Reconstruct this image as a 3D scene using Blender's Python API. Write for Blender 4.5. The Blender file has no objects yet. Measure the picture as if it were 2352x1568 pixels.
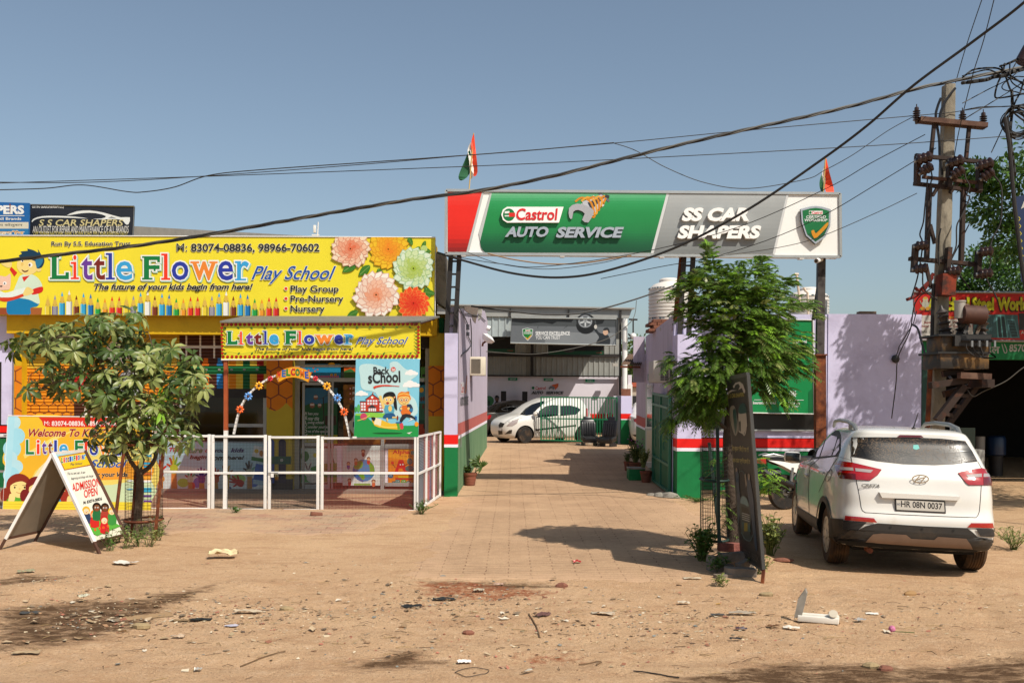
import bpy, bmesh, math, random
from mathutils import Vector as V, Matrix, noise
from mathutils.geometry import tessellate_polygon
from mathutils.bvhtree import BVHTree
S = bpy.context.scene
COL = S.collection
R = math.radians
rnd = random.Random(7)
# ------------------------------------------------------------------ camera
F, CX, CY, EYE = 2352 * 35 / 36, 1176.0, 919.0, 1.9
ROLL = R(0.35)
CAM = V((0, 0, EYE))
RT, UP = V((math.cos(ROLL), 0, math.sin(ROLL))), V((-math.sin(ROLL), 0, math.cos(ROLL)))
cd = bpy.data.cameras.new("camera")
cd.lens, cd.sensor_width, cd.clip_end, cd.clip_start = 35, 36, 3000, 0.05
cd.shift_y = (CY - 784) / 2352
cam = bpy.data.objects.new("camera", cd)
COL.objects.link(cam)
fw = V((0, 1, 0))
cam.matrix_world = Matrix(((RT.x, UP.x, -fw.x, 0), (RT.y, UP.y, -fw.y, 0), (RT.z, UP.z, -fw.z, EYE), (0, 0, 0, 1)))
S.camera = cam
# ------------------------------------------------------------------ sky and sun
SUNDIR = V((-0.56, 0.65, -1.0)).normalized()          # the way the light travels
ELEV = math.asin(-SUNDIR.z)
AZ = math.atan2(-SUNDIR.x, -SUNDIR.y)
w = bpy.data.worlds.new("World")
S.world = w
w.use_nodes = True
nt = w.node_tree
nt.nodes.clear()
sky = nt.nodes.new("ShaderNodeTexSky")
sky.sky_type = 'NISHITA'
sky.sun_disc = False
sky.sun_elevation, sky.sun_rotation = ELEV, AZ
sky.altitude, sky.air_density, sky.dust_density, sky.ozone_density = 200, 1.0, 2.0, 2.2
hs = nt.nodes.new("ShaderNodeHueSaturation")
hs.inputs["Saturation"].default_value = 0.84
hs.inputs["Value"].default_value = 1.0
bg = nt.nodes.new("ShaderNodeBackground")
bg.inputs[1].default_value = 0.105
wo = nt.nodes.new("ShaderNodeOutputWorld")
nt.links.new(sky.outputs[0], hs.inputs["Color"])
tn = nt.nodes.new("ShaderNodeMix")
tn.data_type, tn.blend_type = 'RGBA', 'MULTIPLY'
tn.inputs[0].default_value = 1.0
tn.inputs[7].default_value = (1.02, 1.05, 1.0, 1)
nt.links.new(hs.outputs[0], tn.inputs[6])
nt.links.new(tn.outputs[2], bg.inputs[0])
nt.links.new(bg.outputs[0], wo.inputs[0])
sl = bpy.data.lights.new("sun", 'SUN')
sl.energy, sl.angle, sl.color = 5.0, R(0.55), (1.0, 0.93, 0.82)
sun = bpy.data.objects.new("sun", sl)
sun.rotation_euler = SUNDIR.to_track_quat('-Z', 'Y').to_euler()
sun.location = (8, -6, 20)
COL.objects.link(sun)
S.view_settings.view_transform = 'Standard'
S.view_settings.look = 'None'
S.view_settings.exposure = 0.1
S.view_settings.gamma = 1.0
# ------------------------------------------------------------------ helpers
def ray(px, py):
 return V((0, 1, 0)) + RT * ((px - CX) / F) + UP * ((CY - py) / F)
def P(px, py, d):
 r = ray(px, py)
 return CAM + r * (d / r.y)
def hit(px, py, p0, n):
 r = ray(px, py)
 return CAM + r * ((p0 - CAM).dot(n) / r.dot(n))
def gz(x, y):
 z = 0.42 * min(1, max(0, (y - 19.6) / 11.4))
 t = max(0, min(1, (x - 3.3) / 1.0)) * max(0, min(1, (15.5 - y) / 2.0))
 z -= t * max(0, min(0.06, 0.022 * (x - 3.75)))
 return z
def PG(px, py, lift=0.0):
 r = ray(px, py)
 t = EYE / -r.z
 for _ in range(8):
  q = CAM + r * t
  t = (EYE - gz(q.x, q.y) - lift) / -r.z
 return CAM + r * t
def Zm(X0, Y0, s):
 return lambda x, y: ((X0 + x / s) / 1.7415, (Y0 + y / s) / 1.7415)
def Dm(x, y):
 return (x, y)
def lin(h):
 h = h.lstrip('#')
 v = [int(h[i:i + 2], 16) / 255 for i in (0, 2, 4)]
 return [c / 12.92 if c <= 0.04045 else ((c + 0.055) / 1.055) ** 2.4 for c in v]
MATS = {}
def mat(name, col, rough=0.6, metal=0.0, var=0.0, vs=3.0, bump=0.0, bs=40.0, spec=0.5, col2=None, thr=(0.45, 0.6), stretch=None, coat=0.0, trans=0.0, sub=None):
 """principled surface; col2 worked in by noise as wear or dust, var = brightness mottling"""
 if name in MATS:
  return MATS[name]
 m = bpy.data.materials.new(name)
 m.use_nodes = True
 n = m.node_tree.nodes
 b = n["Principled BSDF"]
 c = lin(col) if isinstance(col, str) else list(col)
 b.inputs["Base Color"].default_value = c + [1]
 b.inputs["Roughness"].default_value = rough
 b.inputs["Metallic"].default_value = metal
 b.inputs["Specular IOR Level"].default_value = spec
 b.inputs["Coat Weight"].default_value = coat
 b.inputs["Coat Roughness"].default_value = 0.04
 b.inputs["Transmission Weight"].default_value = trans
 L = m.node_tree.links
 tc = n.new("ShaderNodeTexCoord")
 src = tc.outputs["Object"]
 if stretch:
  mp = n.new("ShaderNodeMapping")
  mp.inputs["Scale"].default_value = stretch
  L.new(src, mp.inputs[0])
  src = mp.outputs[0]
 out = None
 if col2 is not None:
  c2 = lin(col2) if isinstance(col2, str) else list(col2)
  t = n.new("ShaderNodeTexNoise")
  t.inputs["Scale"].default_value = vs
  t.inputs["Detail"].default_value = 7
  t.inputs["Roughness"].default_value = 0.65
  L.new(src, t.inputs["Vector"])
  rp = n.new("ShaderNodeMapRange")
  rp.inputs[1].default_value, rp.inputs[2].default_value = thr
  L.new(t.outputs[0], rp.inputs[0])
  mx = n.new("ShaderNodeMix")
  mx.data_type = 'RGBA'
  mx.inputs[6].default_value = c + [1]
  mx.inputs[7].default_value = c2 + [1]
  L.new(rp.outputs[0], mx.inputs[0])
  out = mx.outputs[2]
 if var > 0:
  t = n.new("ShaderNodeTexNoise")
  t.inputs["Scale"].default_value = vs * 1.7
  t.inputs["Detail"].default_value = 6
  L.new(src, t.inputs["Vector"])
  rp = n.new("ShaderNodeMapRange")
  rp.inputs[1].default_value, rp.inputs[2].default_value = 0.25, 0.75
  rp.inputs[3].default_value, rp.inputs[4].default_value = 1 - var, 1 + var * 0.6
  L.new(t.outputs[0], rp.inputs[0])
  mx = n.new("ShaderNodeMix")
  mx.data_type = 'RGBA'
  mx.blend_type = 'MULTIPLY'
  mx.inputs[0].default_value = 1
  mx.inputs[6].default_value = c + [1]
  if out:
   L.new(out, mx.inputs[6])
  L.new(rp.outputs[0], mx.inputs[7])
  out = mx.outputs[2]
 if out:
  L.new(out, b.inputs["Base Color"])
 if bump > 0:
  t = n.new("ShaderNodeTexNoise")
  t.inputs["Scale"].default_value = bs
  t.inputs["Detail"].default_value = 5
  L.new(src, t.inputs["Vector"])
  bp = n.new("ShaderNodeBump")
  bp.inputs["Strength"].default_value = bump
  bp.inputs["Distance"].default_value = 0.02
  L.new(t.outputs[0], bp.inputs["Height"])
  L.new(bp.outputs[0], b.inputs["Normal"])
 MATS[name] = m
 return m
PK = 0.80
def pm(h, k=None):
 """printed vinyl or poster colour"""
 return mat("print_" + h, [c * (PK if k is None else k) for c in lin(h)], 0.42, var=0.07, vs=0.9, spec=0.35, bump=0.07, bs=6)
class MB:
 def __init__(s):
  s.v, s.f, s.m, s.sm, s.mats = [], [], [], [], []
 def mi(s, m):
  if m not in s.mats:
   s.mats.append(m)
  return s.mats.index(m)
 def add(s, vs, fs, m, smooth=False):
  o = len(s.v)
  s.v += [tuple(v) for v in vs]
  i = s.mi(m)
  for f in fs:
   s.f.append([o + k for k in f])
   s.m.append(i)
   s.sm.append(smooth)
 def box(s, c, size, m, rot=None, bev=0.0):
  hx, hy, hz = size[0] / 2, size[1] / 2, size[2] / 2
  c = V(c)
  if bev <= 0:
   vs = [V((x * hx, y * hy, z * hz)) for x in (-1, 1) for y in (-1, 1) for z in (-1, 1)]
   fs = [(0, 1, 3, 2), (4, 6, 7, 5), (0, 4, 5, 1), (2, 3, 7, 6), (0, 2, 6, 4), (1, 5, 7, 3)]
  else:
   bm = bmesh.new()
   bmesh.ops.create_cube(bm, size=1)
   for v in bm.verts:
    v.co = V((v.co.x * 2 * hx, v.co.y * 2 * hy, v.co.z * 2 * hz))
   bmesh.ops.bevel(bm, geom=bm.edges[:], offset=min(bev, hx * .9, hy * .9, hz * .9), segments=2, affect='EDGES', profile=0.6)
   bm.verts.index_update()
   vs = [v.co.copy() for v in bm.verts]
   fs = [[v.index for v in f.verts] for f in bm.faces]
   bm.free()
  if rot is not None:
   vs = [rot @ v for v in vs]
  s.add([c + v for v in vs], fs, m)
  return s
 def bar(s, a, b, w, h, m, up=V((0, 0, 1)), bev=0.0):
  """a box section w x h running from a to b"""
  a, b = V(a), V(b)
  z = (b - a)
  L = z.length
  z.normalize()
  if abs(z.dot(up)) > 0.98:
   up = V((0, 1, 0))
  x = up.cross(z).normalized()
  y = z.cross(x)
  rot = Matrix((x, y, z)).transposed()
  return s.box((a + b) / 2, (w, h, L), m, rot, bev)
 def tube(s, pts, r, m, n=6, cap=True, closed=False):
  pts = [V(p) for p in pts]
  rs = r if isinstance(r, (list, tuple)) else [r] * len(pts)
  N = len(pts)
  vs, fs = [], []
  prev = None
  for i, p in enumerate(pts):
   t = (pts[(i + 1) % N] - pts[i - 1]) if closed else (pts[min(i + 1, N - 1)] - pts[max(i - 1, 0)])
   if t.length < 1e-9:
    t = V((0, 0, 1))
   t.normalize()
   if prev is None:
    a = V((0, 0, 1)) if abs(t.z) < 0.9 else V((1, 0, 0))
    u = a.cross(t).normalized()
   else:
    u = prev - t * prev.dot(t)
    if u.length < 1e-6:
     u = V((1, 0, 0)).cross(t)
    u.normalize()
   prev = u
   q = t.cross(u)
   for k in range(n):
    an = 2 * math.pi * k / n
    vs.append(p + (u * math.cos(an) + q * math.sin(an)) * rs[i])
  for i in range(N if closed else N - 1):
   for k in range(n):
    a, b = i * n + k, i * n + (k + 1) % n
    c, d = ((i + 1) % N) * n + (k + 1) % n, ((i + 1) % N) * n + k
    fs.append((a, b, c, d))
  s.add(vs, fs, m, True)
  if cap and not closed:
   o = len(vs)
   s.add(vs[:n], [list(range(n))[::-1]], m)
   s.add(vs[-n:], [list(range(n))], m)
  return s
 def cyl(s, a, b, r, m, r2=None, n=16):
  return s.tube([a, b], [r, r if r2 is None else r2], m, n)
 def lathe(s, prof, o, m, axis=V((0, 0, 1)), n=24, sm=True):
  o, axis = V(o), V(axis).normalized()
  a = V((1, 0, 0)) if abs(axis.x) < 0.9 else V((0, 1, 0))
  u = a.cross(axis).normalized()
  q = axis.cross(u)
  vs, fs = [], []
  for r, h in prof:
   for k in range(n):
    an = 2 * math.pi * k / n
    vs.append(o + axis * h + (u * math.cos(an) + q * math.sin(an)) * r)
  for i in range(len(prof) - 1):
   for k in range(n):
    fs.append((i * n + k, i * n + (k + 1) % n, (i + 1) * n + (k + 1) % n, (i + 1) * n + k))
  s.add(vs, fs, m, sm)
  if prof[0][0] > 1e-4:
   s.add(vs[:n], [list(range(n))[::-1]], m)
  if prof[-1][0] > 1e-4:
   s.add(vs[-n:], [list(range(n))], m)
  return s
 def ball(s, c, r, m, n=12, sx=1, sy=1, sz=1, rot=None):
  vs, fs = [], []
  k = n // 2
  for i in range(k + 1):
   th = math.pi * i / k
   for j in range(n):
    ph = 2 * math.pi * j / n
    v = V((sx * r * math.sin(th) * math.cos(ph), sy * r * math.sin(th) * math.sin(ph), sz * r * math.cos(th)))
    if rot is not None:
     v = rot @ v
    vs.append(V(c) + v)
  for i in range(k):
   for j in range(n):
    fs.append((i * n + j, (i + 1) * n + j, (i + 1) * n + (j + 1) % n, i * n + (j + 1) % n))
  s.add(vs, fs, m, True)
  return s
 def prism(s, pts, ext, m):
  """closed polygon (3-D points) pushed along ext"""
  pts = [V(p) for p in pts]
  n = len(pts)
  tri = tessellate_polygon([pts])
  e = V(ext)
  s.add(pts + [p + e for p in pts], [list(t) for t in tri] + [[n + k for k in t][::-1] for t in tri] + [(i, (i + 1) % n, n + (i + 1) % n, n + i) for i in range(n)], m)
  return s
 def build(s, name, parent=None, ang=40, M=None):
  me = bpy.data.meshes.new(name)
  me.from_pydata([(M @ V(v)) if M else v for v in s.v], [], s.f)
  for m in s.mats:
   me.materials.append(m)
  me.polygons.foreach_set("material_index", s.m)
  me.polygons.foreach_set("use_smooth", [True] * len(s.f))
  if ang < 180:
   me.set_sharp_from_angle(angle=R(ang))
  me.update()
  o = bpy.data.objects.new(name, me)
  COL.objects.link(o)
  if parent is not None:
   o.parent = parent
   o.matrix_parent_inverse = WM[parent.name].inverted() if parent.name in WM else Matrix.Identity(4)
  return o
WM = {}
def tag(o, label=None, cat=None, group=None, kind=None):
 if label: o["label"] = label
 if cat: o["category"] = cat
 if group: o["group"] = group
 if kind: o["kind"] = kind
 return o
def thing(name, label, cat, loc, group=None):
 o = bpy.data.objects.new(name, None)
 o.empty_display_size = 0.2
 o.location = V(loc)
 COL.objects.link(o)
 WM[o.name] = Matrix.Translation(V(loc))
 return tag(o, label, cat, group)
def copy_tree(o, parent=None):
 c = o.copy()
 COL.objects.link(c)
 c.parent = parent
 for ch in [x for x in KIDS(o)]:
  copy_tree(ch, c)
 return c
def KIDS(o):
 return [x for x in bpy.data.objects if x.parent == o]
_TM = {}
def curve_mesh(kind, data, off):
 key = (kind, str(data), round(off, 4))
 if key in _TM:
  return _TM[key]
 if kind == 't':
  c = bpy.data.curves.new("lettering", 'FONT')
  c.body = data
  c.resolution_u = 3
 else:
  c = bpy.data.curves.new("outline", 'CURVE')
  c.dimensions = '2D'
  c.fill_mode = 'BOTH'
  for pts in data:
   sp = c.splines.new('POLY')
   sp.points.add(len(pts) - 1)
   for q, (x, y) in zip(sp.points, pts):
    q.co = (x, y, 0, 1)
   sp.use_cyclic_u = True
 c.offset = off
 o = bpy.data.objects.new("lettering", c)
 m = o.to_mesh()
 vs = [(v.co.x, v.co.y) for v in m.vertices]
 fs = [list(p.vertices) for p in m.polygons]
 o.to_mesh_clear()
 bpy.data.objects.remove(o)
 bpy.data.curves.remove(c)
 _TM[key] = (vs, fs)
 return vs, fs
def spline(pts, n=5, closed=True):
 out = []
 N = len(pts)
 rng = range(N) if closed else range(N - 1)
 for i in rng:
  if closed:
   p = [pts[(i + k - 1) % N] for k in range(4)]
  else:
   p = [pts[max(0, min(N - 1, i + k - 1))] for k in range(4)]
  for j in range(n):
   t = j / n
   out.append(tuple(0.5 * (2 * p[1][k] + (p[2][k] - p[0][k]) * t + (2 * p[0][k] - 5 * p[1][k] + 4 * p[2][k] - p[3][k]) * t * t + (3 * p[1][k] - p[0][k] - 3 * p[2][k] + p[3][k]) * t ** 3) for k in range(len(pts[0]))))
 if not closed:
  out.append(tuple(pts[-1]))
 return out
SERIF = {'L': [(-.12, .93, .45, 1), (-.12, 0, .2, .07), (.82, 0, 1.02, .3)], 'i': [(-.75, 0, 1.75, .075), (-.75, .63, .5, .71)],
         'l': [(-.75, 0, 1.75, .075), (-.75, .925, .5, 1)], 'F': [(-.12, .93, .4, 1), (-.12, 0, .55, .075), (.85, .74, 1.02, 1), (.62, .36, .74, .62)],
         'w': [(-.06, .9, .3, 1), (.72, .9, 1.06, 1)], 'r': [(-.18, 0, .75, .09), (-.18, .9, .3, 1)], 't': [(.55, 0, 1.0, .06)]}
class Art:
 """print on a plane: shapes given in photo coordinates (through conv), laid on the real surface in painter's order"""
 def __init__(s, p0, n, conv=Dm, base=0.002, eps=0.00006, frame=None):
  s.p0, s.n = V(p0), V(n).normalized()
  if s.n.dot(CAM - s.p0) < 0:
   s.n = -s.n
  s.conv, s.base, s.eps, s.k, s.mb = conv, base, eps, 0, MB()
  s.lift = 0.0
 def pt(s, x, y, extra=0.0):
  D = s.conv(x, y)
  return hit(D[0], D[1], s.p0 + s.n * (s.base + s.lift + extra), s.n)
 def raw(s, pts, fs, h, depth=0.0, side=None):
  s.lift = s.k * s.eps + depth
  s.k += 1
  m = h if not isinstance(h, str) else pm(h)
  if not fs:
   return
  vs = [s.pt(x, y) for x, y in pts]
  f0 = fs[0]
  nn = (vs[f0[1]] - vs[f0[0]]).cross(vs[f0[2]] - vs[f0[0]])
  if nn.dot(s.n) < 0:
   fs = [f[::-1] for f in fs]
  s.mb.add(vs, fs, m)
  if depth:
   ec = {}
   for f in fs:
    for a, b in zip(f, f[1:] + f[:1]):
     ec[(a, b)] = 1
   ed = [(a, b) for (a, b) in ec if (b, a) not in ec]
   low = [v - s.n * depth for v in vs]
   n = len(vs)
   s.mb.add(vs + low, [(b, a, a + n, b + n) for a, b in ed], side or m)
 def poly(s, pts, h, sm=0, depth=0.0, side=None):
  if sm:
   pts = spline(pts, sm)
  tri = tessellate_polygon([[V((x, y, 0)) for x, y in pts]])
  s.raw(pts, [list(t) for t in tri], h, depth, side)
 def rect(s, x0, y0, x1, y1, h, **k):
  s.poly([(x0, y0), (x1, y0), (x1, y1), (x0, y1)], h, **k)
 def ell(s, cx, cy, rx, ry, h, n=20, rot=0, **k):
  c, d = math.cos(rot), math.sin(rot)
  s.poly([(cx + rx * math.cos(2 * math.pi * i / n) * c - ry * math.sin(2 * math.pi * i / n) * d, cy + rx * math.cos(2 * math.pi * i / n) * d + ry * math.sin(2 * math.pi * i / n) * c) for i in range(n)], h, **k)
 def line(s, pts, wd, h, sm=0):
  if sm:
   pts = spline(pts, sm, False)
  L, Rr = [], []
  N = len(pts)
  for i, (x, y) in enumerate(pts):
   a, b = pts[max(0, i - 1)], pts[min(N - 1, i + 1)]
   dx, dy = b[0] - a[0], b[1] - a[1]
   q = math.hypot(dx, dy) or 1
   ww = wd[i * len(wd) // N] if isinstance(wd, (list, tuple)) else wd
   L.append((x - dy / q * ww / 2, y + dx / q * ww / 2))
   Rr.append((x + dy / q * ww / 2, y - dx / q * ww / 2))
  s.raw(L + Rr, [[i, i + 1, N + i + 1, N + i] for i in range(N - 1)], h)
 def text(s, body, x0, y0, x1, y1, h, bold=0.0, shear=0.0, out=None, ow=0.03, slope=0.0, depth=0.0, side=None, sh=None, sd=(0, 0), serif=None, arc=None):
  """lettering stretched to the box; out = halo colour, sh = printed drop shade, slope = rise of the baseline end"""
  vs0, _ = curve_mesh('t', body, bold)
  if not vs0:
   return
  vs0 = [(x + shear * y, y) for x, y in vs0]
  ax, bx = min(v[0] for v in vs0), max(v[0] for v in vs0)
  ay, by = min(v[1] for v in vs0), max(v[1] for v in vs0)
  if serif:
   sx0, sx1 = min(0, min(r[0] for r in serif)), max(1, max(r[2] for r in serif))
   wd_ = bx - ax
   x0, x1 = x0 + (x1 - x0) * (0 - sx0) / (sx1 - sx0), x0 + (x1 - x0) * (1 - sx0) / (sx1 - sx0)
  def mp(v, d=(0, 0)):
   x, y = v[0] + shear * v[1], v[1]
   u, t = (x - ax) / (bx - ax), (y - ay) / (by - ay)
   q = (x0 + u * (x1 - x0) + d[0], y1 - t * (y1 - y0) + slope * u + d[1])
   return arc(q, u, t) if arc else q
  rects = []
  for a, b, c, d in (serif or []):
   rects.append([(ax + (bx - ax) * p - shear * (ay + (by - ay) * q), ay + (by - ay) * q) for p, q in ((a, b), (c, b), (c, d), (a, d))])
  for colr, e, d in ((sh, ow, sd), (out, ow, (0, 0)), (h, 0.0, (0, 0))):
   if not colr:
    continue
   vs, fs = curve_mesh('t', body, bold + e)
   dd = depth if colr is h else 0.0
   s.raw([mp(v, d) for v in vs], fs, colr, dd, side)
   for r in rects:
    q = [(r[0][0] - e, r[0][1] - e), (r[1][0] + e, r[1][1] - e), (r[2][0] + e, r[2][1] + e), (r[3][0] - e, r[3][1] + e)]
    s.raw([mp(v, d) for v in q], [[0, 1, 2, 3]], colr, dd, side)
 def build(s, name, parent):
  o = s.mb.build(name, parent)
  s.mb = MB()
  return o
def little_flower(A, boxes, out='f4f4ee', sh='9fd0b8', sd=(6, 6), ow=0.03, bold=0.015, serif=True):
 cols = ['0f7a3c', 'f03a1c', '6a3a9a', '7a2418', '2a3aa0', '3aa4dc', '0f7a3c', 'f03a1c', '2a3aa0', 'f08a30', '2a3aa0', '3aa4dc']
 for kw in (dict(sh=sh, sd=sd), dict(out=out), {}):
  for ch, c, b in zip("LittleFlower", cols, boxes):
   A.text(ch, *b, c if not kw else None, bold=bold, ow=ow, serif=SERIF.get(ch) if serif else None, **kw)
def slab(mb, c4, d, th, m):
 """plate with its front corners at picture points c4 on depth d, th thick going back"""
 p = [P(x, y, d) for x, y in c4]
 mb.prism(p, V((0, th, 0)), m)
 return p
MW = mat("white_paint", 'd8d4cc', 0.5, var=0.06, vs=4, col2='a89a86', thr=(0.62, 0.8))
MWM = mat("white_enamel", 'dcdad6', 0.4, var=0.05, vs=6, col2='b0a090', thr=(0.62, 0.75))
MBK = mat("black_paint", '16161a', 0.5, var=0.2)
MBR = mat("black_rubber", '141312', 0.75, var=0.25, vs=6)
MST = mat("grey_steel", '8a8c8c', 0.4, 0.7, var=0.15)
MRU = mat("rusty_steel", '5a2c18', 0.8, 0.2, col2='8a4a22', vs=7, thr=(0.4, 0.65), var=0.2, bump=0.3)
MDS = mat("dark_steel", '2a2624', 0.6, 0.3, var=0.25, vs=5)
MLIL = mat("lilac_wall_paint", 'c5c0dc', 0.75, var=0.07, vs=1.2, col2='9f98b2', thr=(0.5, 0.8), bump=0.12, bs=14, spec=0.25)
MRED = mat("red_wall_paint", 'd8150c', 0.6, var=0.06, vs=2, bump=0.1, bs=14, spec=0.3)
MWHT = mat("white_wall_paint", 'e2dce6', 0.7, var=0.05, vs=2, bump=0.1, bs=14, spec=0.3)
MGRN = mat("green_wall_paint", '0a6e3a', 0.6, var=0.12, vs=2.2, col2='3e8a5a', thr=(0.6, 0.8), bump=0.15, bs=12, spec=0.3)
MCON = mat("grey_concrete", '8a8478', 0.9, var=0.25, vs=3, col2='57514a', thr=(0.5, 0.68), bump=0.6, bs=25)
MBRK = mat("red_brick", '7c4e3c', 0.9, var=0.3, vs=5, bump=0.5, bs=30)
MSOIL = mat("potting_soil", '3a2a1e', 1.0, var=0.3, vs=10)
MTERRA = mat("terracotta", '7e4632', 0.8, var=0.25, vs=6, col2='5a4034', thr=(0.5, 0.7))
MGLS = mat("dark_glass", '0c0f10', 0.08, spec=0.7)
MCHR = mat("chrome", 'c8cacc', 0.12, 1.0)
# ================================================================== GROUND
def ground_material():
 m = bpy.data.materials.new("dusty_earth")
 m.use_nodes = True
 n, L = m.node_tree.nodes, m.node_tree.links
 b = n["Principled BSDF"]
 b.inputs["Roughness"].default_value = 0.95
 b.inputs["Specular IOR Level"].default_value = 0.15
 tc = n.new("ShaderNodeTexCoord")
 def nz(sc, det=8, rough=0.6, dist=0.0, st=None):
  t = n.new("ShaderNodeTexNoise")
  t.inputs["Scale"].default_value, t.inputs["Detail"].default_value = sc, det
  t.inputs["Roughness"].default_value, t.inputs["Distortion"].default_value = rough, dist
  if st:
   mp = n.new("ShaderNodeMapping")
   mp.inputs["Scale"].default_value = st
   L.new(tc.outputs["Object"], mp.inputs[0])
   L.new(mp.outputs[0], t.inputs["Vector"])
  else:
   L.new(tc.outputs["Object"], t.inputs["Vector"])
  return t.outputs[0]
 def rng(s, a, b_, c=0.0, d=1.0):
  r = n.new("ShaderNodeMapRange")
  for i, v in enumerate((a, b_, c, d)):
   r.inputs[i + 1].default_value = v
  L.new(s, r.inputs[0])
  return r.outputs[0]
 def mix(f, a, b_, blend='MIX'):
  x = n.new("ShaderNodeMix")
  x.data_type, x.blend_type = 'RGBA', blend
  for i, s in ((0, f), (6, a), (7, b_)):
   if isinstance(s, (int, float)):
    x.inputs[i].default_value = s
   elif isinstance(s, str):
    x.inputs[i].default_value = lin(s) + [1]
   else:
    L.new(s, x.inputs[i])
  return x.outputs[2]
 c = mix(rng(nz(0.55, 6), 0.35, 0.68), 'cba883', 'bd9874')
 c = mix(rng(nz(2.3, 8, 0.7, 0.6, (0.6, 1.6, 1)), 0.48, 0.7), c, 'ae8866')
 c = mix(rng(nz(7, 8, 0.75), 0.52, 0.72), c, 'd0b090')
 c = mix(rng(nz(20, 9, 0.85), 0.52, 0.66), c, 'b48e6e')
 c = mix(rng(nz(32, 6, 0.8, 0.4), 0.56, 0.66), c, 'd6ba98')
 c = mix(rng(nz(70, 3, 0.7), 0.57, 0.68), c, '84664c')
 c = mix(rng(nz(110, 2, 0.6), 0.66, 0.72), c, 'c9b59a')
 at = n.new("ShaderNodeAttribute")
 at.attribute_name = "mud"
 sep = n.new("ShaderNodeSeparateColor")
 L.new(at.outputs["Color"], sep.inputs[0])
 br = n.new("ShaderNodeMath"); br.operation = 'ADD'
 L.new(sep.outputs[0], br.inputs[0])
 L.new(rng(nz(6, 10, 0.8, 0.5, (0.7, 1.5, 1)), 0.3, 0.7, -0.6, 0.45), br.inputs[1])
 c = mix(rng(br.outputs[0], 0.45, 1.0), c, '5c442f')
 br2 = n.new("ShaderNodeMath"); br2.operation = 'ADD'
 L.new(sep.outputs[1], br2.inputs[0])
 L.new(rng(nz(9, 8, 0.75), 0.3, 0.7, -0.6, 0.35), br2.inputs[1])
 c = mix(rng(br2.outputs[0], 0.55, 1.0), c, '94583a')
 c = mix(rng(nz(0.03, 4), 0.45, 0.6), c, mix(0.3, c, '8a7a52'))
 L.new(c, b.inputs["Base Color"])
 bp = n.new("ShaderNodeBump")
 bp.inputs["Strength"].default_value, bp.inputs["Distance"].default_value = 0.9, 0.03
 hh = n.new("ShaderNodeMath"); hh.operation = 'ADD'
 L.new(nz(28, 9, 0.75), hh.inputs[0])
 L.new(rng(nz(95, 3, 0.6), 0.6, 0.72, 0, 0.5), hh.inputs[1])
 L.new(hh.outputs[0], bp.inputs["Height"])
 L.new(bp.outputs[0], b.inputs["Normal"])
 return m
def inpoly(x, y, pts):
 c = False
 j = len(pts) - 1
 for i in range(len(pts)):
  if (pts[i][1] > y) != (pts[j][1] > y) and x < (pts[j][0] - pts[i][0]) * (y - pts[i][1]) / (pts[j][1] - pts[i][1]) + pts[i][0]:
   c = not c
  j = i
 return c
def pdist(x, y, pts):
 """signed-ish distance to a polygon edge, + inside"""
 d = 1e9
 for i in range(len(pts)):
  ax, ay = pts[i]
  bx, by = pts[(i + 1) % len(pts)]
  t = max(0, min(1, ((x - ax) * (bx - ax) + (y - ay) * (by - ay)) / ((bx - ax) ** 2 + (by - ay) ** 2 + 1e-9)))
  d = min(d, math.hypot(x - ax - t * (bx - ax), y - ay - t * (by - ay)))
 return d if inpoly(x, y, pts) else -d
def gp(pts):
 return [(q.x, q.y) for q in (PG(x, y) for x, y in pts)]
def lerp_axis(segs):
 out = []
 for a, b, s in segs:
  k = max(1, round((b - a) / s))
  out += [a + (b - a) * i / k for i in range(k)]
 return out + [segs[-1][1]]
MUD = [gp([(-40, 1395), (60, 1385), (170, 1378), (300, 1372), (430, 1350), (520, 1335), (480, 1365), (400, 1400), (340, 1440), (240, 1475), (120, 1490), (-40, 1500)]),
       gp([(-40, 1330), (90, 1318), (180, 1325), (110, 1345), (-40, 1352)]),
       gp([(1480, 1568), (1700, 1520), (1900, 1515), (2100, 1525), (2420, 1490), (2420, 1590), (1480, 1590)]),
       gp([(780, 1510), (960, 1490), (1050, 1520), (900, 1545), (780, 1540)]),
       gp([(960, 1330), (1200, 1336), (1320, 1345), (1150, 1360), (980, 1345)])]
REDD = [gp([(930, 1335), (1080, 1330), (1240, 1350), (1330, 1365), (1150, 1385), (960, 1372)]), gp([(1100, 1500), (1300, 1490), (1420, 1520), (1240, 1530)])]
HUMPS = [(PG(1690, 1285), 0.55, 0.10), (PG(320, 1252), 0.55, 0.05), (PG(560, 1345), 0.4, 0.03), (PG(1330, 1400), 0.6, 0.025), (PG(80, 1350), 0.4, 0.05)]
RUTS = [(PG(1812, 1318), PG(1840, 1440)), (PG(1868, 1318), PG(1960, 1450)), (PG(2230, 1330), PG(2290, 1460))]
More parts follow.
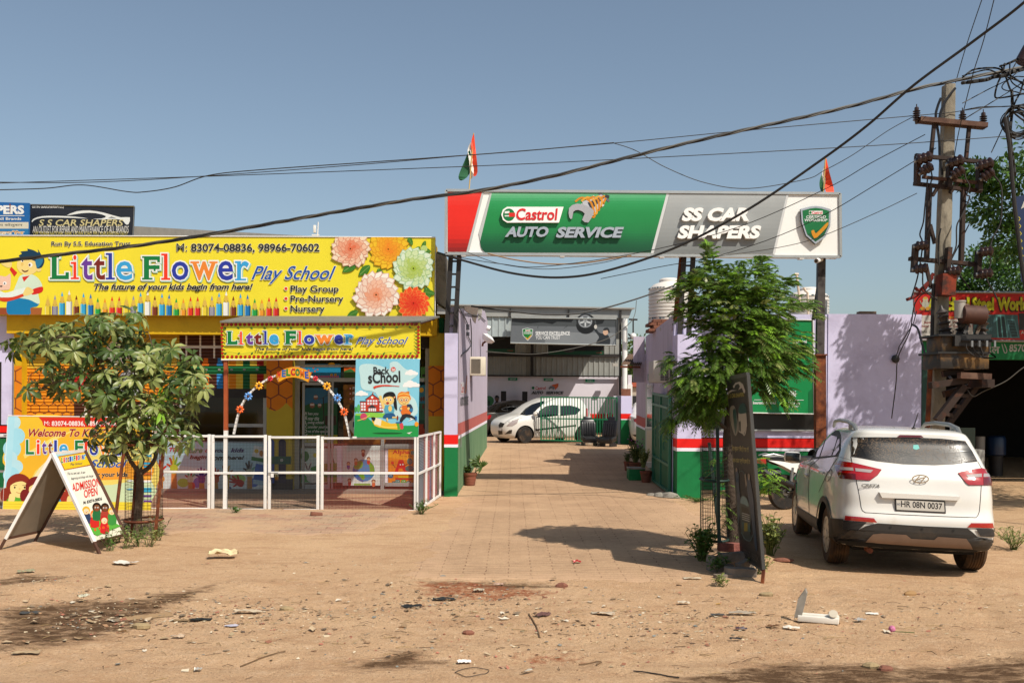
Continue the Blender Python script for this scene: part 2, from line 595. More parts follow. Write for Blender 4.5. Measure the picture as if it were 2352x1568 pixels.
def hgt(x, y):
 z = gz(x, y)
 if -14 < x < 14 and 4 < y < 20:
  q = V((x, y, 0))
  a = 0.018 * noise.fractal(q * 1.1, 1.0, 2.1, 4) + 0.012 * noise.fractal(q * 5.0, 0.9, 2.1, 4)
  k = min(1, max(0, (18.2 - y) / 2)) * (0.35 if y > 10.6 else 1)
  z += a * k
  if y < 11:
   z += 0.006 * math.sin(x * 0.5 + 1) * math.exp(-((y - 7.6 - .1 * math.sin(x * .7)) / .16) ** 2) - 0.014 * math.exp(-((y - 7.25 - .12 * math.sin(x * .6)) / .13) ** 2) - 0.01 * math.exp(-((y - 8.9 - .2 * math.sin(x * .45 + 2)) / .12) ** 2)
   for ra, rb in RUTS:
    t = ((x - ra.x) * (rb.x - ra.x) + (y - ra.y) * (rb.y - ra.y)) / ((rb - ra).length_squared)
    if -.1 < t < 1.1:
     dd = abs((x - ra.x) * (rb.y - ra.y) - (y - ra.y) * (rb.x - ra.x)) / (rb - ra).length
     if dd < .14:
      z -= 0.012 * (1 - dd / .14) ** .5 + 0.005 * math.sin(dd * 130)
  for c, r, h in HUMPS:
   dd = ((x - c.x) ** 2 + (y - c.y) ** 2) / r ** 2
   if dd < 4:
    z += h * math.exp(-dd * 1.6)
 return z
xs = lerp_axis([(-900, -60, 140), (-60, -14, 6), (-14, -6.5, 0.5), (-6.5, 7.0, 0.055), (7.0, 14, 0.5), (14, 60, 6), (60, 900, 140)])
ys = lerp_axis([(-60, 0, 8), (0, 5.5, 1.0), (5.5, 13.8, 0.05), (13.8, 22, 0.4), (22, 60, 4), (60, 1500, 120)])
gv, gf, gm = [], [], []
nx = len(xs)
for y in ys:
 for x in xs:
  gv.append((x, y, hgt(x, y)))
  a = b = 0.0
  if 5.5 < y < 13.9 and -7 < x < 7.5:
   for pl in MUD:
    a = max(a, min(1, 0.5 + pdist(x, y, pl) * 2.2))
   for pl in REDD:
    b = max(b, min(1, 0.5 + pdist(x, y, pl) * 2.2))
  gm.append((max(0, a), max(0, b)))
for j in range(len(ys) - 1):
 for i in range(nx - 1):
  gf.append((j * nx + i, j * nx + i + 1, (j + 1) * nx + i + 1, (j + 1) * nx + i))
me = bpy.data.meshes.new("ground")
me.from_pydata(gv, [], gf)
at = me.attributes.new("mud", 'FLOAT_COLOR', 'POINT')
for i, (a, b) in enumerate(gm):
 at.data[i].color = (a, b, 0, 1)
me.materials.append(ground_material())
me.polygons.foreach_set("use_smooth", [True] * len(gf))
ground = bpy.data.objects.new("ground", me)
COL.objects.link(ground)
tag(ground, kind='structure')
def paver_material(name, bw, bh, base, dark, dust, cover, tint=None):
 m = bpy.data.materials.new(name)
 m.use_nodes = True
 n, L = m.node_tree.nodes, m.node_tree.links
 b = n["Principled BSDF"]
 b.inputs["Roughness"].default_value = 0.92
 b.inputs["Specular IOR Level"].default_value = 0.2
 tc = n.new("ShaderNodeTexCoord")
 ds = n.new("ShaderNodeTexNoise")
 ds.inputs["Scale"].default_value, ds.inputs["Detail"].default_value = 4.0, 4
 L.new(tc.outputs["Object"], ds.inputs["Vector"])
 mx = n.new("ShaderNodeMix"); mx.data_type = 'VECTOR'
 vm = n.new("ShaderNodeVectorMath"); vm.operation = 'MULTIPLY_ADD'
 L.new(ds.outputs["Color"], vm.inputs[0])
 vm.inputs[1].default_value = (0.06, 0.06, 0)
 L.new(tc.outputs["Object"], vm.inputs[2])
 bt = n.new("ShaderNodeTexBrick")
 bt.inputs["Scale"].default_value = 1.0
 bt.inputs["Brick Width"].default_value, bt.inputs["Row Height"].default_value = bw, bh
 bt.inputs["Mortar Size"].default_value, bt.inputs["Mortar Smooth"].default_value = 0.009, 0.5
 bt.inputs["Color1"].default_value = lin(base) + [1]
 bt.inputs["Color2"].default_value = lin(tint or base) + [1]
 bt.inputs["Mortar"].default_value = lin(dark) + [1]
 bt.inputs["Bias"].default_value = -0.2
 L.new(vm.outputs[0], bt.inputs["Vector"])
 def nz(sc, a, c, rough=0.65):
  t = n.new("ShaderNodeTexNoise")
  t.inputs["Scale"].default_value, t.inputs["Detail"].default_value, t.inputs["Roughness"].default_value = sc, 8, rough
  L.new(tc.outputs["Object"], t.inputs["Vector"])
  r = n.new("ShaderNodeMapRange")
  r.inputs[1].default_value, r.inputs[2].default_value = a, c
  L.new(t.outputs[0], r.inputs[0])
  return r.outputs[0]
 def mix(f, a, c):
  x = n.new("ShaderNodeMix"); x.data_type = 'RGBA'
  L.new(f, x.inputs[0])
  L.new(a, x.inputs[6])
  x.inputs[7].default_value = lin(c) + [1]
  return x.outputs[2]
 c = mix(nz(0.9, cover[0], cover[1]), bt.outputs[0], dust)
 c = mix(nz(9, 0.5, 0.75), c, dust)
 c = mix(nz(55, 0.58, 0.75), c, dark)
 ea = n.new("ShaderNodeAttribute")
 ea.attribute_name = "edge"
 es = n.new("ShaderNodeMath"); es.operation = 'ADD'
 L.new(ea.outputs["Fac"], es.inputs[0])
 en_ = n.new("ShaderNodeMath"); en_.operation = 'MULTIPLY_ADD'
 L.new(nz(3.5, 0.3, 0.7), en_.inputs[0])
 en_.inputs[1].default_value, en_.inputs[2].default_value = 0.9, -0.55
 L.new(en_.outputs[0], es.inputs[1])
 es.use_clamp = True
 c = mix(es.outputs[0], c, 'ba9879')
 L.new(c, b.inputs["Base Color"])
 bp = n.new("ShaderNodeBump")
 bp.inputs["Strength"].default_value, bp.inputs["Distance"].default_value = 0.6, 0.02
 ad = n.new("ShaderNodeMath"); ad.operation = 'MULTIPLY_ADD'
 L.new(bt.outputs["Fac"], ad.inputs[0])
 ad.inputs[1].default_value = -0.6
 t = n.new("ShaderNodeTexNoise")
 t.inputs["Scale"].default_value, t.inputs["Detail"].default_value = 40, 6
 L.new(tc.outputs["Object"], t.inputs["Vector"])
 L.new(t.outputs[0], ad.inputs[2])
 L.new(ad.outputs[0], bp.inputs["Height"])
 L.new(bp.outputs[0], b.inputs["Normal"])
 return m
def paved(name, outline, m, lift, step=0.22, rag=0.12):
 """sheet of paving laid on the ground inside an outline, with a ragged rim"""
 x0, x1 = min(p[0] for p in outline), max(p[0] for p in outline)
 y0, y1 = min(p[1] for p in outline), max(p[1] for p in outline)
 vs, fs, ids = [], [], {}
 nx_, ny_ = int((x1 - x0) / step) + 1, int((y1 - y0) / step) + 1
 def vid(i, j):
  if (i, j) not in ids:
   x, y = x0 + i * step, y0 + j * step
   ids[(i, j)] = len(vs)
   pd_ = pdist(x, y, outline) + 0.22 * noise.noise(V((x * 1.7, y * 1.7, 5))) + 0.09 * noise.noise(V((x * 7, y * 7, 9)))
   vs.append((x, y, max(hgt(x, y), gz(x, y)) + lift - 0.05 * max(0, min(1, (0.2 - pd_) / 0.3)) * (1 if y < 19 else 0)))
  return ids[(i, j)]
 for j in range(ny_):
  for i in range(nx_):
   cx, cy = x0 + (i + .5) * step, y0 + (j + .5) * step
   dd = pdist(cx, cy, outline) + rag * noise.noise(V((cx * 2.3, cy * 2.3, 3)))
   if dd > -.15:
    fs.append((vid(i, j), vid(i + 1, j), vid(i + 1, j + 1), vid(i, j + 1)))
 me = bpy.data.meshes.new(name)
 me.from_pydata(vs, [], fs)
 me.materials.append(m)
 ea = me.attributes.new("edge", 'FLOAT', 'POINT')
 for i, v in enumerate(vs):
  ea.data[i].value = max(0, 1 - max(0, pdist(v[0], v[1], outline)) / 0.7)
 me.polygons.foreach_set("use_smooth", [True] * len(fs))
 o = bpy.data.objects.new(name, me)
 COL.objects.link(o)
 return tag(o, kind='structure')
MPAV = paver_material("driveway_pavers", 0.5, 0.115, 'a98a6c', '745640', 'b89878', (0.42, 0.68), 'a08468')
paved("driveway", gp([(905, 1336), (1240, 1338), (1620, 1338)]) + [(3.4, 13), (3.3, 19.4), (3.4, 31), (9, 33), (9, 47), (-9, 47), (-9, 33), (-0.8, 31), (-1.0, 19.6), (-1.15, 16.8), (-1.22, 13)], MPAV, 0.007, 0.1, 0.1)
MPAV2 = paver_material("forecourt_pavers", 0.3, 0.2, 'a08a74', '765c48', 'b89878', (0.4, 0.62), '9c7060')
paved("forecourt", gp([(-60, 1262), (240, 1245), (430, 1225), (700, 1232), (860, 1225), (940, 1195)]) + [(-1.5, 17.2), (-1.35, 19.6), (-1.35, 21), (-12, 21), (-12, 13)], MPAV2, 0.005, 0.12, 0.12)
# ================================================================== SCHOOL
zA, zB, zC, zD = Zm(0, 750, 2.6133), Zm(850, 900, 2.4758), Zm(0, 1250, 1.568), Zm(850, 1350, 1.96)
z6, zW, z5, zE = Zm(1150, 1430, 2.4117), Zm(0, 1650, 3.3355), Zm(600, 1700, 3.92), Zm(700, 1280, 3.016)
zL = Zm(1650, 950, 3.137)
YF = 20.45                                            # the shop fronts of the school
N0 = V((0, -1, 0))
MYEL = mat("yellow_wall_paint", 'c8a010', 0.6, var=0.1, vs=2, bump=0.15, bs=15, spec=0.3, col2='a88a1c', thr=(0.55, 0.8))
MYOL = mat("ochre_column_paint", 'b8a32c', 0.6, var=0.1, vs=2, bump=0.15, bs=15, spec=0.3)
MORG = mat("honey_orange_paint", 'd0780c', 0.6, var=0.1, vs=3, bump=0.1, spec=0.3)
MHEX = mat("honeycomb_line_paint", '6e2c0a', 0.6)
MALU = mat("aluminium_frame", 'a4a8a6', 0.45, 0.4, var=0.1)
MSTEP = mat("forecourt_cement", '7e7468', 0.9, var=0.2, vs=2, bump=0.3)
def hexedge(x, y, r):
 """distance to the nearest honeycomb line for cells of radius r"""
 h = r * math.sqrt(3)
 best = []
 j0 = round(y / (1.5 * r))
 for j in (j0 - 1, j0, j0 + 1):
  off = h / 2 if j % 2 else 0
  i0 = round((x - off) / h)
  for i in (i0 - 1, i0, i0 + 1):
   best.append(math.hypot(x - i * h - off, y - j * 1.5 * r))
 best.sort()
 return (best[1] - best[0]) / 2
def grid_paint(mb, x0, x1, y0, y1, d, sx, sy, fn, rib=0.0):
 """wall sheet of small cells on depth d, each cell painted by fn(x, y); rib = shutter corrugation"""
 nx_, ny_ = max(1, int((x1 - x0) / sx)), max(1, int((y1 - y0) / sy))
 by = {}
 rows = []
 for j in range(ny_ + 1):
  yy = y0 + (y1 - y0) * j / ny_
  dd = d - (rib * (0.0, 0.8, 1.0, 0.8)[j % 4] if rib else 0)
  rows.append([P(x0 + (x1 - x0) * i / nx_, yy, dd) for i in range(nx_ + 1)])
 for j in range(ny_):
  i = 0
  while i < nx_:
   yy = y0 + (y1 - y0) * (j + .5) / ny_
   m = fn(x0 + (x1 - x0) * (i + .5) / nx_, yy)
   k = i + 1
   while k < nx_ and fn(x0 + (x1 - x0) * (k + .5) / nx_, yy) is m:
    k += 1
   mb.add([rows[j][i], rows[j + 1][i], rows[j + 1][k], rows[j][k]], [(0, 1, 2, 3)], m)
   i = k
def wbox(mb, x0, y0, x1, y1, d, th, m, bev=0.0):
 """box whose front face fills a picture rectangle on depth d"""
 a, b = P(x0, y1, d), P(x1, y0, d)
 mb.box(((a.x + b.x) / 2, d + th / 2, (a.z + b.z) / 2), (b.x - a.x, th, b.z - a.z), m, None, bev)
 return mb
school = thing("school_building", "yellow play school front with painted roller shutters and glass door", "building", (-5, 21, 0))
mb = MB()
mb.box((-6.45, 23.4, 1.85), (10.5, 5.0, 3.7), MYEL)
mb.build("wall", school)
mb = MB(); wbox(mb, 15, 726, 1004, 765, 20.05, 0.85, MYEL); wbox(mb, -140, 560, 1000, 724, 20.25, 0.6, MYEL); mb.build("fascia", school)
mb = MB(); mb.box((-6.4, 20.4, 0.03), (10.3, 1.1, 0.06), MSTEP); mb.build("plinth", school)
def col_hex(x, y, low=lambda x: 955):
 if y > low(x):
  return MYOL
 return MHEX if hexedge(x - 640, y - 800, 21) < 1.25 else MORG
mb = MB(); wbox(mb, 612, 765, 672, 1150, 20.2, 0.5, MYOL)
grid_paint(mb, 612, 672, 765, 1000, 20.195, 0.8, 0.8, lambda x, y: col_hex(x, y, lambda x: 925 + 18 * abs(math.sin((x - 604) / 17.0))))
wbox(mb, 612, 1100, 672, 1150, 20.19, 0.02, MBK)
A = Art((0, 20.18, 0), N0, zD, 0.004)
for x0 in (428, 518):
 A.poly([(x0, 1140), (x0, 820), (x0 + 6, 802), (x0 + 20, 795), (x0 + 36, 795), (x0 + 50, 802), (x0 + 56, 820), (x0 + 56, 1140)], '1c4a9a' if x0 < 500 else '161a40')
A.rect(425, 930, 615, 990, '0e5a44')
A.ell(543, 960, 12, 12, 'b0b4b0')
mb.build("column", school); A.build("painted_fence", school)
mb = MB(); wbox(mb, 984, 765, 1020, 1145, 20.2, 0.5, MYOL)
grid_paint(mb, 984, 1020, 840, 1070, 20.195, 0.8, 0.8, lambda x, y: col_hex(x + 9, y))
mb.build("column", school)
mb = MB(); wbox(mb, 30, 765, 50, 1150, 20.2, 0.5, MYEL)
grid_paint(mb, 33, 50, 840, 960, 20.195, 0.8, 0.8, lambda x, y: col_hex(x + 4, y)); mb.build("column", school)
M_ = {k: mat("shutter_" + k, c, 0.5, var=0.1, vs=4, spec=0.35) for k, c in dict(brown='47220f', orange='d2690e', blue='2a7ab8', yellow='d2b43a', green='0f5a30', red='9a1410', pale='d8cfc0', amber='cf7f12', straw='b8952a', dark='26140c', steel='8f8f8f').items()}
def sh_bee(x, y):
 if ((x - 176) / 44) ** 2 + ((y - 872) / 26) ** 2 < 1 and x < 240:
  return M_['red'] if int((x + y * .4) / 13) % 3 else M_['dark']
 if ((x - 268) / 26) ** 2 + ((y - 812) / 30) ** 2 < 1:
  return M_['pale']
 if ((x - 300) / 30) ** 2 + ((y - 880) / 32) ** 2 < 1:
  return M_['steel']
 if y < 838 - 8 * math.sin(x / 16):
  return M_['straw']
 if y > 922 and x > 170:
  if y < 936 and x > 190: return M_['pale'] if y < 932 and y > 928 else M_['brown']
  if (x - 195) % 32 < 5: return M_['pale']
  return M_['brown']
 return MHEX if hexedge(x - 60, y - 830, 12) < 0.95 else M_['amber']
def sh_pencil(x, y):
 if y < 822:
  if 794 < y < 800: return M_['pale']
  if (x - 426) % 32 < 4: return M_['pale']
  return M_['brown']
 if 839 < y < 858: return M_['green']
 k = (x - 456) % 150
 for a, c in ((0, 'red'), (30, 'orange')):
  pass
 seq = [(440, 453, 'orange'), (464, 481, 'orange'), (497, 513, 'blue'), (525, 542, 'amber'), (542, 558, 'yellow'), (558, 574, 'green'), (574, 590, 'yellow'), (590, 606, 'red'), (606, 614, 'yellow')]
 for a, b, c in seq:
  if a < x < b and not (y < 834 and abs(x - (a + b) / 2) > 6 - (834 - y) * .1 and x < 520):
   return M_[c]
 return M_['brown'] if x < 525 else M_['yellow']
mb = MB(); grid_paint(mb, 50, 412, 765, 1125, YF, 2.0, 1.9, sh_bee, 0.02); mb.build("shutter", school)
s2 = MB(); grid_paint(s2, 412, 612, 765, 893, YF, 2.0, 1.9, sh_pencil, 0.02); so = s2.build("shutter", school)
mb = MB(); wbox(mb, 412, 893, 612, 912, YF - 0.03, 0.06, MDS); mb.build("bottom_bar", so)
mb = MB(); A = Art((0, YF - 0.02, 0), N0, zE, 0.012)
for x in (220, 377, 535, 682, 836, 990):
 A.ell(x, 597, 17, 12, '9a9c98'); A.line([(x - 9, 603), (x + 9, 591)], 4, '333333')
A.build("painted_screws", so)
mb = MB()
for x0, x1 in ((412, 416), (513, 522), (604, 612)):
 wbox(mb, x0, 912, x1, 1020, YF, 0.06, MALU)
wbox(mb, 416, 1014, 604, 1020, YF + .001, 0.06, MALU)
wbox(mb, 522, 973, 604, 980, YF + .002, 0.06, MALU)
wn = mb.build("window", school)
mb = MB(); wbox(mb, 414, 912, 606, 1018, YF + 0.05, 0.02, MGLS); mb.build("pane", wn)
mb = MB(); wbox(mb, 412, 1020, 612, 1130, YF + .03, 0.2, MWHT); wbox(mb, 40, 1120, 412, 1130, YF + .03, .2, MWHT); mb.build("dwarf_wall", school)
mb = MB()
for x0, x1 in ((672, 689), (874, 884), (975, 988)):
 wbox(mb, x0, 795, x1, 1132, YF, 0.07, MALU)
for x0, x1, y0, y1 in ((689, 874, 868, 876), (884, 975, 868, 876), (884, 975, 1020, 1030), (689, 874, 838, 842), (884, 975, 796, 800), (884, 975, 1108, 1116)):
 wbox(mb, x0, y0, x1, y1, YF + .004, 0.06, MALU)
wbox(mb, 689, 795, 700, 838, YF + .005, .06, MALU)
wbox(mb, 760, 876, 766, 1128, YF + .002, .06, MALU)
mb.build("entrance_frame", school)
mb = MB(); wbox(mb, 672, 765, 990, 798, YF - 0.02, 0.25, MDS); mb.build("shutter_box", school)
mb = MB(); wbox(mb, 884, 876, 975, 1020, YF + .05, .02, MGLS); wbox(mb, 766, 842, 884, 1128, YF + .051, .02, MGLS); wbox(mb, 689, 798, 975, 868, YF + .052, .02, MGLS); mb.build("pane", school)
door = MB()
for a in ((693, 878, 700, 1128), (752, 878, 759, 1128), (700, 878, 752, 884), (700, 1016, 752, 1024), (700, 1112, 752, 1128)):
 wbox(door, *a, YF - .01, 0.06, MALU)
wbox(door, 700, 884, 752, 1112, YF + .03, 0.02, MGLS)
dr = door.build("door", school)
mb = MB(); q = P(748, 1000, YF - .04); mb.tube([q, q + V((0, -.04, 0)), q + V((0, -.04, .2)), q + V((0, 0, .2))], .012, MST); mb.build("handle", dr)
A = Art((0, YF + 0.02, 0), N0, z6, 0.004)
A.rect(145, 292, 482, 830, '2a6a8a'); A.poly([(145, 470), (220, 440), (300, 450), (400, 430), (482, 450), (482, 745), (145, 745)], '14582c'); A.rect(145, 745, 482, 830, 'b0a81c')
A.line([(345, 380), (350, 560), (335, 720)], 10, '2a1c14'); A.line([(250, 400), (330, 390), (430, 340)], 4, '3a2a1c'); A.rect(360, 560, 470, 650, '3a2414')
for x, y, r in ((273, 382, 22), (407, 350, 20), (238, 460, 25), (310, 462, 20), (430, 408, 18)):
 A.ell(x, y, r, r * 1.1, '8a5a44', 12); A.ell(x - r * .4, y - r * .3, r * .4, r * .4, 'f0ece4', 10); A.ell(x + r * .4, y - r * .3, r * .4, r * .4, 'f0ece4', 10); A.ell(x - r * .4, y - r * .3, r * .17, r * .17, '111111', 8); A.ell(x + r * .4, y - r * .3, r * .17, r * .17, '111111', 8)
for i, (c, t, x1) in enumerate([("W", "hen you", 298), ("E", "nter this", 305), ("L", "oving school", 352), ("C", "onsider yourself", 408), ("O", "ne of the special", 398), ("M", "embers of our", 380), ("E", "xtraordinary family", 452)]):
 y = 522 + i * 42.5
 A.text(c, 160 if i not in (1, 2, 3, 6) else 172, y, 190, y + 32, 'd8d8d0', 0.02)
 A.text(t, 196, y + 2, x1, y + 40, 'c8ccc8', 0.015, 0.25)
A.rect(130, 872, 476, 1205, 'cfe2da'); A.rect(130, 1130, 476, 1200, '4a9a3c'); A.ell(265, 940, 20, 22, 'e8d848')
A.ell(168, 950, 40, 52, '3a7a2c', 14); A.rect(160, 990, 175, 1050, '5a4a2c'); A.poly([(418, 1015), (437, 950), (456, 1015)], '2a5a30'); A.poly([(215, 1060), (340, 1020), (476, 1015), (476, 1090), (230, 1095)], '3f8f34')
for x, r in ((182, -.3), (214, .35)):
 A.ell(x, 1050, 14, 50, 'e8e2dc', 14, r); A.ell(x, 1050, 7, 38, '6a5a50', 12, r)
A.ell(205, 1120, 34, 36, 'e6e0d6', 16); A.ell(255, 1165, 70, 40, 'e0dacf', 16); A.ell(192, 1112, 5, 7, '111111', 8); A.ell(216, 1112, 5, 7, '111111', 8)
A.build("poster_print", dr)
A = Art((0, YF + 0.02, 0), N0, z6, 0.004)
A.rect(125, 60, 512, 214, '1a86b4'); A.rect(125, 196, 512, 214, '3c8a30')
for x in range(140, 500, 18):
 A.rect(x, 172, x + 11, 204, 'd85a8a')
A.ell(425, 66, 34, 20, 'f0b41c', 16)
for x, y in ((160, 90), (205, 120), (250, 100), (265, 130), (290, 115), (235, 145)):
 A.ell(x, y, 9, 9, 'c8582a', 6)
for x in (425, 462):
 A.ell(x, 165, 12, 12, 'e8b420', 10); A.ell(x, 165, 5, 5, '402010', 8); A.line([(x, 176), (x, 205)], 3, '2a6a2a')
A.build('poster_print', school)
A.rect(545, 75, 655, 220, '3a6a34'); A.poly([(545, 75), (655, 75), (655, 140), (610, 105), (545, 130)], 'd8601c')
A.build('poster_print', school)
A.rect(540, 260, 940, 836, '7a4a14')
for j in range(9):
 for i in range(8):
  A.ell(560 + i * 52 + (j % 2) * 26, 285 + j * 64, 25, 28, '8a5a18' if (i + j) % 3 else 'a06a1c', 6, math.pi / 6)
for y in (297, 347, 398):
 A.ell(606, y, 11, 11, 'b81c1c', 12); A.ell(606, y, 6, 6, 'f0e8e0', 10)
for t, y in (("Play Group", 280), ("Pre-Nursery", 330), ("Day Care", 380)):
 A.text(t, 628, y, 820, y + 36, 'e0dcd0', .04, 0, '201008', .05)
A.poly([(575, 650), (640, 560), (760, 560), (825, 650), (760, 740), (640, 740)], 'c8c4b4')
A.text("P", 630, 618, 660, 670, '161616', .05)
A.ell(620, 480, 26, 28, '3a2c1c', 12); A.ell(600, 560, 32, 50, '2c2416', 12)
A.build('poster_print', school)
A.rect(1270, 265, 1385, 740, '2a84a0'); A.rect(1270, 440, 1385, 600, '2f6a50'); A.rect(1270, 600, 1385, 740, '204a3c'); A.ell(1292, 312, 22, 24, 'f0b01c', 14); A.poly([(1330, 360), (1350, 300), (1385, 320), (1385, 380)], '2f8a3a')
for x, y in ((1290, 400), (1312, 395), (1330, 525), (1352, 530), (1310, 470)):
 A.ell(x, y, 11, 24, '6a3a2c', 10)
A.rect(1262, 640, 1345, 740, 'a83a1c'); A.ell(1330, 660, 20, 34, '201414', 10)
A.build('poster_print', school)
A.rect(1285, 90, 1380, 230, '4a8a34'); A.ell(1320, 172, 26, 14, '1a1a1a', 12)
A.build("poster_print", school)
mb = MB(); wbox(mb, 884, 1030, 975, 1108, YF + .03, .04, MWHT); wbox(mb, 766, 1024, 880, 1108, YF + .031, .04, MWHT); mb.build("kick_panel", school)
A = Art((0, YF + 0.02, 0), N0, z6, 0.006)
A.rect(530, 845, 935, 1232, 'dfe6e2')
A.ell(735, 1088, 107, 107, '2f86c0', 32)
for pts in ([(640, 1060), (660, 1010), (710, 990), (730, 1020), (715, 1060), (680, 1075)], [(780, 1000), (830, 1040), (838, 1110), (800, 1130), (790, 1060)], [(680, 1120), (735, 1125), (745, 1165), (705, 1185), (670, 1160)]):
 A.poly(pts, '6aa42a', 4)
A.poly([(640, 1060), (640, 1120), (690, 1185), (735, 1195), (700, 1150), (660, 1100)], '1f64a4', 3)
for x, y, c in ((730, 900, '8a3a1c'), (660, 985, 'd8701c'), (588, 1020, '3a3aa0'), (782, 975, 'd83a1c'), (598, 1180, 'c83a2c'), (830, 1190, 'e06a3a')):
 A.ell(x, y + 30, 16, 26, c, 12); A.ell(x, y, 19, 19, '6a3418', 12); A.ell(x, y + 5, 14, 13, 'e2b48a', 12)
A.rect(640, 1212, 800, 1230, '8ab84a')
A.build('poster_print', school)
A.rect(972, 880, 1240, 1235, 'ec8a10')
A.poly([(972, 880), (1240, 880), (1240, 1000), (972, 960)], 'f2a41c')
A.text("Alpha", 1012, 890, 1182, 940, 'c0141c', .03, 0, None); A.ell(1205, 915, 18, 22, '2a9a8a', 14)
A.text("The Day Z W", 1078, 943, 1205, 958, '6a2a10', .01)
A.poly([(1030, 1110), (1075, 985), (1115, 985), (1155, 1100), (1120, 1095), (1108, 1068), (1075, 1068), (1066, 1105)], 'd81c14')
A.line([(1040, 1060), (1010, 1020)], 6, '401008'); A.ell(1012, 1014, 15, 15, 'e0301c', 12); A.line([(1130, 1040), (1165, 1020)], 6, '401008')
A.ell(1090, 1030, 7, 9, 'f4f4f0', 8); A.ell(1112, 1028, 7, 9, 'f4f4f0', 8)
A.ell(1178, 1070, 44, 30, '0f6a6c', 16); A.ell(1180, 1000, 26, 34, '0f7a74', 14)
A.rect(1040, 1158, 1205, 1178, 'c8281c'); A.rect(1070, 1140, 1205, 1158, 'e8c020')
for x, y, c in ((996, 1140, '1f6a8a'), (1030, 1210, '17605c'), (1062, 1195, '2a8a84'), (1120, 1195, '4aa03c'), (1170, 1205, '1f7f7a')):
 A.ell(x, y, 26, 22, c, 14); A.ell(x - 6, y - 5, 4, 5, 'f0f0ea', 8); A.ell(x + 8, y - 5, 4, 5, 'f0f0ea', 8)
A.build("poster_print", school)
# ------------------------------------------------------------------ big banner above
def sheet(name, c4, d, th, m, parent):
 mb = MB(); slab(mb, c4, d, th, m)
 return mb.build(name, parent)
def dbox(conv, b):
 a, c = conv(b[0], b[1]), conv(b[2], b[3])
 return (*a, *c)
MYB = mat("banner_yellow", 'd9c92e', 0.5, var=0.035, vs=1.0, spec=0.3, bump=0.12, bs=4)
def petal(A, cx, cy, r0, r1, wd, an, c, bend=0.25):
 ca, sa = math.cos(an), math.sin(an)
 pts = [(r0, -wd * .25), ((r0 + r1) * .5, -wd * .55), (r1 * .88, -wd * .4), (r1, wd * bend), (r1 * .86, wd * .45), ((r0 + r1) * .5, wd * .5), (r0, wd * .25)]
 A.poly([(cx + x * ca - y * sa, cy + x * sa + y * ca) for x, y in pts], c)
def hexmix(a, b, t):
 return ''.join('%02x' % round(int(a[i:i + 2], 16) * (1 - t) + int(b[i:i + 2], 16) * t) for i in (0, 2, 4))
def dahlia(A, cx, cy, r, outer, inner, edge, rings=6, seed=1):
 q = random.Random(seed)
 for k in range(rings):
  t = k / (rings - 1)
  rr = r * (1 - t * .86)
  n = int(17 - 6 * t)
  for i in range(n):
   an = 2 * math.pi * (i + .5 * (k % 2) + q.uniform(-.15, .15)) / n
   L_ = rr * q.uniform(.9, 1.06)
   wd = 2 * math.pi * rr / n * .95
   tt = max(0, min(1, t + q.uniform(-.1, .1)))
   petal(A, cx, cy, rr * .25, L_, wd * 1.12, an, hexmix(edge, inner, round(tt * 3) / 3 * .8))
   petal(A, cx, cy, rr * .25, L_ * .97, wd * .86, an, hexmix(outer, inner, round(tt * 4) / 4))
def leaf2(A, x, y, L_, an, c='3f7a20'):
 ca, sa = math.cos(an), math.sin(an)
 pts = [(0, 0), (.25, -.22), (.6, -.24), (1, 0), (.6, .24), (.25, .22)]
 A.poly([(x + L_ * (a * ca - b * sa), y + L_ * (a * sa + b * ca)) for a, b in pts], c, 3)
 A.line([(x, y), (x + L_ * .9 * ca, y + L_ * .9 * sa)], L_ * .03, '86aa5a')
ban = thing("shop_banner", "long yellow banner with pencils and dahlias across the top of the school", "banner", (-5, 19.8, 3.6))
YB = 19.85
sheet("panel", [(-25, 541), (1000, 545), (998, 728), (-25, 722)], YB, 0.10, MYB, ban)
mb = MB(); mb.tube([P(-25, 541, YB - .01), P(1000, 545, YB - .01), P(999, 728, YB - .01)], 0.012, MWM, 4); mb.build("frame", ban)
A = Art((0, YB, 0), N0, zA, 0.004)
A.poly([(60, 1335), (60, 1255), (440, 1255), (432, 1335)], 'a8602c'); A.poly([(-60, 1335), (-60, 1255), (80, 1255), (90, 1335)], '9a4a24')
A.poly([(90, 1335), (78, 1180), (150, 1145), (260, 1140), (400, 1190), (390, 1240), (320, 1260), (305, 1335)], '0f7fb4', 4)
A.poly([(120, 1145), (180, 985), (215, 920), (300, 900), (390, 940), (442, 1030), (400, 1100), (412, 1215), (300, 1170), (160, 1150)], 'd6ead2', 4)
A.poly([(180, 890), (150, 930), (100, 855), (120, 830)], 'd8281c'); A.poly([(230, 935), (310, 920), (250, 985)], 'd8281c')
A.poly([(440, 1035), (440, 1090), (340, 1120), (330, 1070)], 'd8281c', 3)
A.poly([(5, 790), (40, 790), (110, 770), (125, 800), (110, 835), (60, 830)], 'f0d884', 4)
A.ell(290, 810, 115, 105, 'f2d886', 24); A.ell(405, 855, 28, 26, 'f2d886', 14)
A.poly([(195, 715), (230, 690), (215, 670), (290, 660), (285, 640), (350, 655), (400, 680), (395, 645), (430, 700), (465, 760), (440, 830), (385, 845), (365, 770), (250, 740)], '123a54', 3)
A.poly([(370, 760), (430, 720), (450, 770), (410, 830), (385, 835)], '2a78a0', 3)
A.ell(318, 808, 22, 24, 'f8f8f4', 14); A.ell(310, 810, 11, 13, '5a3018', 12); A.ell(232, 765, 15, 14, 'f8f8f4', 12); A.ell(236, 768, 8, 9, '3a2010', 10); A.ell(232, 800, 14, 22, 'e8c46a', 12)
A.poly([(225, 855), (260, 872), (300, 860), (280, 882), (245, 882)], '5a1c14', 3)
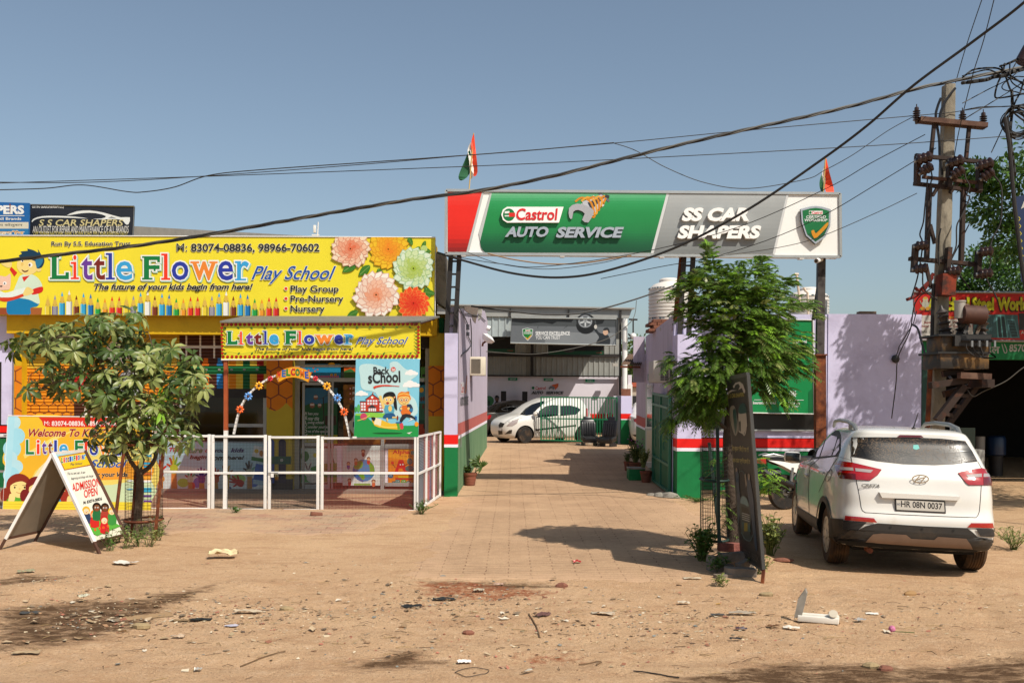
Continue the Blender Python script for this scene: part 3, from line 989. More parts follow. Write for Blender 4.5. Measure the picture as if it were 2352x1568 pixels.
A.poly([(0, 1145), (0, 1080), (60, 1100), (200, 1060), (270, 1050), (250, 1100), (120, 1145)], 'e6f2ea', 4); A.poly([(0, 1150), (130, 1145), (255, 1105), (240, 1140), (80, 1190), (0, 1180)], 'd8401c', 3)
A.poly([(240, 1115), (280, 1040), (340, 1065), (345, 1100), (280, 1130)], 'f0d884', 4)
A.poly([(-40, 1060), (-20, 930), (60, 930), (110, 905), (105, 1050), (60, 1070)], 'f0c8b0', 3); A.ell(50, 1000, 20, 18, 'f8f8f4', 12); A.ell(48, 1003, 8, 9, '201010', 10); A.ell(12, 1032, 16, 8, '2a1a18', 10)
pc = ['e8cf3c', '9a9aa4', '36a8d8', 'eceee8', '7a3416', '36a8d8', '1a74b4', '22a044', 'ee9a2a', 'e4371a', 'd82a22']
tip = [1120, 1120, 1085, 1070, 1120, 1095, 1105, 1145, 1150, 1130, 1130]
for k in range(33):
 x, c, ty = 500 + k * 74.6, pc[k % 11], tip[k % 11] + k * .35
 yb, yt = 1338 + k * .45, ty + 120
 A.rect(x - 31, yt, x + 31, yb, c); A.rect(x + 14, yt, x + 31, yb, hexmix(c, '202060' if k % 11 == 1 else '000000', .3)); A.rect(x - 31, yt, x - 20, yb, hexmix(c, 'ffffff' if k % 11 != 1 else '4a1a7a', .4))
 A.poly([(x - 31, yt + 6), (x, ty), (x + 31, yt + 6), (x + 16, yt - 18), (x, yt + 10), (x - 16, yt - 18)], 'dcb850')
 A.poly([(x - 12, ty + 46), (x, ty), (x + 12, ty + 46), (x, ty + 52)], c)
A.text("Run By S.S. Education Trust", 537, 563, 1365, 622, '161616', .02, 0, 'f0eedc', .02)
A.conv = Dm
A.text("83074-08836, 98966-70602", 438.5, 559.2, 734, 581.3, '26261c', .03, 0, 'f2efdc', .02); A.text('M:', 405.4, 559.2, 430, 577.5, '26261c', .0, 0, 'f2efdc', .015)
bx = [(520, 715, 720, 958), (740, 705, 825, 958), (850, 725, 968, 962), (980, 725, 1098, 962), (1105, 685, 1200, 962), (1215, 770, 1385, 968), (1485, 718, 1672, 962), (1685, 690, 1780, 965), (1795, 772, 1970, 968), (1990, 772, 2275, 970)]
bx = [dbox(zA, b) for b in bx] + [dbox(zB, b) for b in ((55, 355, 205, 548), (222, 358, 362, 548))]
little_flower(A, bx, sd=(2.2, 2.0), ow=.035)
A.text("The future of your kids begin from here!", 216.4, 651, 580.8, 670.2, '181814', .035, .3, 'f2efdc', .02)
A.conv = zB
A.text("Play School", 385, 405, 1225, 583, '1f4fa0', .015, .45, 'f2efdc', .02)
for y, t, x1 in ((598, "Play Group", 1250), (697, "Pre-Nursery", 1298), (795, "Nursery", 1112)):
 A.ell(727, y + 32, 20, 20, 'f4efdc', 14); A.ell(727, y + 32, 16, 16, 'e0301c', 14)
 A.text(t, 772, y, x1, y + 86, '1a1a16', .025, 0, 'f2efdc', .02)
for x, y, l, an in ((1430, 370, 170, 2.55), (1560, 400, 150, 2.4), (1590, 120, 110, .6), (1940, 120, 90, 1.1), (2110, 610, 120, 1.2), (1440, 850, 130, 2.6), (1640, 430, 130, 1.2), (2080, 230, 80, -1.2), (2080, 240, 90, .3), (2060, 220, 60, 2.8), (2100, 660, 110, .2)):
 leaf2(A, x, y, l, an)
A.ell(2095, 235, 34, 34, 'b8cf7a', 14)
dahlia(A, 1740, 240, 205, 'f0c024', 'f08a1c', 'd89a10', 6, 3)
dahlia(A, 1365, 235, 200, 'f2dcc0', 'e0704a', 'cf9a80', 6, 1)
dahlia(A, 1990, 430, 220, 'dcead0', 'a8c040', 'a8c8a0', 6, 4)
dahlia(A, 1620, 690, 235, 'f6eee0', 'e88a60', 'dcb0a0', 6, 2)
dahlia(A, 1990, 775, 165, 'f0501c', 'd82a10', 'f09040', 6, 5)
A.mb.v = [(min(v[0], P(999, 600, YB).x - .006), v[1], min(max(v[2], P(v[0] * F / YB + CX, 722.6 + 5 * max(0, min(1, (v[0] * F / YB + CX) / 1000)), YB).z + .004), P(v[0] * F / YB + CX, 541.5 + 3.6 * (v[0] * F / YB + CX) / 1000, YB).z - .008)) for v in A.mb.v]
A.build("printed_artwork", ban)
# ------------------------------------------------------------------ awning and its signs
YA = 17.12
aw = thing("awning", "grey sheet awning on an orange post over the school entrance", "awning", (-3.6, 17.2, 0))
mb = MB()
a0, a1, b1, b0 = P(505, 741, YA - .06), P(967, 741, YA - .06), P(1010, 729, 19.75), P(560, 729, 19.75)
mb.prism([a0, a1, b1, b0], V((0, 0, .03)), mat("weathered_roof_sheet", '77756c', 0.7, 0.2, var=0.2, vs=3, bump=.2))
mb.build("roof_sheet", aw)
mb = MB()
for t in (0.03, .5, .97):
 mb.bar(a0.lerp(a1, t) - V((0, 0, .03)), b0.lerp(b1, t) - V((0, 0, .03)), .04, .04, MRU)
mb.build("rafter", aw)
MOPO = mat("orange_post_paint", '9c4a22', 0.55, var=0.15, vs=5)
mb = MB(); mb.bar(P(519, 824, YA + .05), P(519, 988, YA + .05), .062, .062, MOPO); mb.bar(P(519, 988, YA + .05), P(517, 1176, YA + .05), .062, .062, MWM); mb.build("post", aw)
sg = thing("awning_sign", "yellow sign with a rose border hanging along the front of the awning", "sign", (-2.5, YA, 2.6))
sheet("panel", [zB(78, 970), zB(2055, 962), zB(2058, 1325), zB(88, 1332)], YA, .04, MYB, sg)
mb = MB(); mb.tube([P(*zB(86, 1334), YA), P(*zB(2058, 1328), YA)], .012, MWM, 4); mb.build("frame", sg)
A = Art((0, YA, 0), N0, zB, 0.004)
def rose(A, x, y, r, c=0):
 A.ell(x, y, r, r, '9a160e', 9); A.ell(x - r * .15, y - r * .2, r * .62, r * .6, 'd42a1a', 8); A.ell(x + r * .1, y - r * .1, r * .25, r * .22, '8a120c', 6)
for k in range(45):
 x = 100 + k * 43.6
 yy = 985 - (x - 90) * .004
 rose(A, x, yy, 17); rose(A, x + 6, 1304 - (x - 90) * .003, 16)
 if k % 3 == 0:
  leaf2(A, x + 12, yy + 28, 30, .5, '1f6a2c')
  leaf2(A, x + 18, 1280, 30, -.7, '1f6a2c')
for (ya, sgn) in ((1002, 1), (1276, -1)):
 A.line([(110 + i * 20, ya + sgn * 8 + 9 * math.sin(i * .55) * sgn) for i in range(95)], 3, '4a8a2c')
for k in range(8):
 rose(A, 92 + k * .8, 1018 + k * 36, 14); rose(A, 2040, 1010 + k * 36, 15)
 leaf2(A, 108, 1030 + k * 34, 22, .4, '1f6a2c'); leaf2(A, 2022, 1030 + k * 34, 22, 2.7, '1f6a2c')
bx = [(138, 1050, 248, 1182), (255, 1050, 310, 1182), (330, 1068, 402, 1182), (410, 1068, 488, 1182), (495, 1046, 552, 1180), (562, 1082, 655, 1182), (712, 1046, 828, 1180), (839, 1048, 893, 1180), (905, 1086, 1010, 1182), (1010, 1086, 1205, 1182), (1205, 1084, 1295, 1182), (1303, 1082, 1392, 1180)]
little_flower(A, bx, sd=(5, 5), ow=.03, bold=.045)
A.text("The future of your kids begin from here!", 423, 1210, 1395, 1250, '181814', .035, .3, 'f2efdc', .015)
A.text("Play School", 1420, 1107, 1940, 1202, '1f4fa0', .015, .45, 'f2efdc', .018)
A.build("printed_artwork", sg)
bs = thing("hanging_banner", "sky blue back to school banner hanging below the right end of the awning sign", "banner", (-1.9, 17.0, 1.35))
YS = 17.02
c4 = [z6(660, 12), z6(1275, 12), z6(1262, 765), z6(640, 770)]
sheet("sheet", c4, YS, .012, pm('86cfe6'), bs)
A = Art((0, YS, 0), N0, z6, 0.003)
A.poly([(690, 100), (720, 65), (800, 60), (900, 80), (980, 110), (990, 50), (1060, 40), (1140, 110), (1230, 130), (1250, 170), (1180, 230), (1160, 330), (1240, 420), (1230, 560), (950, 560), (900, 480), (850, 340), (720, 300), (700, 180)], 'c4e6e8', 4)
def cloud(A, x, y, w, c='f4f4f2'):
 for dx, r in ((-.3, .16), (-.05, .25), (.22, .17), (.42, .1)):
  A.ell(x + dx * w, y - r * w * .4, r * w, r * w * .9, c, 14)
 A.rect(x - w * .5, y - .05 * w, x + w * .5, y + .08 * w, c)
cloud(A, 1195, 155, 125); cloud(A, 1192, 270, 160); cloud(A, 715, 355, 120)
A.poly([(655, 540), (800, 528), (940, 535), (940, 575), (655, 580)], '8ccf4a')
A.poly([(650, 555), (760, 565), (840, 640), (1000, 655), (1180, 655), (1262, 650), (1262, 762), (641, 766)], '1f9a4a', 0)
A.rect(703, 425, 925, 520, 'c63a26'); A.poly([(752, 405), (820, 352), (890, 405)], 'c63a26'); A.rect(760, 400, 880, 520, 'c63a26')
A.line([(750, 405), (820, 352), (892, 405)], 9, '33383e'); A.rect(697, 418, 760, 428, '33383e'); A.rect(880, 418, 925, 428, '33383e'); A.rect(705, 518, 925, 527, '33383e')
A.poly([(768, 485), (815, 452), (862, 485)], '33383e'); A.rect(775, 485, 856, 520, 'b43220')
for x in (710, 735, 888, 910):
 for y in (435, 462, 490):
  A.rect(x, y, x + 18, y + 20, 'e6ecf0')
for x in (770, 795, 822, 848):
 for y in (408, 435):
  A.rect(x, y, x + 18, y + 18, 'e6ecf0')
for x in (782, 802, 822, 840):
 A.rect(x, 488, x + 14, 516, 'e6ecf0')
A.ell(817, 383, 12, 12, 'f2f2ec', 12); A.line([(820, 352), (820, 334)], 3, '704020'); A.poly([(820, 334), (834, 341), (820, 348)], 'e8782a')
A.ell(686, 488, 16, 40, '58b060', 14); A.ell(659, 500, 12, 30, '3f9a50', 12)
A.ell(735, 568, 34, 34, 'c8466a', 18); A.line([(675, 607), (700, 600), (765, 575), (795, 548)], 6, 'e8d060', 3)
A.poly([(810, 575), (845, 575), (900, 595), (1000, 635), (1080, 632), (1095, 690), (1040, 690), (930, 680), (840, 655)], 'ecc030', 2)
A.poly([(845, 575), (908, 595), (900, 655), (835, 640)], 'f0e8cc'); A.poly([(808, 573), (850, 577), (842, 605), (826, 612)], '202428', 2)
A.poly([(1050, 634), (1078, 630), (1092, 690), (1062, 692)], '56a83c'); A.poly([(1080, 630), (1112, 632), (1118, 680), (1092, 690)], 'd84a54', 2)
A.line([(880, 655), (960, 672), (1060, 665)], 8, 'f4dc70', 3)
A.ell(965, 728, 145, 8, '0f5a2a', 20)
A.poly([(1150, 725), (1205, 715), (1170, 735), (1200, 745)], 'f2f2ee'); A.poly([(1165, 565), (1235, 585), (1155, 620), (1190, 595)], 'f2f2ee')
A.ell(1245, 640, 20, 24, 'eea02a', 14)
A.poly([(930, 440), (925, 360), (985, 328), (1040, 355), (1058, 500), (1030, 480), (1010, 400), (940, 400)], '17181c', 4)
A.ell(975, 412, 53, 46, 'f0ce7c', 22); A.poly([(925, 385), (950, 345), (1010, 345), (1030, 385), (985, 372)], '17181c', 3)
A.ell(957, 403, 11, 13, 'f6f4ee', 12); A.ell(995, 405, 11, 13, 'f6f4ee', 12); A.ell(958, 405, 6, 8, '2a1a10', 10); A.ell(995, 407, 6, 8, '2a1a10', 10); A.ell(966, 438, 15, 12, 'b0302a', 12); A.ell(1032, 382, 9, 9, 'f0a86a', 8)
A.poly([(880, 375), (905, 365), (915, 400), (930, 440), (940, 480), (920, 490), (895, 420)], 'f0ce7c', 3)
A.poly([(935, 475), (960, 455), (1005, 462), (1030, 480), (1020, 545), (945, 545)], '5aa8c0', 3); A.ell(990, 490, 18, 30, 'f0d070', 12); A.poly([(945, 540), (1020, 535), (1042, 575), (985, 586), (922, 578)], '1f5a8a', 3)
A.line([(960, 580), (965, 612)], 14, 'f0ce7c'); A.line([(1010, 575), (1060, 575)], 14, 'f0ce7c'); A.ell(1062, 580, 9, 24, '8a3a34', 10)
A.ell(1125, 408, 56, 52, 'f0ce7c', 22); A.poly([(1062, 415), (1065, 350), (1120, 322), (1180, 340), (1165, 325), (1190, 390), (1180, 410), (1165, 375), (1080, 380)], 'e8862a', 3); A.line([(1066, 362), (1120, 345), (1178, 360)], 8, 'f4c86a', 2)
for x in (1102, 1146):
 A.ell(x, 408, 21, 19, 'c83a2c', 16); A.ell(x, 408, 16, 14, 'f4e4b4', 14); A.ell(x, 409, 6, 8, '201810', 10)
A.line([(1110, 440), (1128, 446), (1145, 438)], 4, '8a3a24', 2)
A.poly([(1095, 470), (1160, 460), (1195, 480), (1185, 550), (1105, 552)], 'e2762a', 3); A.poly([(1150, 460), (1190, 450), (1212, 500), (1190, 530)], '2f3c54', 3); A.ell(1092, 492, 12, 24, '2f7cb0', 12); A.ell(1195, 505, 16, 18, '2f7cb0', 12)
A.ell(1096, 490, 10, 14, 'f0ce7c', 10); A.ell(1168, 490, 12, 14, 'f0ce7c', 10)
A.poly([(1108, 548), (1180, 545), (1225, 575), (1245, 580), (1240, 600), (1150, 570), (1100, 630), (1080, 625)], '23262e', 2); A.poly([(1228, 560), (1250, 568), (1246, 610), (1236, 605)], '1f64a8'); A.poly([(1045, 620), (1095, 618), (1100, 632), (1045, 632)], '1f64a8')
A.text("Back", 828, 88, 985, 160, '26282a', .02, -.05); A.ell(1021, 112, 23, 23, 'd43a2a', 16); A.text("to", 1005, 98, 1038, 130, 'f2f0ea', .02)
A.text("sChool", 778, 138, 1090, 252, '26282a', .025, -.04, slope=-14)
A.line([(832, 292), (860, 278), (940, 268), (1080, 276)], [22, 18, 14, 6], 'd8432a', 4)
A.build("printed_artwork", bs)
mb = MB(); mb.box(P(*z6(648, 768), YS), (.07, .03, .03), MWM); mb.build("tie", bs)
# ------------------------------------------------------------------ mesh fence with gate
YFN = 17.15
WRED, WBLK = mat("red_wire", '8a3a30', 0.6, .2), mat("dark_wire", '3c3c3e', 0.5, .4)
def wires(mb, x0, x1, y0, y1, d, m, sp=3.25, r=.0022):
 k = int((x1 - x0) / sp)
 for i in range(1, k):
  x = x0 + (x1 - x0) * i / k + rnd.uniform(-.15, .15)
  mb.tube([P(x, y0, d), P(x + rnd.uniform(-.3, .3), y1, d)], r, m, 3, False)
 k = int((y1 - y0) / sp)
 for i in range(1, k):
  y = y0 + (y1 - y0) * i / k
  mb.tube([P(x0, y, d + .003), P((x0 + x1) / 2, y + rnd.uniform(-.4, .4), d + .004), P(x1, y, d + .003)], r, m, 3, False)
def fence_panel(name, label, cat, x0, x1, yt, ym, yb, wm, feet=True, group="mesh fence panels in front of the school", pw=6.6):
 t = thing(name, label, cat, P(x0, 1172, YFN) * 1.0, group)
 mb = MB()
 wd = pw / F * YFN
 for x in (x0 + pw / 2, x1 - pw / 2):
  mb.bar(P(x, yt, YFN), P(x - .8, yb + 5, YFN), wd, .04, MWM, V((0, 1, 0)), .004)
 for y, h in ((yt + 4, 6.5), (ym, 5.5), (yb, 6.5)):
  mb.bar(P(x0 + pw, y, YFN), P(x1 - pw, y, YFN), .038, h / F * YFN, MWM, V((0, 1, 0)), .003)
 if feet:
  for x in (x0 + 40, x1 - 7):
   mb.cyl(P(x, yb, YFN - .03), P(x, yb + 9, YFN - .03), .008, MWM)
 mb.build("frame", t)
 mb = MB(); wires(mb, x0 + 4, x1 - 4, yt + 4, yb, YFN + .015, wm); mb.build("wire_mesh", t)
 return t
fence_panel("mesh_fence", "mesh fence panel standing behind the leaning welcome banner", "fence", -70, 338, 996, 1082, 1164, WBLK)
fence_panel("mesh_fence", "red mesh fence panel between the welcome banner and the orange post", "fence", 338, 484, 997, 1083, 1168, WRED)
fence_panel("mesh_fence", "grey mesh fence panel crossed by the orange awning post", "fence", 486, 613, 998, 1086, 1170, WBLK)
gt = fence_panel("mesh_gate", "closed white mesh gate with a latch and padlock", "gate", 616, 734, 1000, 1085, 1171, WBLK, False)
mb = MB(); q = P(628, 1087, YFN - .04)
mb.cyl(q + V((-.1, 0, .01)), q + V((.08, 0, .01)), .008, MST); mb.box(q + V((-.02, 0, -.02)), (.05, .01, .09), MWM); mb.build("latch", gt)
mb = MB(); mb.box(q + V((.06, -.01, -.08)), (.05, .025, .055), mat("brass_padlock", '5a4020', .4, .8), None, .006); mb.tube([q + V((.04, -.01, -.05)), q + V((.045, -.01, -.01)), q + V((.075, -.01, -.01)), q + V((.08, -.01, -.05))], .005, MST, 6); mb.build("padlock", gt)
fence_panel("mesh_fence", "widest red mesh fence panel between the gate and the fence corner", "fence", 737, 958, 1002, 1086, 1173, WRED)
rp = thing("mesh_fence", "side fence panel with coloured sheets behind its wires running back to the building", "fence", P(958, 1172, YFN), "mesh fence panels in front of the school")
fa, fb = P(958, 1176, YFN), V((P(1011, 1140, 19.45).x, 19.45, 0.02))
ha, hb = P(958, 1001, YFN).z, P(1008, 990, 19.45).z
mb = MB()
def RP(t, z):
 q = fa.lerp(fb, t)
 return V((q.x, q.y, (fa.z + z * (ha - fa.z)) * (1 - t) + (fb.z + z * (hb - fb.z)) * t))
for t in (0.0, .36, .7, .99):
 mb.bar(RP(t, 0), RP(t, 1), .04, .04, MWM, V((0, 1, 0)))
for z in (.02, .5, .99):
 mb.bar(RP(0.01, z), RP(.985, z), .035, .035, MWM)
mb.build("frame", rp)
mb = MB()
for k in range(1, 48):
 mb.tube([RP(.01, k / 48), RP(.5, k / 48 + rnd.uniform(-.004, .004)), RP(.98, k / 48)], .0018, MWM, 3, False)
mb.build("wire_mesh", rp)
mb = MB(); nrm = (fb - fa).cross(V((0, 0, 1))).normalized() * -.05
for a, b, c in ((.01, .2, '22304a'), (.2, .36, '3a4a60'), (.36, .55, 'a01c1c'), (.55, .62, 'a8302a'), (.62, .69, '4a2a6a'), (.7, .84, 'b02418'), (.84, .98, '8a1c20')):
 mb.add([RP(a, .03) + nrm, RP(b, .03) + nrm, RP(b, .97) + nrm, RP(a, .97) + nrm], [(0, 1, 2, 3)], mat("plastic_sheet_" + c, c, .45, var=.3, vs=4))
mb.build("plastic_sheet", rp)
ar = thing("welcome_arch", "white garden arch with a welcome plaque and painted flowers above the gate", "arch", P(680, 1000, YFN))
apx = [(168, 755), (183, 680), (205, 595), (240, 510), (290, 440), (360, 375), (440, 322), (500, 298), (560, 284), (640, 278), (720, 288), (790, 312), (850, 345), (905, 395), (955, 455), (1000, 525), (1035, 600), (1058, 690), (1075, 768)]
mb = MB(); pts = [P(*zD(*p), YFN + .03) for p in spline(apx, 3, False)]
for a, b in zip(pts, pts[1:]):
 mb.bar(a, b + (b - a).normalized() * .01, .03, .062, MWM, V((0, 1, 0)))
mb.build("tube", ar)
def art_flower(x, y, r, c):
 mb = MB(); q = P(*zD(x, y), YFN - .02); rr = r / 1.96 / 1.7415 / F * YFN
 m = mat("enamel_" + c, c, .25, spec=.6)
 for k in range(8):
  an = 2 * math.pi * k / 8
  mb.ball(q + V((math.cos(an), 0, math.sin(an))) * rr * .62, rr * .4, m, 10, 1, .5, .62, Matrix.Rotation(-an, 3, 'Y') @ Matrix.Rotation(0, 3, 'Y'))
 mb.ball(q + V((0, -.015, 0)), rr * .26, mat("enamel_brown", '4a2410', .3), 10, 1, .6, 1)
 mb.build("flower", ar)
for x, y, r, c in ((215, 562, 33, 'e2601c'), (280, 460, 34, '5a90d0'), (364, 377, 34, 'e6a41c'), (453, 321, 22, 'cc1c30'), (807, 321, 22, 'cc1c30'), (897, 380, 34, 'e6a41c'), (979, 471, 34, '5a90d0'), (1031, 582, 34, 'e2601c')):
 art_flower(x, y, r, c)
top = [(495, 290), (560, 246), (635, 228), (705, 240), (776, 276)]
bot = [(752, 350), (700, 326), (635, 312), (570, 322), (518, 350)]
ot = spline(top, 4, False); ob = spline(bot, 4, False)
mb = MB(); mb.prism([P(*zD(*p), YFN - .03) for p in ot + ob], V((0, .03, 0)), mat("enamel_orange", 'c8781a', .35)); pl = mb.build("plaque", ar)
A = Art((0, YFN - .03, 0), N0, zD, .003)
A.poly([(x * .95 + 635 * .05, y * .93 + 290 * .07) for x, y in ot + ob], 'f2ac1e')
for k in range(60):
 t = rnd.uniform(.04, .96); u = rnd.uniform(.12, .88)
 i = t * (len(ot) - 1); a = ot[int(i)]; b = ob[len(ob) - 1 - int(i)]
 A.ell(a[0] + (b[0] - a[0]) * u, a[1] + (b[1] - a[1]) * u, 2.2, 2.2, 'f6ecc8', 6)
for k, (ch, c) in enumerate(zip("WELCOME", ('d42a24', '3a6ab0', '2a8a3a', 'c8242c', '1f7a4a', 'e8701c', '3a5ab0'))):
 x = 520 + k * 36; y = 262 - 27 * math.sin((k + .3) / 6.6 * math.pi)
 A.text(ch, x - 14, y + 6, x + 20, y + 62, c, .05, .08 - .03 * k)
A.build("lettering", pl)
mb = MB(); mb.box(PG(727, 1180, .03), (.19, .1, .06), MBRK, Matrix.Rotation(.3, 3, 'Z') @ Matrix.Rotation(.12, 3, 'Y'), .012)
tag(mb.build("brick"), "broken red brick lying against the foot of the widest fence panel", "brick")
# ------------------------------------------------------------------ welcome banner leaning on the fence
wb = thing("leaning_banner", "framed welcome to kids banner leaning on the fence behind the sandwich board", "banner", P(180, 1171, 17.2))
T4 = [P(18.6, 954.7, 17.0), P(351, 959, 17.0), P(346, 1174, 16.86), P(6.5, 1168.7, 16.86)]
wn_ = (T4[1] - T4[0]).cross(T4[3] - T4[0]).normalized()
if wn_.y > 0: wn_ = -wn_
mb = MB(); mb.prism(T4, -wn_ * .03, pm('f0d23c')); mb.build("panel", wb)
mb = MB(); mb.tube(T4, .012, MWM, 4, closed=True); mb.build("frame", wb)
A = Art(T4[0], wn_, zW, .004)
A.poly([(120, 45), (2040, 62), (2015, 1200), (50, 1180)], 'f2b92a')
A.poly([(300, 60), (900, 62), (500, 300), (330, 340), (250, 620), (60, 700), (60, 500)], 'f0c22e', 3)
A.poly([(420, 880), (560, 700), (900, 560), (1300, 480), (2000, 420), (2015, 1190), (400, 1180)], 'eed66a', 2)
A.poly([(420, 900), (620, 640), (560, 880), (560, 1180), (400, 1180)], 'f0e4b0', 2)
A.poly([(1100, 820), (1500, 700), (2010, 640), (2010, 900), (1700, 880), (1300, 900)], 'f0a02c', 2)
A.poly([(1150, 1000), (1500, 960), (2010, 900), (2010, 1195), (1150, 1195)], 'cfe0b4', 2)
A.poly([(310, 560), (700, 330), (1010, 220), (1000, 235), (720, 370), (330, 610)], 'f6dc70')
for x, y, r in ((180, 130, 95), (225, 310, 108), (160, 480, 120), (215, 720, 92), (140, 600, 90), (150, 830, 110)):
 A.ell(x, y, r, r, 'b8e2ec' if r < 100 else 'a4dcec', 24)
A.poly([(112, 48), (200, 48), (150, 800), (56, 1050)], 'aee0ee')
A.poly([(515, 60), (1690, 68), (1690, 120), (1600, 195), (620, 190), (575, 165), (560, 110)], 'dc2c1a', 1)
A.text("M:", 590, 112, 664, 168, 'f4f0e8', 0); A.text("83074-08836, 98966-70602", 690, 110, 1580, 186, 'f4f0e8', .02)
A.text("Welcome To Kids Zone", 385, 215, 1640, 320, 'a01c14', .03, .35, 'f0ead8', .015)
bx = [(345, 358, 455, 555), (488, 360, 530, 552), (560, 385, 622, 552), (640, 385, 705, 552), (722, 365, 760, 556), (790, 420, 905, 562), (1000, 368, 1110, 560), (1128, 370, 1165, 562), (1195, 425, 1310, 568), (1320, 428, 1500, 570), (1510, 428, 1625, 572), (1640, 430, 1720, 570)]
little_flower(A, bx, sd=(6, 6), ow=.03, bold=.02, serif=False)
A.text("Play School", 880, 625, 1700, 760, '1f4fa0', .02, .4, 'f2efdc', .015)
A.text("A new world for your kids", 700, 790, 1705, 870, '1c1a14', .025, 0, 'f2efdc', .015)
def kid(A, x, y, s, hair, shirt, skin='f2da8c'):
 A.ell(x - 10 * s, y - 15 * s, 170 * s, 165 * s, hair, 24); A.ell(x - 190 * s, y + 110 * s, 70 * s, 100 * s, hair, 16)
 A.poly([(x - 130 * s, y + 130 * s), (x + 120 * s, y + 130 * s), (x + 150 * s, y + 215 * s), (x - 150 * s, y + 215 * s)], shirt, 2)
 A.ell(x, y + 20 * s, 128 * s, 125 * s, skin, 24)
 A.poly([(x - 130 * s, y - 20 * s), (x - 60 * s, y - 130 * s), (x + 60 * s, y - 120 * s), (x + 125 * s, y - 30 * s), (x + 40 * s, y - 75 * s), (x - 60 * s, y - 60 * s)], hair, 3)
 for k in (-1, 1):
  A.ell(x + k * 65 * s, y + 5 * s, 11 * s, 15 * s, '2a1a10', 10); A.line([(x + k * 60 * s - 25 * s, y - 22 * s), (x + k * 60 * s + 25 * s, y - 24 * s)], 6 * s, '6a2a14')
 A.line([(x - 45 * s, y + 68 * s), (x, y + 82 * s), (x + 45 * s, y + 68 * s)], 6 * s, 'b0501c', 3); A.ell(x, y + 25 * s, 12 * s, 14 * s, 'e8c070', 10)
 for k in (-1, 1):
  A.poly([(x + k * 130 * s, y + 90 * s), (x + k * 60 * s, y + 125 * s), (x + k * 90 * s, y + 225 * s), (x + k * 150 * s, y + 215 * s)], skin, 3)
kid(A, 262, 990, 1.0, '8a2a14', '5aa82c'); kid(A, 500, 1010, .9, '7a1a14', 'e06030'); kid(A, 800, 1005, .85, '8a1c14', '2a94b8'); kid(A, 1010, 1040, .8, 'a0301c', 'c8322c')
for y, c in ((510, '1c8ab8'), (560, '2aa0c8'), (660, '2aa8d0'), (700, '35b0d8'), (800, 'b85a24'), (900, 'eef0ec'), (1000, '2a9cc0'), (1030, '34a4c8'), (1095, '6a3a96'), (1165, '6a3a96')):
 A.rect(1915, y, 2022, y + 28, c)
for y, c in ((905, 'e8eef0'), (1020, '6ab4d0')):
 A.poly([(1680, y), (1730, y - 14), (1790, y), (1730, y + 14)], c)
A.poly([(42, 1178), (2012, 1192), (2010, 1312), (38, 1284)], 'f0d83a'); A.line([(40, 1215), (2012, 1235)], 5, 'c8a828'); A.line([(40, 1250), (2012, 1272)], 5, 'c8a828')
A.mb.v = [v for v in A.mb.v]
A.build("printed_artwork", wb)
hb_ = thing("wall_banner", "pale blue banner of painted hands on the wall behind the fence", "banner", P(480, 1123, 20.3))
c4 = [z5(30, 255), z5(1785, 285), z5(1770, 1015), z5(20, 995)]
sheet("sheet", c4, 20.34, .01, pm('b4dce8'), hb_)
A = Art((0, 20.34, 0), N0, z5, .003)
A.poly([(40, 700), (500, 640), (1100, 700), (1780, 720), (1770, 1012), (24, 992)], 'e2ecea', 1)
for x, y, rx, ry, c in ((120, 840, 110, 80, 'f0a040'), (520, 900, 90, 70, 'a8d040'), (740, 900, 60, 80, '5a6ac0'), (1390, 840, 110, 70, 'a8d87a'), (1620, 900, 80, 70, '5a7ac8'), (660, 950, 50, 60, 'e04030'), (1240, 990, 40, 30, '2a50a0')):
 A.ell(x, y, rx, ry, c, 20)
def hand(A, x, y, s, palm, arm, fc, rot=0.0, yb=995):
 if rot == 0:
  A.poly([(x - 42 * s, yb), (x - 38 * s, y + 60 * s), (x + 38 * s, y + 60 * s), (x + 46 * s, yb)], arm)
 c0, s0 = math.cos(rot), math.sin(rot)
 T = lambda a, b: (x + (a * c0 - b * s0) * s, y + (a * s0 + b * c0) * s)
 for i, (an, L_) in enumerate(((-1.05, 120), (-.38, 165), (-.05, 185), (.28, 165), (.85, 130))):
  fx, fy = math.sin(an), -math.cos(an)
  A.line([T(fx * 20, fy * 20), T(fx * L_, fy * L_)], [34 * s, 22 * s], fc[i % len(fc)], 2)
 A.poly([T(-50, -30), T(0, -48), T(50, -30), T(58, 30), T(38, 75), T(-38, 75), T(-56, 30)], palm, 2)
hand(A, 160, 720, 1.0, 'd81c14', 'e88a3c', ['d81c14']); hand(A, 375, 670, 1.1, 'b8c42c', 'e8883a', ['c84a1c', 'a8501c', 'b8b82a', '6aa02a', '4a9a3c'])
hand(A, 630, 830, .8, 'd8d0b0', 'c8863a', ['c83a2c', '6aa46a', 'e0e0d8']); hand(A, 810, 830, .95, '2c2a8a', 'c88a2c', ['2c2a8a'])
hand(A, 1030, 830, .9, 'c8501c', 'c0822c', ['c83a1c']); hand(A, 1200, 790, 1.0, 'b0b058', 'c89a3c', ['c0a04a', '8a4a24', '8aa04a'])
hand(A, 1400, 900, .95, 'c0241c', 'c0241c', ['c0241c'], -1.1); hand(A, 1560, 730, .95, 'b0c0b0', 'c08a50', ['22262a', '22262a', '22262a', '7a8a90', '6ab0a0'])
A.poly([(1635, 315), (1785, 345), (1785, 580), (1588, 548)], 'dfe8e8'); A.poly([(1590, 490), (1785, 520), (1785, 580), (1588, 548)], '1f7a3a'); A.ell(1670, 405, 36, 34, 'd8b828', 10); A.ell(1745, 440, 30, 50, 'c8842a', 10)
A.poly([(1660, 600), (1785, 620), (1785, 945), (1612, 915)], '2a6ac0'); A.poly([(1620, 850), (1785, 870), (1785, 945), (1612, 915)], 'a8c8d8')
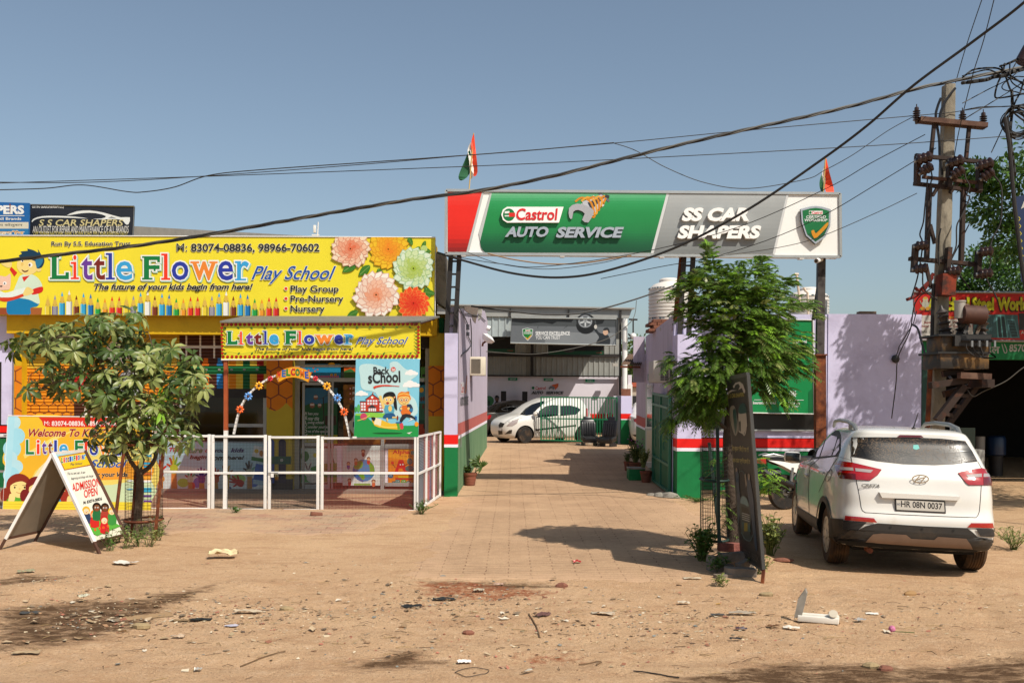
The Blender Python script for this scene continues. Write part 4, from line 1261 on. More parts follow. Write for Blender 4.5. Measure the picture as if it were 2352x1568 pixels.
A.text("The", 300, 345, 475, 415, 'c01c58', .03, .3); A.text("future", 500, 345, 825, 435, '1f9a6a', .03, .3); A.text("of", 862, 355, 960, 425, 'c8241c', .03, .3); A.text("your", 985, 375, 1225, 450, '241a5a', .03, .3); A.text("kids", 1265, 355, 1478, 425, '3a1a6a', .03, .3)
A.text("begin", 620, 465, 890, 550, '161616', .03, .3); A.text("from", 905, 465, 1165, 550, '161616', .03, .3); A.text("here!", 1205, 475, 1478, 540, '161616', .03, .3)
A.build("printed_artwork", hb_)
# ------------------------------------------------------------------ sandwich board
ab = thing("sandwich_board", "folding admission open board standing on the dusty verge", "sandwich board", (-5.7, 12.8, 0))
Af, Rf, Lf, wv = P(120, 1041, 12.5), PG(229, 1272), PG(-1, 1262), V((.1, .7, 0))
MAF = mat("board_frame_paint", 'd8d4ce', .5, var=.08, vs=5)
MBRN = mat("brown_board_leg", '4a2c1c', .7, var=.2)
def apanel(foot, name, inner):
 e = (foot - Af)
 low = Af + e * .885
 n = e.cross(wv).normalized()
 if n.dot(CAM - Af) < 0: n = -n
 mb = MB(); mb.prism([Af, low, low + wv, Af + wv], -n * .02, inner); p = mb.build("panel", ab)
 for o, ww in ((V((0, 0, 0)), MAF), (wv, MBRN)):
  mb = MB(); mb.bar(Af + o + n * .004, low + o + n * .004, .045, .035, ww); mb.bar(low + o, foot + o, .035, .03, MBRN); mb.build("leg", ab)
 mb = MB(); mb.bar(low + V((0, 0, .0)), low + wv, .03, .03, MBRN); mb.bar(Af + n * .004, Af + wv + n * .004, .03, .03, MAF); mb.build("crossbar", ab)
 return n, p
nr, pr = apanel(Rf, "front", pm('e6e0c8'))
nl, pl_ = apanel(Lf, "back", mat("board_back", '8e8577', .8, var=.12, vs=3))
A = Art(Af, nr, zW, .006)
A.poly([(712, 555), (1135, 495), (1180, 560), (1420, 1080), (1640, 1500), (1300, 1640), (1180, 1568), (900, 960)], 'e8e4d4')
A.poly([(712, 555), (1135, 492), (1165, 545), (770, 600)], '9cd0d8'); A.poly([(712, 555), (770, 600), (860, 790), (960, 1010), (1080, 1280), (1180, 1568), (1150, 1540)], 'a8d8e4')
A.poly([(770, 580), (1145, 520), (1240, 705), (858, 770)], 'a8622c'); A.poly([(782, 592), (1138, 532), (1228, 690), (865, 755)], 'e6c024')
bx = [(818 + 27 * k, 595 - k * 3.5, 842 + 27 * k, 668 - k * 4.5) for k in range(6)] + [(985 + 27 * k, 572 - k * 3.5, 1009 + 27 * k, 640 - k * 4.5) for k in range(6)]
little_flower(A, bx, sd=(2, 2), ow=.02, bold=.03, serif=False)
A.text("Play School", 940, 672, 1100, 712, '2a2a5a', .01, .2, None, slope=-16)
A.text("This is a new year. A new", 900, 795, 1140, 840, '33333a', .008, .2, slope=-22); A.text("Beginning and things will change", 950, 862, 1245, 902, '33333a', .008, .2, slope=-40)
A.text("ADMISSION", 965, 945, 1340, 1055, 'd8241c', .015, -.2, 'c8b8ac', .02, slope=-85)
A.text("OPEN", 1120, 1030, 1305, 1138, 'd8241c', .015, -.2, 'c8b8ac', .02, slope=-42)
A.text("M: 83074-08836", 1112, 1178, 1362, 1222, '1c1c20', .03, -.1, slope=-58)
A.poly([(1130, 1420), (1300, 1380), (1560, 1480), (1640, 1510), (1300, 1640), (1200, 1600)], '58a83a', 1)
for x, y, r, hr, sh, sk in ((1150, 1300, 52, 'e8a828', '2a3a5a', 'f0c898'), (1260, 1350, 56, 'e8742a', 'c8241c', 'f2d0a0'), (1290, 1255, 58, '20140e', '1f6a3a', '7a4a2a'), (1400, 1260, 56, '2a1a10', 'a83a2a', '6a4024'), (1490, 1310, 48, 'e0b030', '3a8a3a', 'f0cc98'), (1390, 1425, 54, 'b81c1c', 'c81c20', 'f0cc98')):
 A.poly([(x - 45, y + 40), (x + 45, y + 40), (x + 62, y + 170), (x - 50, y + 175)], sh, 2)
 A.ell(x, y, r, r * 1.05, hr, 18); A.ell(x + 2, y + 14, r * .74, r * .78, sk, 16)
 for k in (-1, 1):
  A.ell(x + k * r * .3, y + 8, r * .16, r * .2, 'f4f2ec', 8); A.ell(x + k * r * .3, y + 10, r * .09, r * .12, '20140c', 8)
 A.ell(x + 4, y + r * .55, r * .2, r * .1, 'a8302a', 8)
for x, y in ((1270, 1560), (1330, 1540), (1380, 1530), (1440, 1510)):
 A.ell(x, y, 16, 16, 'e86a1c', 10); A.ell(x, y, 6, 6, '6a2a10', 8)
w0 = wv.normalized(); e0 = (Rf - Af)
def clampA(v):
 q = V(v) - Af
 a_, b_ = q.dot(w0), 0
 e = e0.normalized(); t = q.dot(e); r = q - e * t
 u = r.dot(w0) / 1.0
 wp = (wv - e * wv.dot(e)); wl = wp.length; wp.normalize()
 u = q.dot(wp); n_ = q.dot(nr)
 u = max(.03, min(wl - .01, u)); t0 = (wv.dot(e)) * u / wl
 t = max(.02 + t0, min(e0.length * .88 + t0, t))
 return tuple(Af + e * t + wp * u + nr * n_)
A.mb.v = [clampA(v) for v in A.mb.v]
A.build("printed_artwork", pr)
# ------------------------------------------------------------------ rooftop billboards, shed roof, end fin, neighbour
bb = thing("billboard", "dark car workshop billboard standing behind the yellow banner", "billboard", P(187, 540, 23))
c4 = [zA(313, 180), zA(1402, 197), zA(1384, 512), zA(300, 512)]
c4b = [c4[0], c4[1], (c4[2][0], 560), (c4[3][0], 560)]
sheet("panel", c4b, 23, .06, pm('262a34'), bb)
mb = MB(); mb.tube([P(*c, 22.99) for c in (c4b[3], c4[0], c4[1], c4b[2])], .018, MST, 4); mb.build("frame", bb)
mb = MB(); [mb.bar(P(x, 545, 23.15), P(x, 545, 23.15) - V((0, 0, 5.2)), .08, .08, MDS) for x in (100, 260)]; mb.build('post', bb)
A = Art((0, 23, 0), N0, zA, .005)
A.text("GSTIN: 06AEGFS6900M1ZQ", 335, 188, 667, 220, 'e6e6e2', .02)
A.poly([(333, 365), (345, 330), (440, 300), (600, 297), (780, 305), (920, 325), (760, 318), (560, 313), (430, 318), (360, 340)], 'e8eceb', 2)
A.poly([(697, 293), (800, 250), (940, 240), (1090, 265), (1260, 312), (1358, 312), (1342, 385), (1310, 380), (1280, 345), (1200, 330), (1060, 335), (970, 328), (1060, 325), (1110, 300), (1000, 268), (860, 268)], 'e8eceb', 2)
A.poly([(1128, 318), (1165, 305), (1220, 320)], '262a34')
A.text("S S CAR SHAPERS", 405, 335, 1290, 402, 'd2c690', .015, .2, None, slope=0)
A.text("AN OUTLET FOR REPAIR AND MAINTENANCE OF ALL BRANDS", 340, 402, 1345, 474, 'e8e6e0', .0, .15, slope=0)
A.text("OPP. PUNJAB NATIONAL BANK, LADWA ROAD, PIPLI, KURUKSHETRA-136131", 350, 460, 1332, 512, 'c8bc60', .0, .15)
A.build("printed_artwork", bb)
bb = thing("billboard", "blue car workshop billboard with a rust streak at the frame edge", "billboard", P(30, 540, 22.6))
sheet("panel", [(-80, 462), zA(303, 162), (zA(298, 0)[0], 560), (-80, 560)], 22.6, .06, pm('1f64a8'), bb)
mb = MB(); [mb.bar(P(x, 545, 22.75), P(x, 545, 22.75) - V((0, 0, 5.2)), .08, .08, MDS) for x in (-50, 50)]; mb.build('post', bb)
A = Art((0, 22.6, 0), N0, zA, .005)
A.rect(-120, 362, 298, 430, 'd8d2bc'); A.rect(-120, 430, 297, 500, '2a78b0')
A.text("SHAPERS", -300, 186, 252, 280, 'eceeec', .05); A.rect(-120, 292, 255, 299, 'e4e6e4')
A.text("Repair of All Brands", -260, 312, 222, 350, 'e8e8e4', .02)
A.text("वन स्टॉप सोलुशन", -190, 375, 235, 412, '2a3438', .01)
A.text("वर्कशॉप", -140, 450, 250, 500, 'd8a870', .03, 0, 'ece4d0', .04)
A.poly([(98, 170), (112, 172), (108, 260), (102, 280)], '7a3a1c')
A.build("printed_artwork", bb)
sr = thing("shed_roof", "long grey corrugated shed wall behind the yellow banner", "shed", P(400, 535, 26))
MCOR = mat("galvanised_sheet", '8d9396', .45, .5, var=.12, vs=2)
mb = MB()
a, b = P(280, 518, 25.5), P(760, 545, 36)
mb.prism([a, b, b - V((0, 0, .25)), a - V((0, 0, .3))], V((.05, .3, 0)), mat("eave_gutter", '8f8c86', .6, .3, var=.15))
mb.build("gutter", sr)
mb = MB(); L0 = a - V((0, 0, .3)); L1 = b - V((0, 0, .25))
for i in range(60):
 q = L0.lerp(L1, i / 60); q2 = L0.lerp(L1, (i + .35) / 60); q3 = L0.lerp(L1, (i + 1) / 60)
 o = V((.05, .12, 0)); o2 = V((.05, .2, 0)); dn = V((0, 0, -5.2))
 mb.add([q + o, q2 + o, q2 + o + dn, q + o + dn], [(0, 3, 2, 1)], MCOR); mb.add([q2 + o2, q3 + o2, q3 + o2 + dn, q2 + o2 + dn], [(0, 3, 2, 1)], MCOR)
mb.build("corrugated_wall", sr)
mb = MB(); q = P(727, 545, 24); mb.cyl(q - V((0, 0, .5)), P(731, 510, 24), .02, MWM, .012); mb.box(P(723, 526, 24), (.06, .08, .18), MWM, None, .01); mb.box(P(725, 540, 24), (.18, .03, .03), MWM)
tag(mb.build("antenna"), "thin white aerial with a small box above the yellow banner", "antenna")
fin = thing("concrete_fin", "bare weathered concrete slab end beside the yellow banner", "wall", P(1008, 720, 20.2))
mb = MB(); cs = [zL(285, 190), zL(412, 212), zL(432, 890), zL(285, 800)]
mb.prism([P(*c, 20.25) for c in cs], V((0, 1.0, 0)), MCON)
mb.build("slab", fin)
mb = MB(); wbox(mb, 1000, 770 - 40, 1019, 800, 20.6, .4, MGRN); wbox(mb, 1003, 800, 1019, 1140, 20.75, .4, MYOL); mb.build("lower_wall", fin)
nb = thing("neighbour_wall", "lilac wall with red and green bands left of the school", "wall", P(0, 1140, 20))
mb = MB()
for y0, y1, m in ((560, 975, MLIL), (975, 993, MRED), (993, 1004, MWHT), (1004, 1150, MGRN)):
 wbox(mb, -420, y0, 34, y1, 20.3, .3, m)
mb.build("wall_face", nb)
mb = MB(); wbox(mb, -60, 831, 3, 975, 20.29, .05, MDS); mb.build("window", nb)
# ================================================================== FOLIAGE TOOLS
def leaf_mat(name, c1, c2, trans=0.25, rough=0.45, dust=None):
 m = bpy.data.materials.new(name)
 m.use_nodes = True
 n, L = m.node_tree.nodes, m.node_tree.links
 b = n["Principled BSDF"]
 b.inputs["Roughness"].default_value = rough
 b.inputs["Specular IOR Level"].default_value = 0.4
 g = n.new("ShaderNodeNewGeometry")
 mx = n.new("ShaderNodeMix"); mx.data_type = 'RGBA'
 mx.inputs[6].default_value, mx.inputs[7].default_value = lin(c1) + [1], lin(c2) + [1]
 L.new(g.outputs["Random Per Island"], mx.inputs[0])
 L.new(mx.outputs[2], b.inputs["Base Color"])
 tr = n.new("ShaderNodeBsdfTranslucent")
 hs = n.new("ShaderNodeHueSaturation")
 hs.inputs["Value"].default_value = 1.3
 L.new(mx.outputs[2], hs.inputs["Color"])
 L.new(hs.outputs[0], tr.inputs[0])
 ms = n.new("ShaderNodeMixShader")
 ms.inputs[0].default_value = trans
 L.new(b.outputs[0], ms.inputs[1]); L.new(tr.outputs[0], ms.inputs[2])
 L.new(ms.outputs[0], n["Material Output"].inputs[0])
 return m
def leafm(mb, p, d, L_, W, m, nrm=V((0, 0, 1)), droop=0.3):
 """one pointed leaf, folded a little along its rib"""
 d = d.normalized()
 s = d.cross(nrm)
 if s.length < 1e-3:
  s = V((1, 0, 0))
 s.normalize()
 u = s.cross(d)
 pts = [p, p + d * L_ * .35 - u * 0, p + d * L_ * .72 - u * L_ * droop * .25, p + d * L_ - u * L_ * droop * .6]
 v = [pts[0]]
 for q, w_, k in ((pts[1], .42, .06), (pts[2], .5, .06)):
  v += [q - s * W * w_ + u * W * k * 3, q, q + s * W * w_ + u * W * k * 3]
 v.append(pts[3])
 mb.add(v, [(0, 2, 1), (0, 3, 2), (1, 2, 5, 4), (2, 3, 6, 5), (4, 5, 7), (5, 6, 7)], m, False)
def rvec(q, zmin=-1.0, zmax=1.0):
 while True:
  v = V((q.uniform(-1, 1), q.uniform(-1, 1), q.uniform(-1, 1)))
  if 0.05 < v.length < 1 and zmin <= v.normalized().z <= zmax:
   return v.normalized()
def bush(name, parent, base, n, h, spread, L_, W, m, stem, seed, mstem, up=0.6):
 q = random.Random(seed)
 mb, ms = MB(), MB()
 for i in range(n):
  an, t = q.uniform(0, 6.28), q.uniform(.55, 1.1)
  top = V(base) + V((math.cos(an) * spread * q.uniform(.1, 1), math.sin(an) * spread * q.uniform(.1, 1), h * t))
  b0 = V(base) + V((q.uniform(-.04, .04), q.uniform(-.04, .04), 0))
  mid = b0.lerp(top, .5) + V((q.uniform(-.03, .03), q.uniform(-.03, .03), h * .08))
  ms.tube([b0, mid, top], [stem, stem * .8, stem * .4], mstem, 4, False)
  for k in range(q.randint(6, 11)):
   f = q.uniform(.25, 1.0)
   p = b0.lerp(mid, f * 2) if f < .5 else mid.lerp(top, f * 2 - 1)
   d = rvec(q, -.3, .9)
   leafm(mb, p, d, L_ * q.uniform(.6, 1.2), W * q.uniform(.7, 1.2), m, V((0, 0, 1)) + rvec(q) * .5)
 ms.build("stem", parent)
 return mb.build(name, parent)
LEAFD = leaf_mat("dusty_dark_leaf", '34481c', '566a2c', .2)
LEAFB = leaf_mat("neem_leaf", '38521a', '6a8836', .28, .36)
LEAFS = leaf_mat("glossy_shrub_leaf", '31501e', '567a2a', .2)
LEAFO = leaf_mat("olive_leaf", '5e6c30', '9aa060', .25, .4)
LEAFY = leaf_mat("young_leaf", '6e9a26', '8fb83a', .3)
MBARK = mat("grey_brown_bark", '5a4a3a', .9, var=.3, vs=10, bump=.7, bs=25)
MBARK2 = mat("dark_bark", '3e3228', .95, var=.4, vs=12, bump=1.0, bs=30)
MSTM = mat("green_stem", '54602c', .8, var=.2)
# ================================================================== WORKSHOP GATEWAY
z1, z2, z3, z4 = Zm(1750, 500, 1.3835), Zm(1750, 1150, 2.0905), Zm(2450, 950, 2.091), Zm(2550, 1650, 2.091)
zG = Zm(2480, 1380, 2.45); zP = Zm(1780, 1700, 5.2273)
YG = 19.55
gs = thing("gantry_sign", "wide red green and grey light box sign spanning the driveway on steel legs", "sign", P(1480, 1140, YG))
mb = MB(); c4 = [z1(48, 362), z1(2227, 380), z1(2230, 730), z1(45, 712)]
MFACE = mat("acrylic_white", 'e6e6e2', .25, var=.02, spec=.5)
slab(mb, c4, YG, .32, MFACE); mb.build("box", gs)
mb = MB(); pf = [P(*c, YG - .005) for c in c4]
for a, b in zip(pf, pf[1:] + pf[:1]):
 mb.bar(a, b, .05, .06, mat("sign_frame_aluminium", 'b4b6b4', .35, .6, var=.08), V((0, 1, 0)))
mb.build("frame", gs)
A = Art((0, YG, 0), N0, z1, .012, .00012)
def grad(A, Lx, Rx, y0, y1, cols, n=14):
 for i in range(n):
  a, b = y0 + (y1 - y0) * i / n, y0 + (y1 - y0) * (i + 1) / n
  t = (i + .5) / n * (len(cols) - 1)
  k = min(int(t), len(cols) - 2)
  c = hexmix(cols[k], cols[k + 1], t - k)
  A.poly([(Lx(a), a), (Rx(a), a), (Rx(b), b), (Lx(b), b)], c)
grad(A, lambda y: 57, lambda y: 246 - (y - 372) * .262, 372, 702, ['f0453a', 'ee2a1c', 'ec2a1a', 'dc2416', '8a1c18'])
A.poly([(246, 372), (258, 372), (174, 702), (160, 702)], 'c4c8c6'); A.poly([(292, 372), (302, 372), (244, 610), (240, 660), (228, 600)], 'c4c8c6')
def gl(y):
 x = 302 - (y - 372) * .245
 if y > 640: x = 236 + 30 * (1 - math.sqrt(max(0, 1 - ((y - 640) / 64) ** 2)))
 return x
grad(A, gl, lambda y: 1268 - (y - 378) * .262, 374, 706, ['7cc496', '2c9c58', '1f8e4a', '1d8a48', '1c7e44', '14613a', '0f4c32'], 22)
A.poly([(1268, 378), (1284, 378), (1196, 710), (1180, 710)], 'd8dada')
grad(A, lambda y: 1285 - (y - 380) * .268, lambda y: 1932 - (y - 384) * .235, 382, 712, ['b4b8b8', 'a4a8a8', '9ea2a2', '8e9292', '7c8080'])
A.poly([(1932, 384), (1944, 384), (1868, 714), (1855, 714)], 'd8dada')
mwhl = mat("letter_white", 'eceae6', .35); msil = mat("letter_silver", 'b8bcc2', .28, .55); mside = mat("letter_side", '3c4048', .4, .4)
DEP = .06
A.poly([(385, 453), (698, 453), (672, 540), (385, 540), (362, 525), (353, 496), (362, 468)], mwhl, 0, DEP, MWM)
A.ell(395, 497, 33, 35, '0f7a40', 22, depth=DEP + .002); A.poly([(372, 478), (398, 476), (398, 488), (372, 490)], 'f0f0ec', depth=DEP + .003); A.rect(395, 486, 430, 508, 'e02a22', depth=DEP + .004); A.rect(372, 500, 396, 506, 'f0f0ec', depth=DEP + .004)
A.text("Castrol", 436, 461, 666, 526, 'dd1f26', .02, .12, depth=DEP + .01)
A.text("AUTO", 372, 562, 614, 620, msil, .045, .25, depth=.07, side=mside); A.text("SERVICE", 655, 564, 1032, 624, msil, .045, .25, depth=.07, side=mside)
A.text("SS CAR", 1352, 457, 1724, 532, mwhl, .05, .22, depth=.09, side=MWM); A.text("SHAPERS", 1328, 555, 1792, 629, mwhl, .05, .22, depth=.09, side=MWM)
for k in range(4):
 x0, y0 = 795 + k * 32, 478 - k * 22
 A.line([(x0, y0 - 40), (x0 + 60, y0 + 20 - k * 3)], 13, ('d8d8dc', '6a6c74')[k % 2])
A.poly([(800, 425), (905, 385), (935, 400), (880, 490), (840, 510)], 'c4c6cc', 0); A.poly([(830, 430), (915, 392), (925, 402), (850, 470)], '3a3c44')
for k in range(5):
 A.line(spline([(762 + k * 34, 425 - k * 3), (800 + k * 30, 402 - k * 2), (850 + k * 20, 430 - k * 6), (870 + k * 12, 505 - k * 18), (850 + k * 18, 505 - k * 18)], 3, False), 11, ('d88a1c', 'e8a83a')[k % 2])
A.poly([(930, 385), (952, 390), (950, 405), (925, 402)], '3a3c40')
A.poly([(728, 460), (770, 435), (830, 448), (862, 470), (862, 490), (835, 540), (800, 525), (815, 490), (780, 470), (752, 480), (745, 518), (730, 512)], 'b0b2b8', 2, depth=.03); A.line([(735, 462), (775, 442), (830, 455), (858, 478)], 6, 'eceef0', 2); A.line([(745, 515), (752, 482), (782, 474), (812, 492), (802, 524)], 6, '3a3c44', 2)
SH = [(2010, 465), (2060, 452), (2095, 448), (2130, 453), (2177, 467), (2174, 560), (2145, 622), (2092, 658), (2040, 612), (2016, 540)]
A.poly(SH, msil, 0, .07, mside)
A.poly([(2092 + (x - 2092) * .88, 545 + (y - 545) * .89) for x, y in SH], '12743f', 0, .073); A.poly([(2092 + (x - 2092) * .88, 545 + (y - 545) * .89) for x, y in SH[5:9]], '0d5a34', 0, .0735)
A.rect(2056, 475, 2132, 495, 'eeeeea', depth=.075); A.text("Castrol", 2072, 477, 2129, 493, 'd8202a', .02, depth=.076); A.ell(2064, 485, 7, 8, '0f7a40', 10, depth=.076)
A.text("CERTIFIED", 2040, 501, 2150, 516, 'e4e6e6', .03, .15, depth=.076); A.text("WORKSHOP", 2031, 519, 2158, 534, 'e4e6e6', .03, .15, depth=.076)
A.poly([(2068, 588), (2085, 582), (2095, 600), (2150, 545), (2163, 540), (2155, 565), (2100, 622), (2082, 624)], 'd8921c', 2, .077)
A.build("printed_artwork", gs)
mb = MB()
for x in (145, 690, 1240, 2010):
 q = P(*z1(x, 716 + x * .009), YG + .05); mb.box(q, (.09, .16, .07), MWM)
mb.build("bracket", gs)
def ladder_leg(x0, x1, yt, yb, d, rungs):
 mb = MB()
 for x in (x0, x1):
  mb.bar(P(x, yt, d), P(x - (10 if yb > 740 else 2), yb, d), .09, .09, MDS, V((0, 1, 0)))
 for k in range(rungs):
  y = yt + 22 + (yb - yt - 40) * k / (rungs - 1)
  s = -10 * (y - yt) / (yb - yt) if yb > 740 else 0
  mb.bar(P(x0 + s, y, d), P(x1 + s, y, d), .035, .035, MDS, V((0, 1, 0)))
 return mb
ladder_leg(1036, 1055.5, 578, 766, YG + .2, 6).build("leg", gs)
ladder_leg(1571, 1592, 588, 768, YG + .25, 4).build("leg", gs)
mb = MB(); mb.bar(P(1565, 588, YG + .3), P(1548, 760, YG + .5), .08, .05, MRU); mb.build("brace", gs)
mb = MB(); q = P(1886, 594, YG + .25); mb.bar(q, P(1883, 815, YG + .25), .15, .12, mat("galvanised_post", '4c4744', .6, .4, var=.4, vs=4, col2='2c2422', thr=(.5, .6)), V((0, 1, 0)))
mb.bar(P(1883, 815, YG + .23), P(1884, 1150, YG + .23), .2, .16, MRU, V((0, 1, 0))); mb.box(P(1883, 815, YG + .22), (.24, .22, .03), MRU); mb.build("leg", gs)
mb = MB(); mb.bar(P(1868, 735, YG + .5), P(1882, 640, YG + .4), .06, .06, MDS); mb.build("brace", gs)
cc = thing("security_camera", "small white bullet camera under the right end of the gantry sign", "camera", P(*z1(2085, 735), YG + .1))
mb = MB(); q = P(*z1(2102, 748), YG + .05); mb.cyl(q + V((.09, .06, .03)), q + V((-.05, -.1, -.03)), .05, MWM); mb.cyl(q + V((-.05, -.1, -.03)), q + V((-.053, -.106, -.032)), .038, MGLS); mb.bar(q + V((.04, .02, .02)), q + V((.06, .05, .1)), .03, .03, MWM); mb.build("body", cc)
def flag(px, y0, y1, d, tip, orange, white, green, label):
 t = thing("flag", label, "flag", P(px, y1, d), "small tricolour flags on the gantry sign")
 mb = MB(); mb.cyl(P(px - 2, y1 + 4, d), P(tip[0], tip[1], d), .012, mat("bamboo", 'b89a5c', .7)); mb.build("pole", t)
 mb = MB()
 for pts, c in ((orange, 'd8401c'), (white, 'dcd8d0'), (green, '1f5a38')):
  s = spline(pts, 3)
  tri = tessellate_polygon([[V((x, y, 0)) for x, y in s]])
  vs = [P(x, y, d + .06 * math.sin((x - px) * .25 + y * .05)) for x, y in s]
  mb.add(vs, [list(k) for k in tri], mat("flag_" + c, c, .8, var=.08, vs=6))
 mb.build("cloth", t)
flag(1079, 330, 437, YG + .1, (1088, 306), [(1088, 308), (1092, 340), (1097, 395), (1086, 402), (1084, 352), (1082, 330)], [(1083, 326), (1086, 355), (1088, 400), (1080, 410), (1078, 372), (1074, 345)], [(1078, 345), (1082, 365), (1078, 400), (1060, 415), (1053, 405), (1066, 372)], "tricolour flag drooping at the left end of the gantry sign")
flag(1893, 370, 444, YG + .1, (1896, 361), [(1897, 362), (1905, 395), (1916, 442), (1898, 443), (1893, 410), (1894, 385)], [(1894, 380), (1896, 410), (1894, 436), (1890, 420), (1888, 402)], [(1889, 400), (1892, 425), (1892, 443), (1886, 440), (1882, 425), (1884, 410)], "tricolour flag with a wide orange fold at the right end of the gantry sign")
def banded(name, label, cat, loc, fn):
 t = thing(name, label, cat, loc)
 fn(t)
 return t
def pil(t, x0, x1, yt, yb, d, th, r0=992, r1=1020, r2=1029):
 mb = MB()
 wbox(mb, x0, yt, x1, r0, d, th, MLIL); mb.build("upper_paint", t)
 mb = MB(); wbox(mb, x0, r0, x1, r1, d, th, MRED); wbox(mb, x0, r1, x1, r2, d, th, MWHT); wbox(mb, x0, r2, x1, yb, d, th, MGRN); mb.build("painted_band", t)
lp = thing("gate_pillar", "narrow lilac pillar with a red band beside the school fence", "pillar", P(1035, 1140, YG))
pil(lp, 1020, 1051, 765, 1143, YG, .28, 998, 1020, 1027)
mb = MB(); q = P(1053, 1012, YG + .1); mb.tube([q + V((0, 0, .12)), q + V((.05, 0, .12)), q + V((.05, 0, -.12)), q + V((0, 0, -.12))], .01, MST, 6); mb.build("gate_hook", lp)
MLIL2 = mat("weathered_lilac_paint", 'b9aebc', .85, var=.1, vs=1.5, col2='8e8690', thr=(.52, .75), stretch=(6, 6, .6), bump=.25, bs=10, spec=.2)
MGRN2 = mat("faded_green_paint", '6c8a68', .85, var=.15, vs=1.5, col2='2a6a44', thr=(.5, .68), stretch=(9, 9, .5), bump=.25, bs=10, spec=.2)
MRED2 = mat("faded_red_paint", 'b4625c', .85, var=.12, vs=2, spec=.2, bump=.2, bs=10)
lw = thing("side_wall", "weathered lilac and green wall along the left of the driveway", "wall", (-1.0, 25, 0))
WL0, WL1 = V((-1.07, YG + .29, 0)), V((-.775, 31, 0))
def WLp(t, z):
 q = WL0.lerp(WL1, t)
 return V((q.x, q.y, z))
mb = MB(); N_ = 26; q = random.Random(3)
tops = [3.72 + .95 * (i / N_) + (q.uniform(-.06, .06) if .25 < i / N_ < .8 else 0) - (.25 if .55 < i / N_ < .72 else 0) - (.35 * max(0, (i / N_ - .86) / .14)) for i in range(N_ + 1)]
for i in range(N_):
 a, b = i / N_, (i + 1) / N_
 L = lambda s, e, t: s + (e - s) * t
 g0, g1 = gz(0, WLp(a, 0).y) - .1, gz(0, WLp(b, 0).y) - .1
 zs = [[g0, L(1.12, 1.20, a), L(1.18, 1.28, a), L(1.43, 1.55, a), tops[i]], [g1, L(1.12, 1.20, b), L(1.18, 1.28, b), L(1.43, 1.55, b), tops[i + 1]]]
 for k, m in enumerate((MGRN2, MWHT, MRED2, MLIL2)):
  mb.add([WLp(a, zs[0][k]), WLp(b, zs[1][k]), WLp(b, zs[1][k + 1]), WLp(a, zs[0][k + 1])], [(0, 1, 2, 3)], m)
 o = V((-.25, 0, 0))
 mb.add([WLp(a, zs[0][4]), WLp(b, zs[1][4]), WLp(b, zs[1][4]) + o, WLp(a, zs[0][4]) + o], [(0, 1, 2, 3)], MCON)
 mb.add([WLp(a, -.1) + o, WLp(a, zs[0][4]) + o, WLp(b, zs[1][4]) + o, WLp(b, -.1) + o], [(0, 1, 2, 3)], MLIL2)
e1 = WLp(1, 0); mb.box((e1.x - .125, e1.y + .06, 2.3), (.25, .12, 4.2), mat("bare_plaster", 'a89e94', .9, var=.2)); e0_ = WLp(0, 0); mb.box((e0_.x - .13, e0_.y - .005, 1.9), (.24, .01, 3.7), MLIL2)
mb.build("wall_face", lw)
nw = V((1, 0, 0)); dw = (WL1 - WL0).normalized(); nw = V((dw.y, -dw.x, 0))
A = Art(WL0, nw, z2, .006)
A.poly([(205, 160), (345, 155), (318, 300), (295, 270), (285, 230), (240, 200)], mat("bare_brickwork", '74685c', .95, var=.4, vs=9, bump=.9, bs=18, col2='8a4a3a', thr=(.55, .65)), 0)
A.rect(196, 790, 226, 890, 'd8d4d8'); A.text("Castrol", 198, 805, 225, 880, 'c0302c', .02); A.poly([(228, 890), (236, 800), (246, 730), (250, 740), (246, 830), (240, 880)], 'b8502c'); A.text("AUTO SERVICE", 192, 915, 258, 990, '4a4a4c', .03, slope=-10)
A.build("painted_lettering", lw)
mb = MB()
for pts in ([(180, 165), (250, 300), (255, 400), (280, 480), (200, 565)], [(275, 260), (285, 400), (280, 730)], [(230, 215), (330, 235), (345, 230), (400, 280)]):
 mb.tube([hit(*z2(*p), WL0 + nw * .02, nw) for p in spline(pts, 4, False)], .012, MBK, 5)
mb.build("cable", lw)
mb = MB()
for y in (315, 330, 345, 380, 395):
 mb.cyl(hit(*z2(243, y), WL0 + nw * .01, nw), hit(*z2(262, y), WL0 + nw * .05, nw), .02, MBK, n=6)
mb.build("insulator_rack", lw)
acl = thing("air_conditioner", "cream window air conditioner sticking out of the left driveway wall", "air conditioner", (-.8, 23.2, 2.5))
mb = MB(); MCRM = mat("cream_plastic", 'cfc6b2', .55, var=.08)
mb.box((-.80, 23.4, 2.69), (.36, .62, .43), MCRM, None, .015); mb.build("casing", acl)
mb = MB()
for k in range(13):
 mb.box((-.84, 23.085, 2.535 + k * .026), (.22, .02, .008), mat("grille_shadow", '5a5248', .8))
mb.build("grille", acl)
fl = thing("floodlight", "white floodlight on a bent rusty arm at the end of the left driveway wall", "lamp", P(*z2(380, 480), 28))
mb = MB(); mb.tube([P(*z2(375, 490), 27), P(*z2(380, 465), 27), P(*z2(405, 448), 27)], .03, MRU, 6); mb.build("arm", fl)
mb = MB(); a, b = P(*z2(402, 452), 27), P(*z2(438, 402), 27); mb.tube([a, a.lerp(b, .3), a.lerp(b, .7), b], [.07, .17, .2, .09], MWM, 12); mb.build("lamp_head", fl)
mb = MB(); mb.cyl(P(*z2(412, 335), 28), P(*z2(440, 345), 28), .07, MWM); mb.cyl(P(*z2(440, 345), 28), P(*z2(443, 346), 28), .055, MGLS); tag(mb.build("security_camera"), "white bullet camera high on the far end of the left driveway wall", "camera")
rp_ = thing("gate_pillar", "broad lilac pillar with a red band behind the tree guard", "pillar", P(1582, 1143, 19.5))
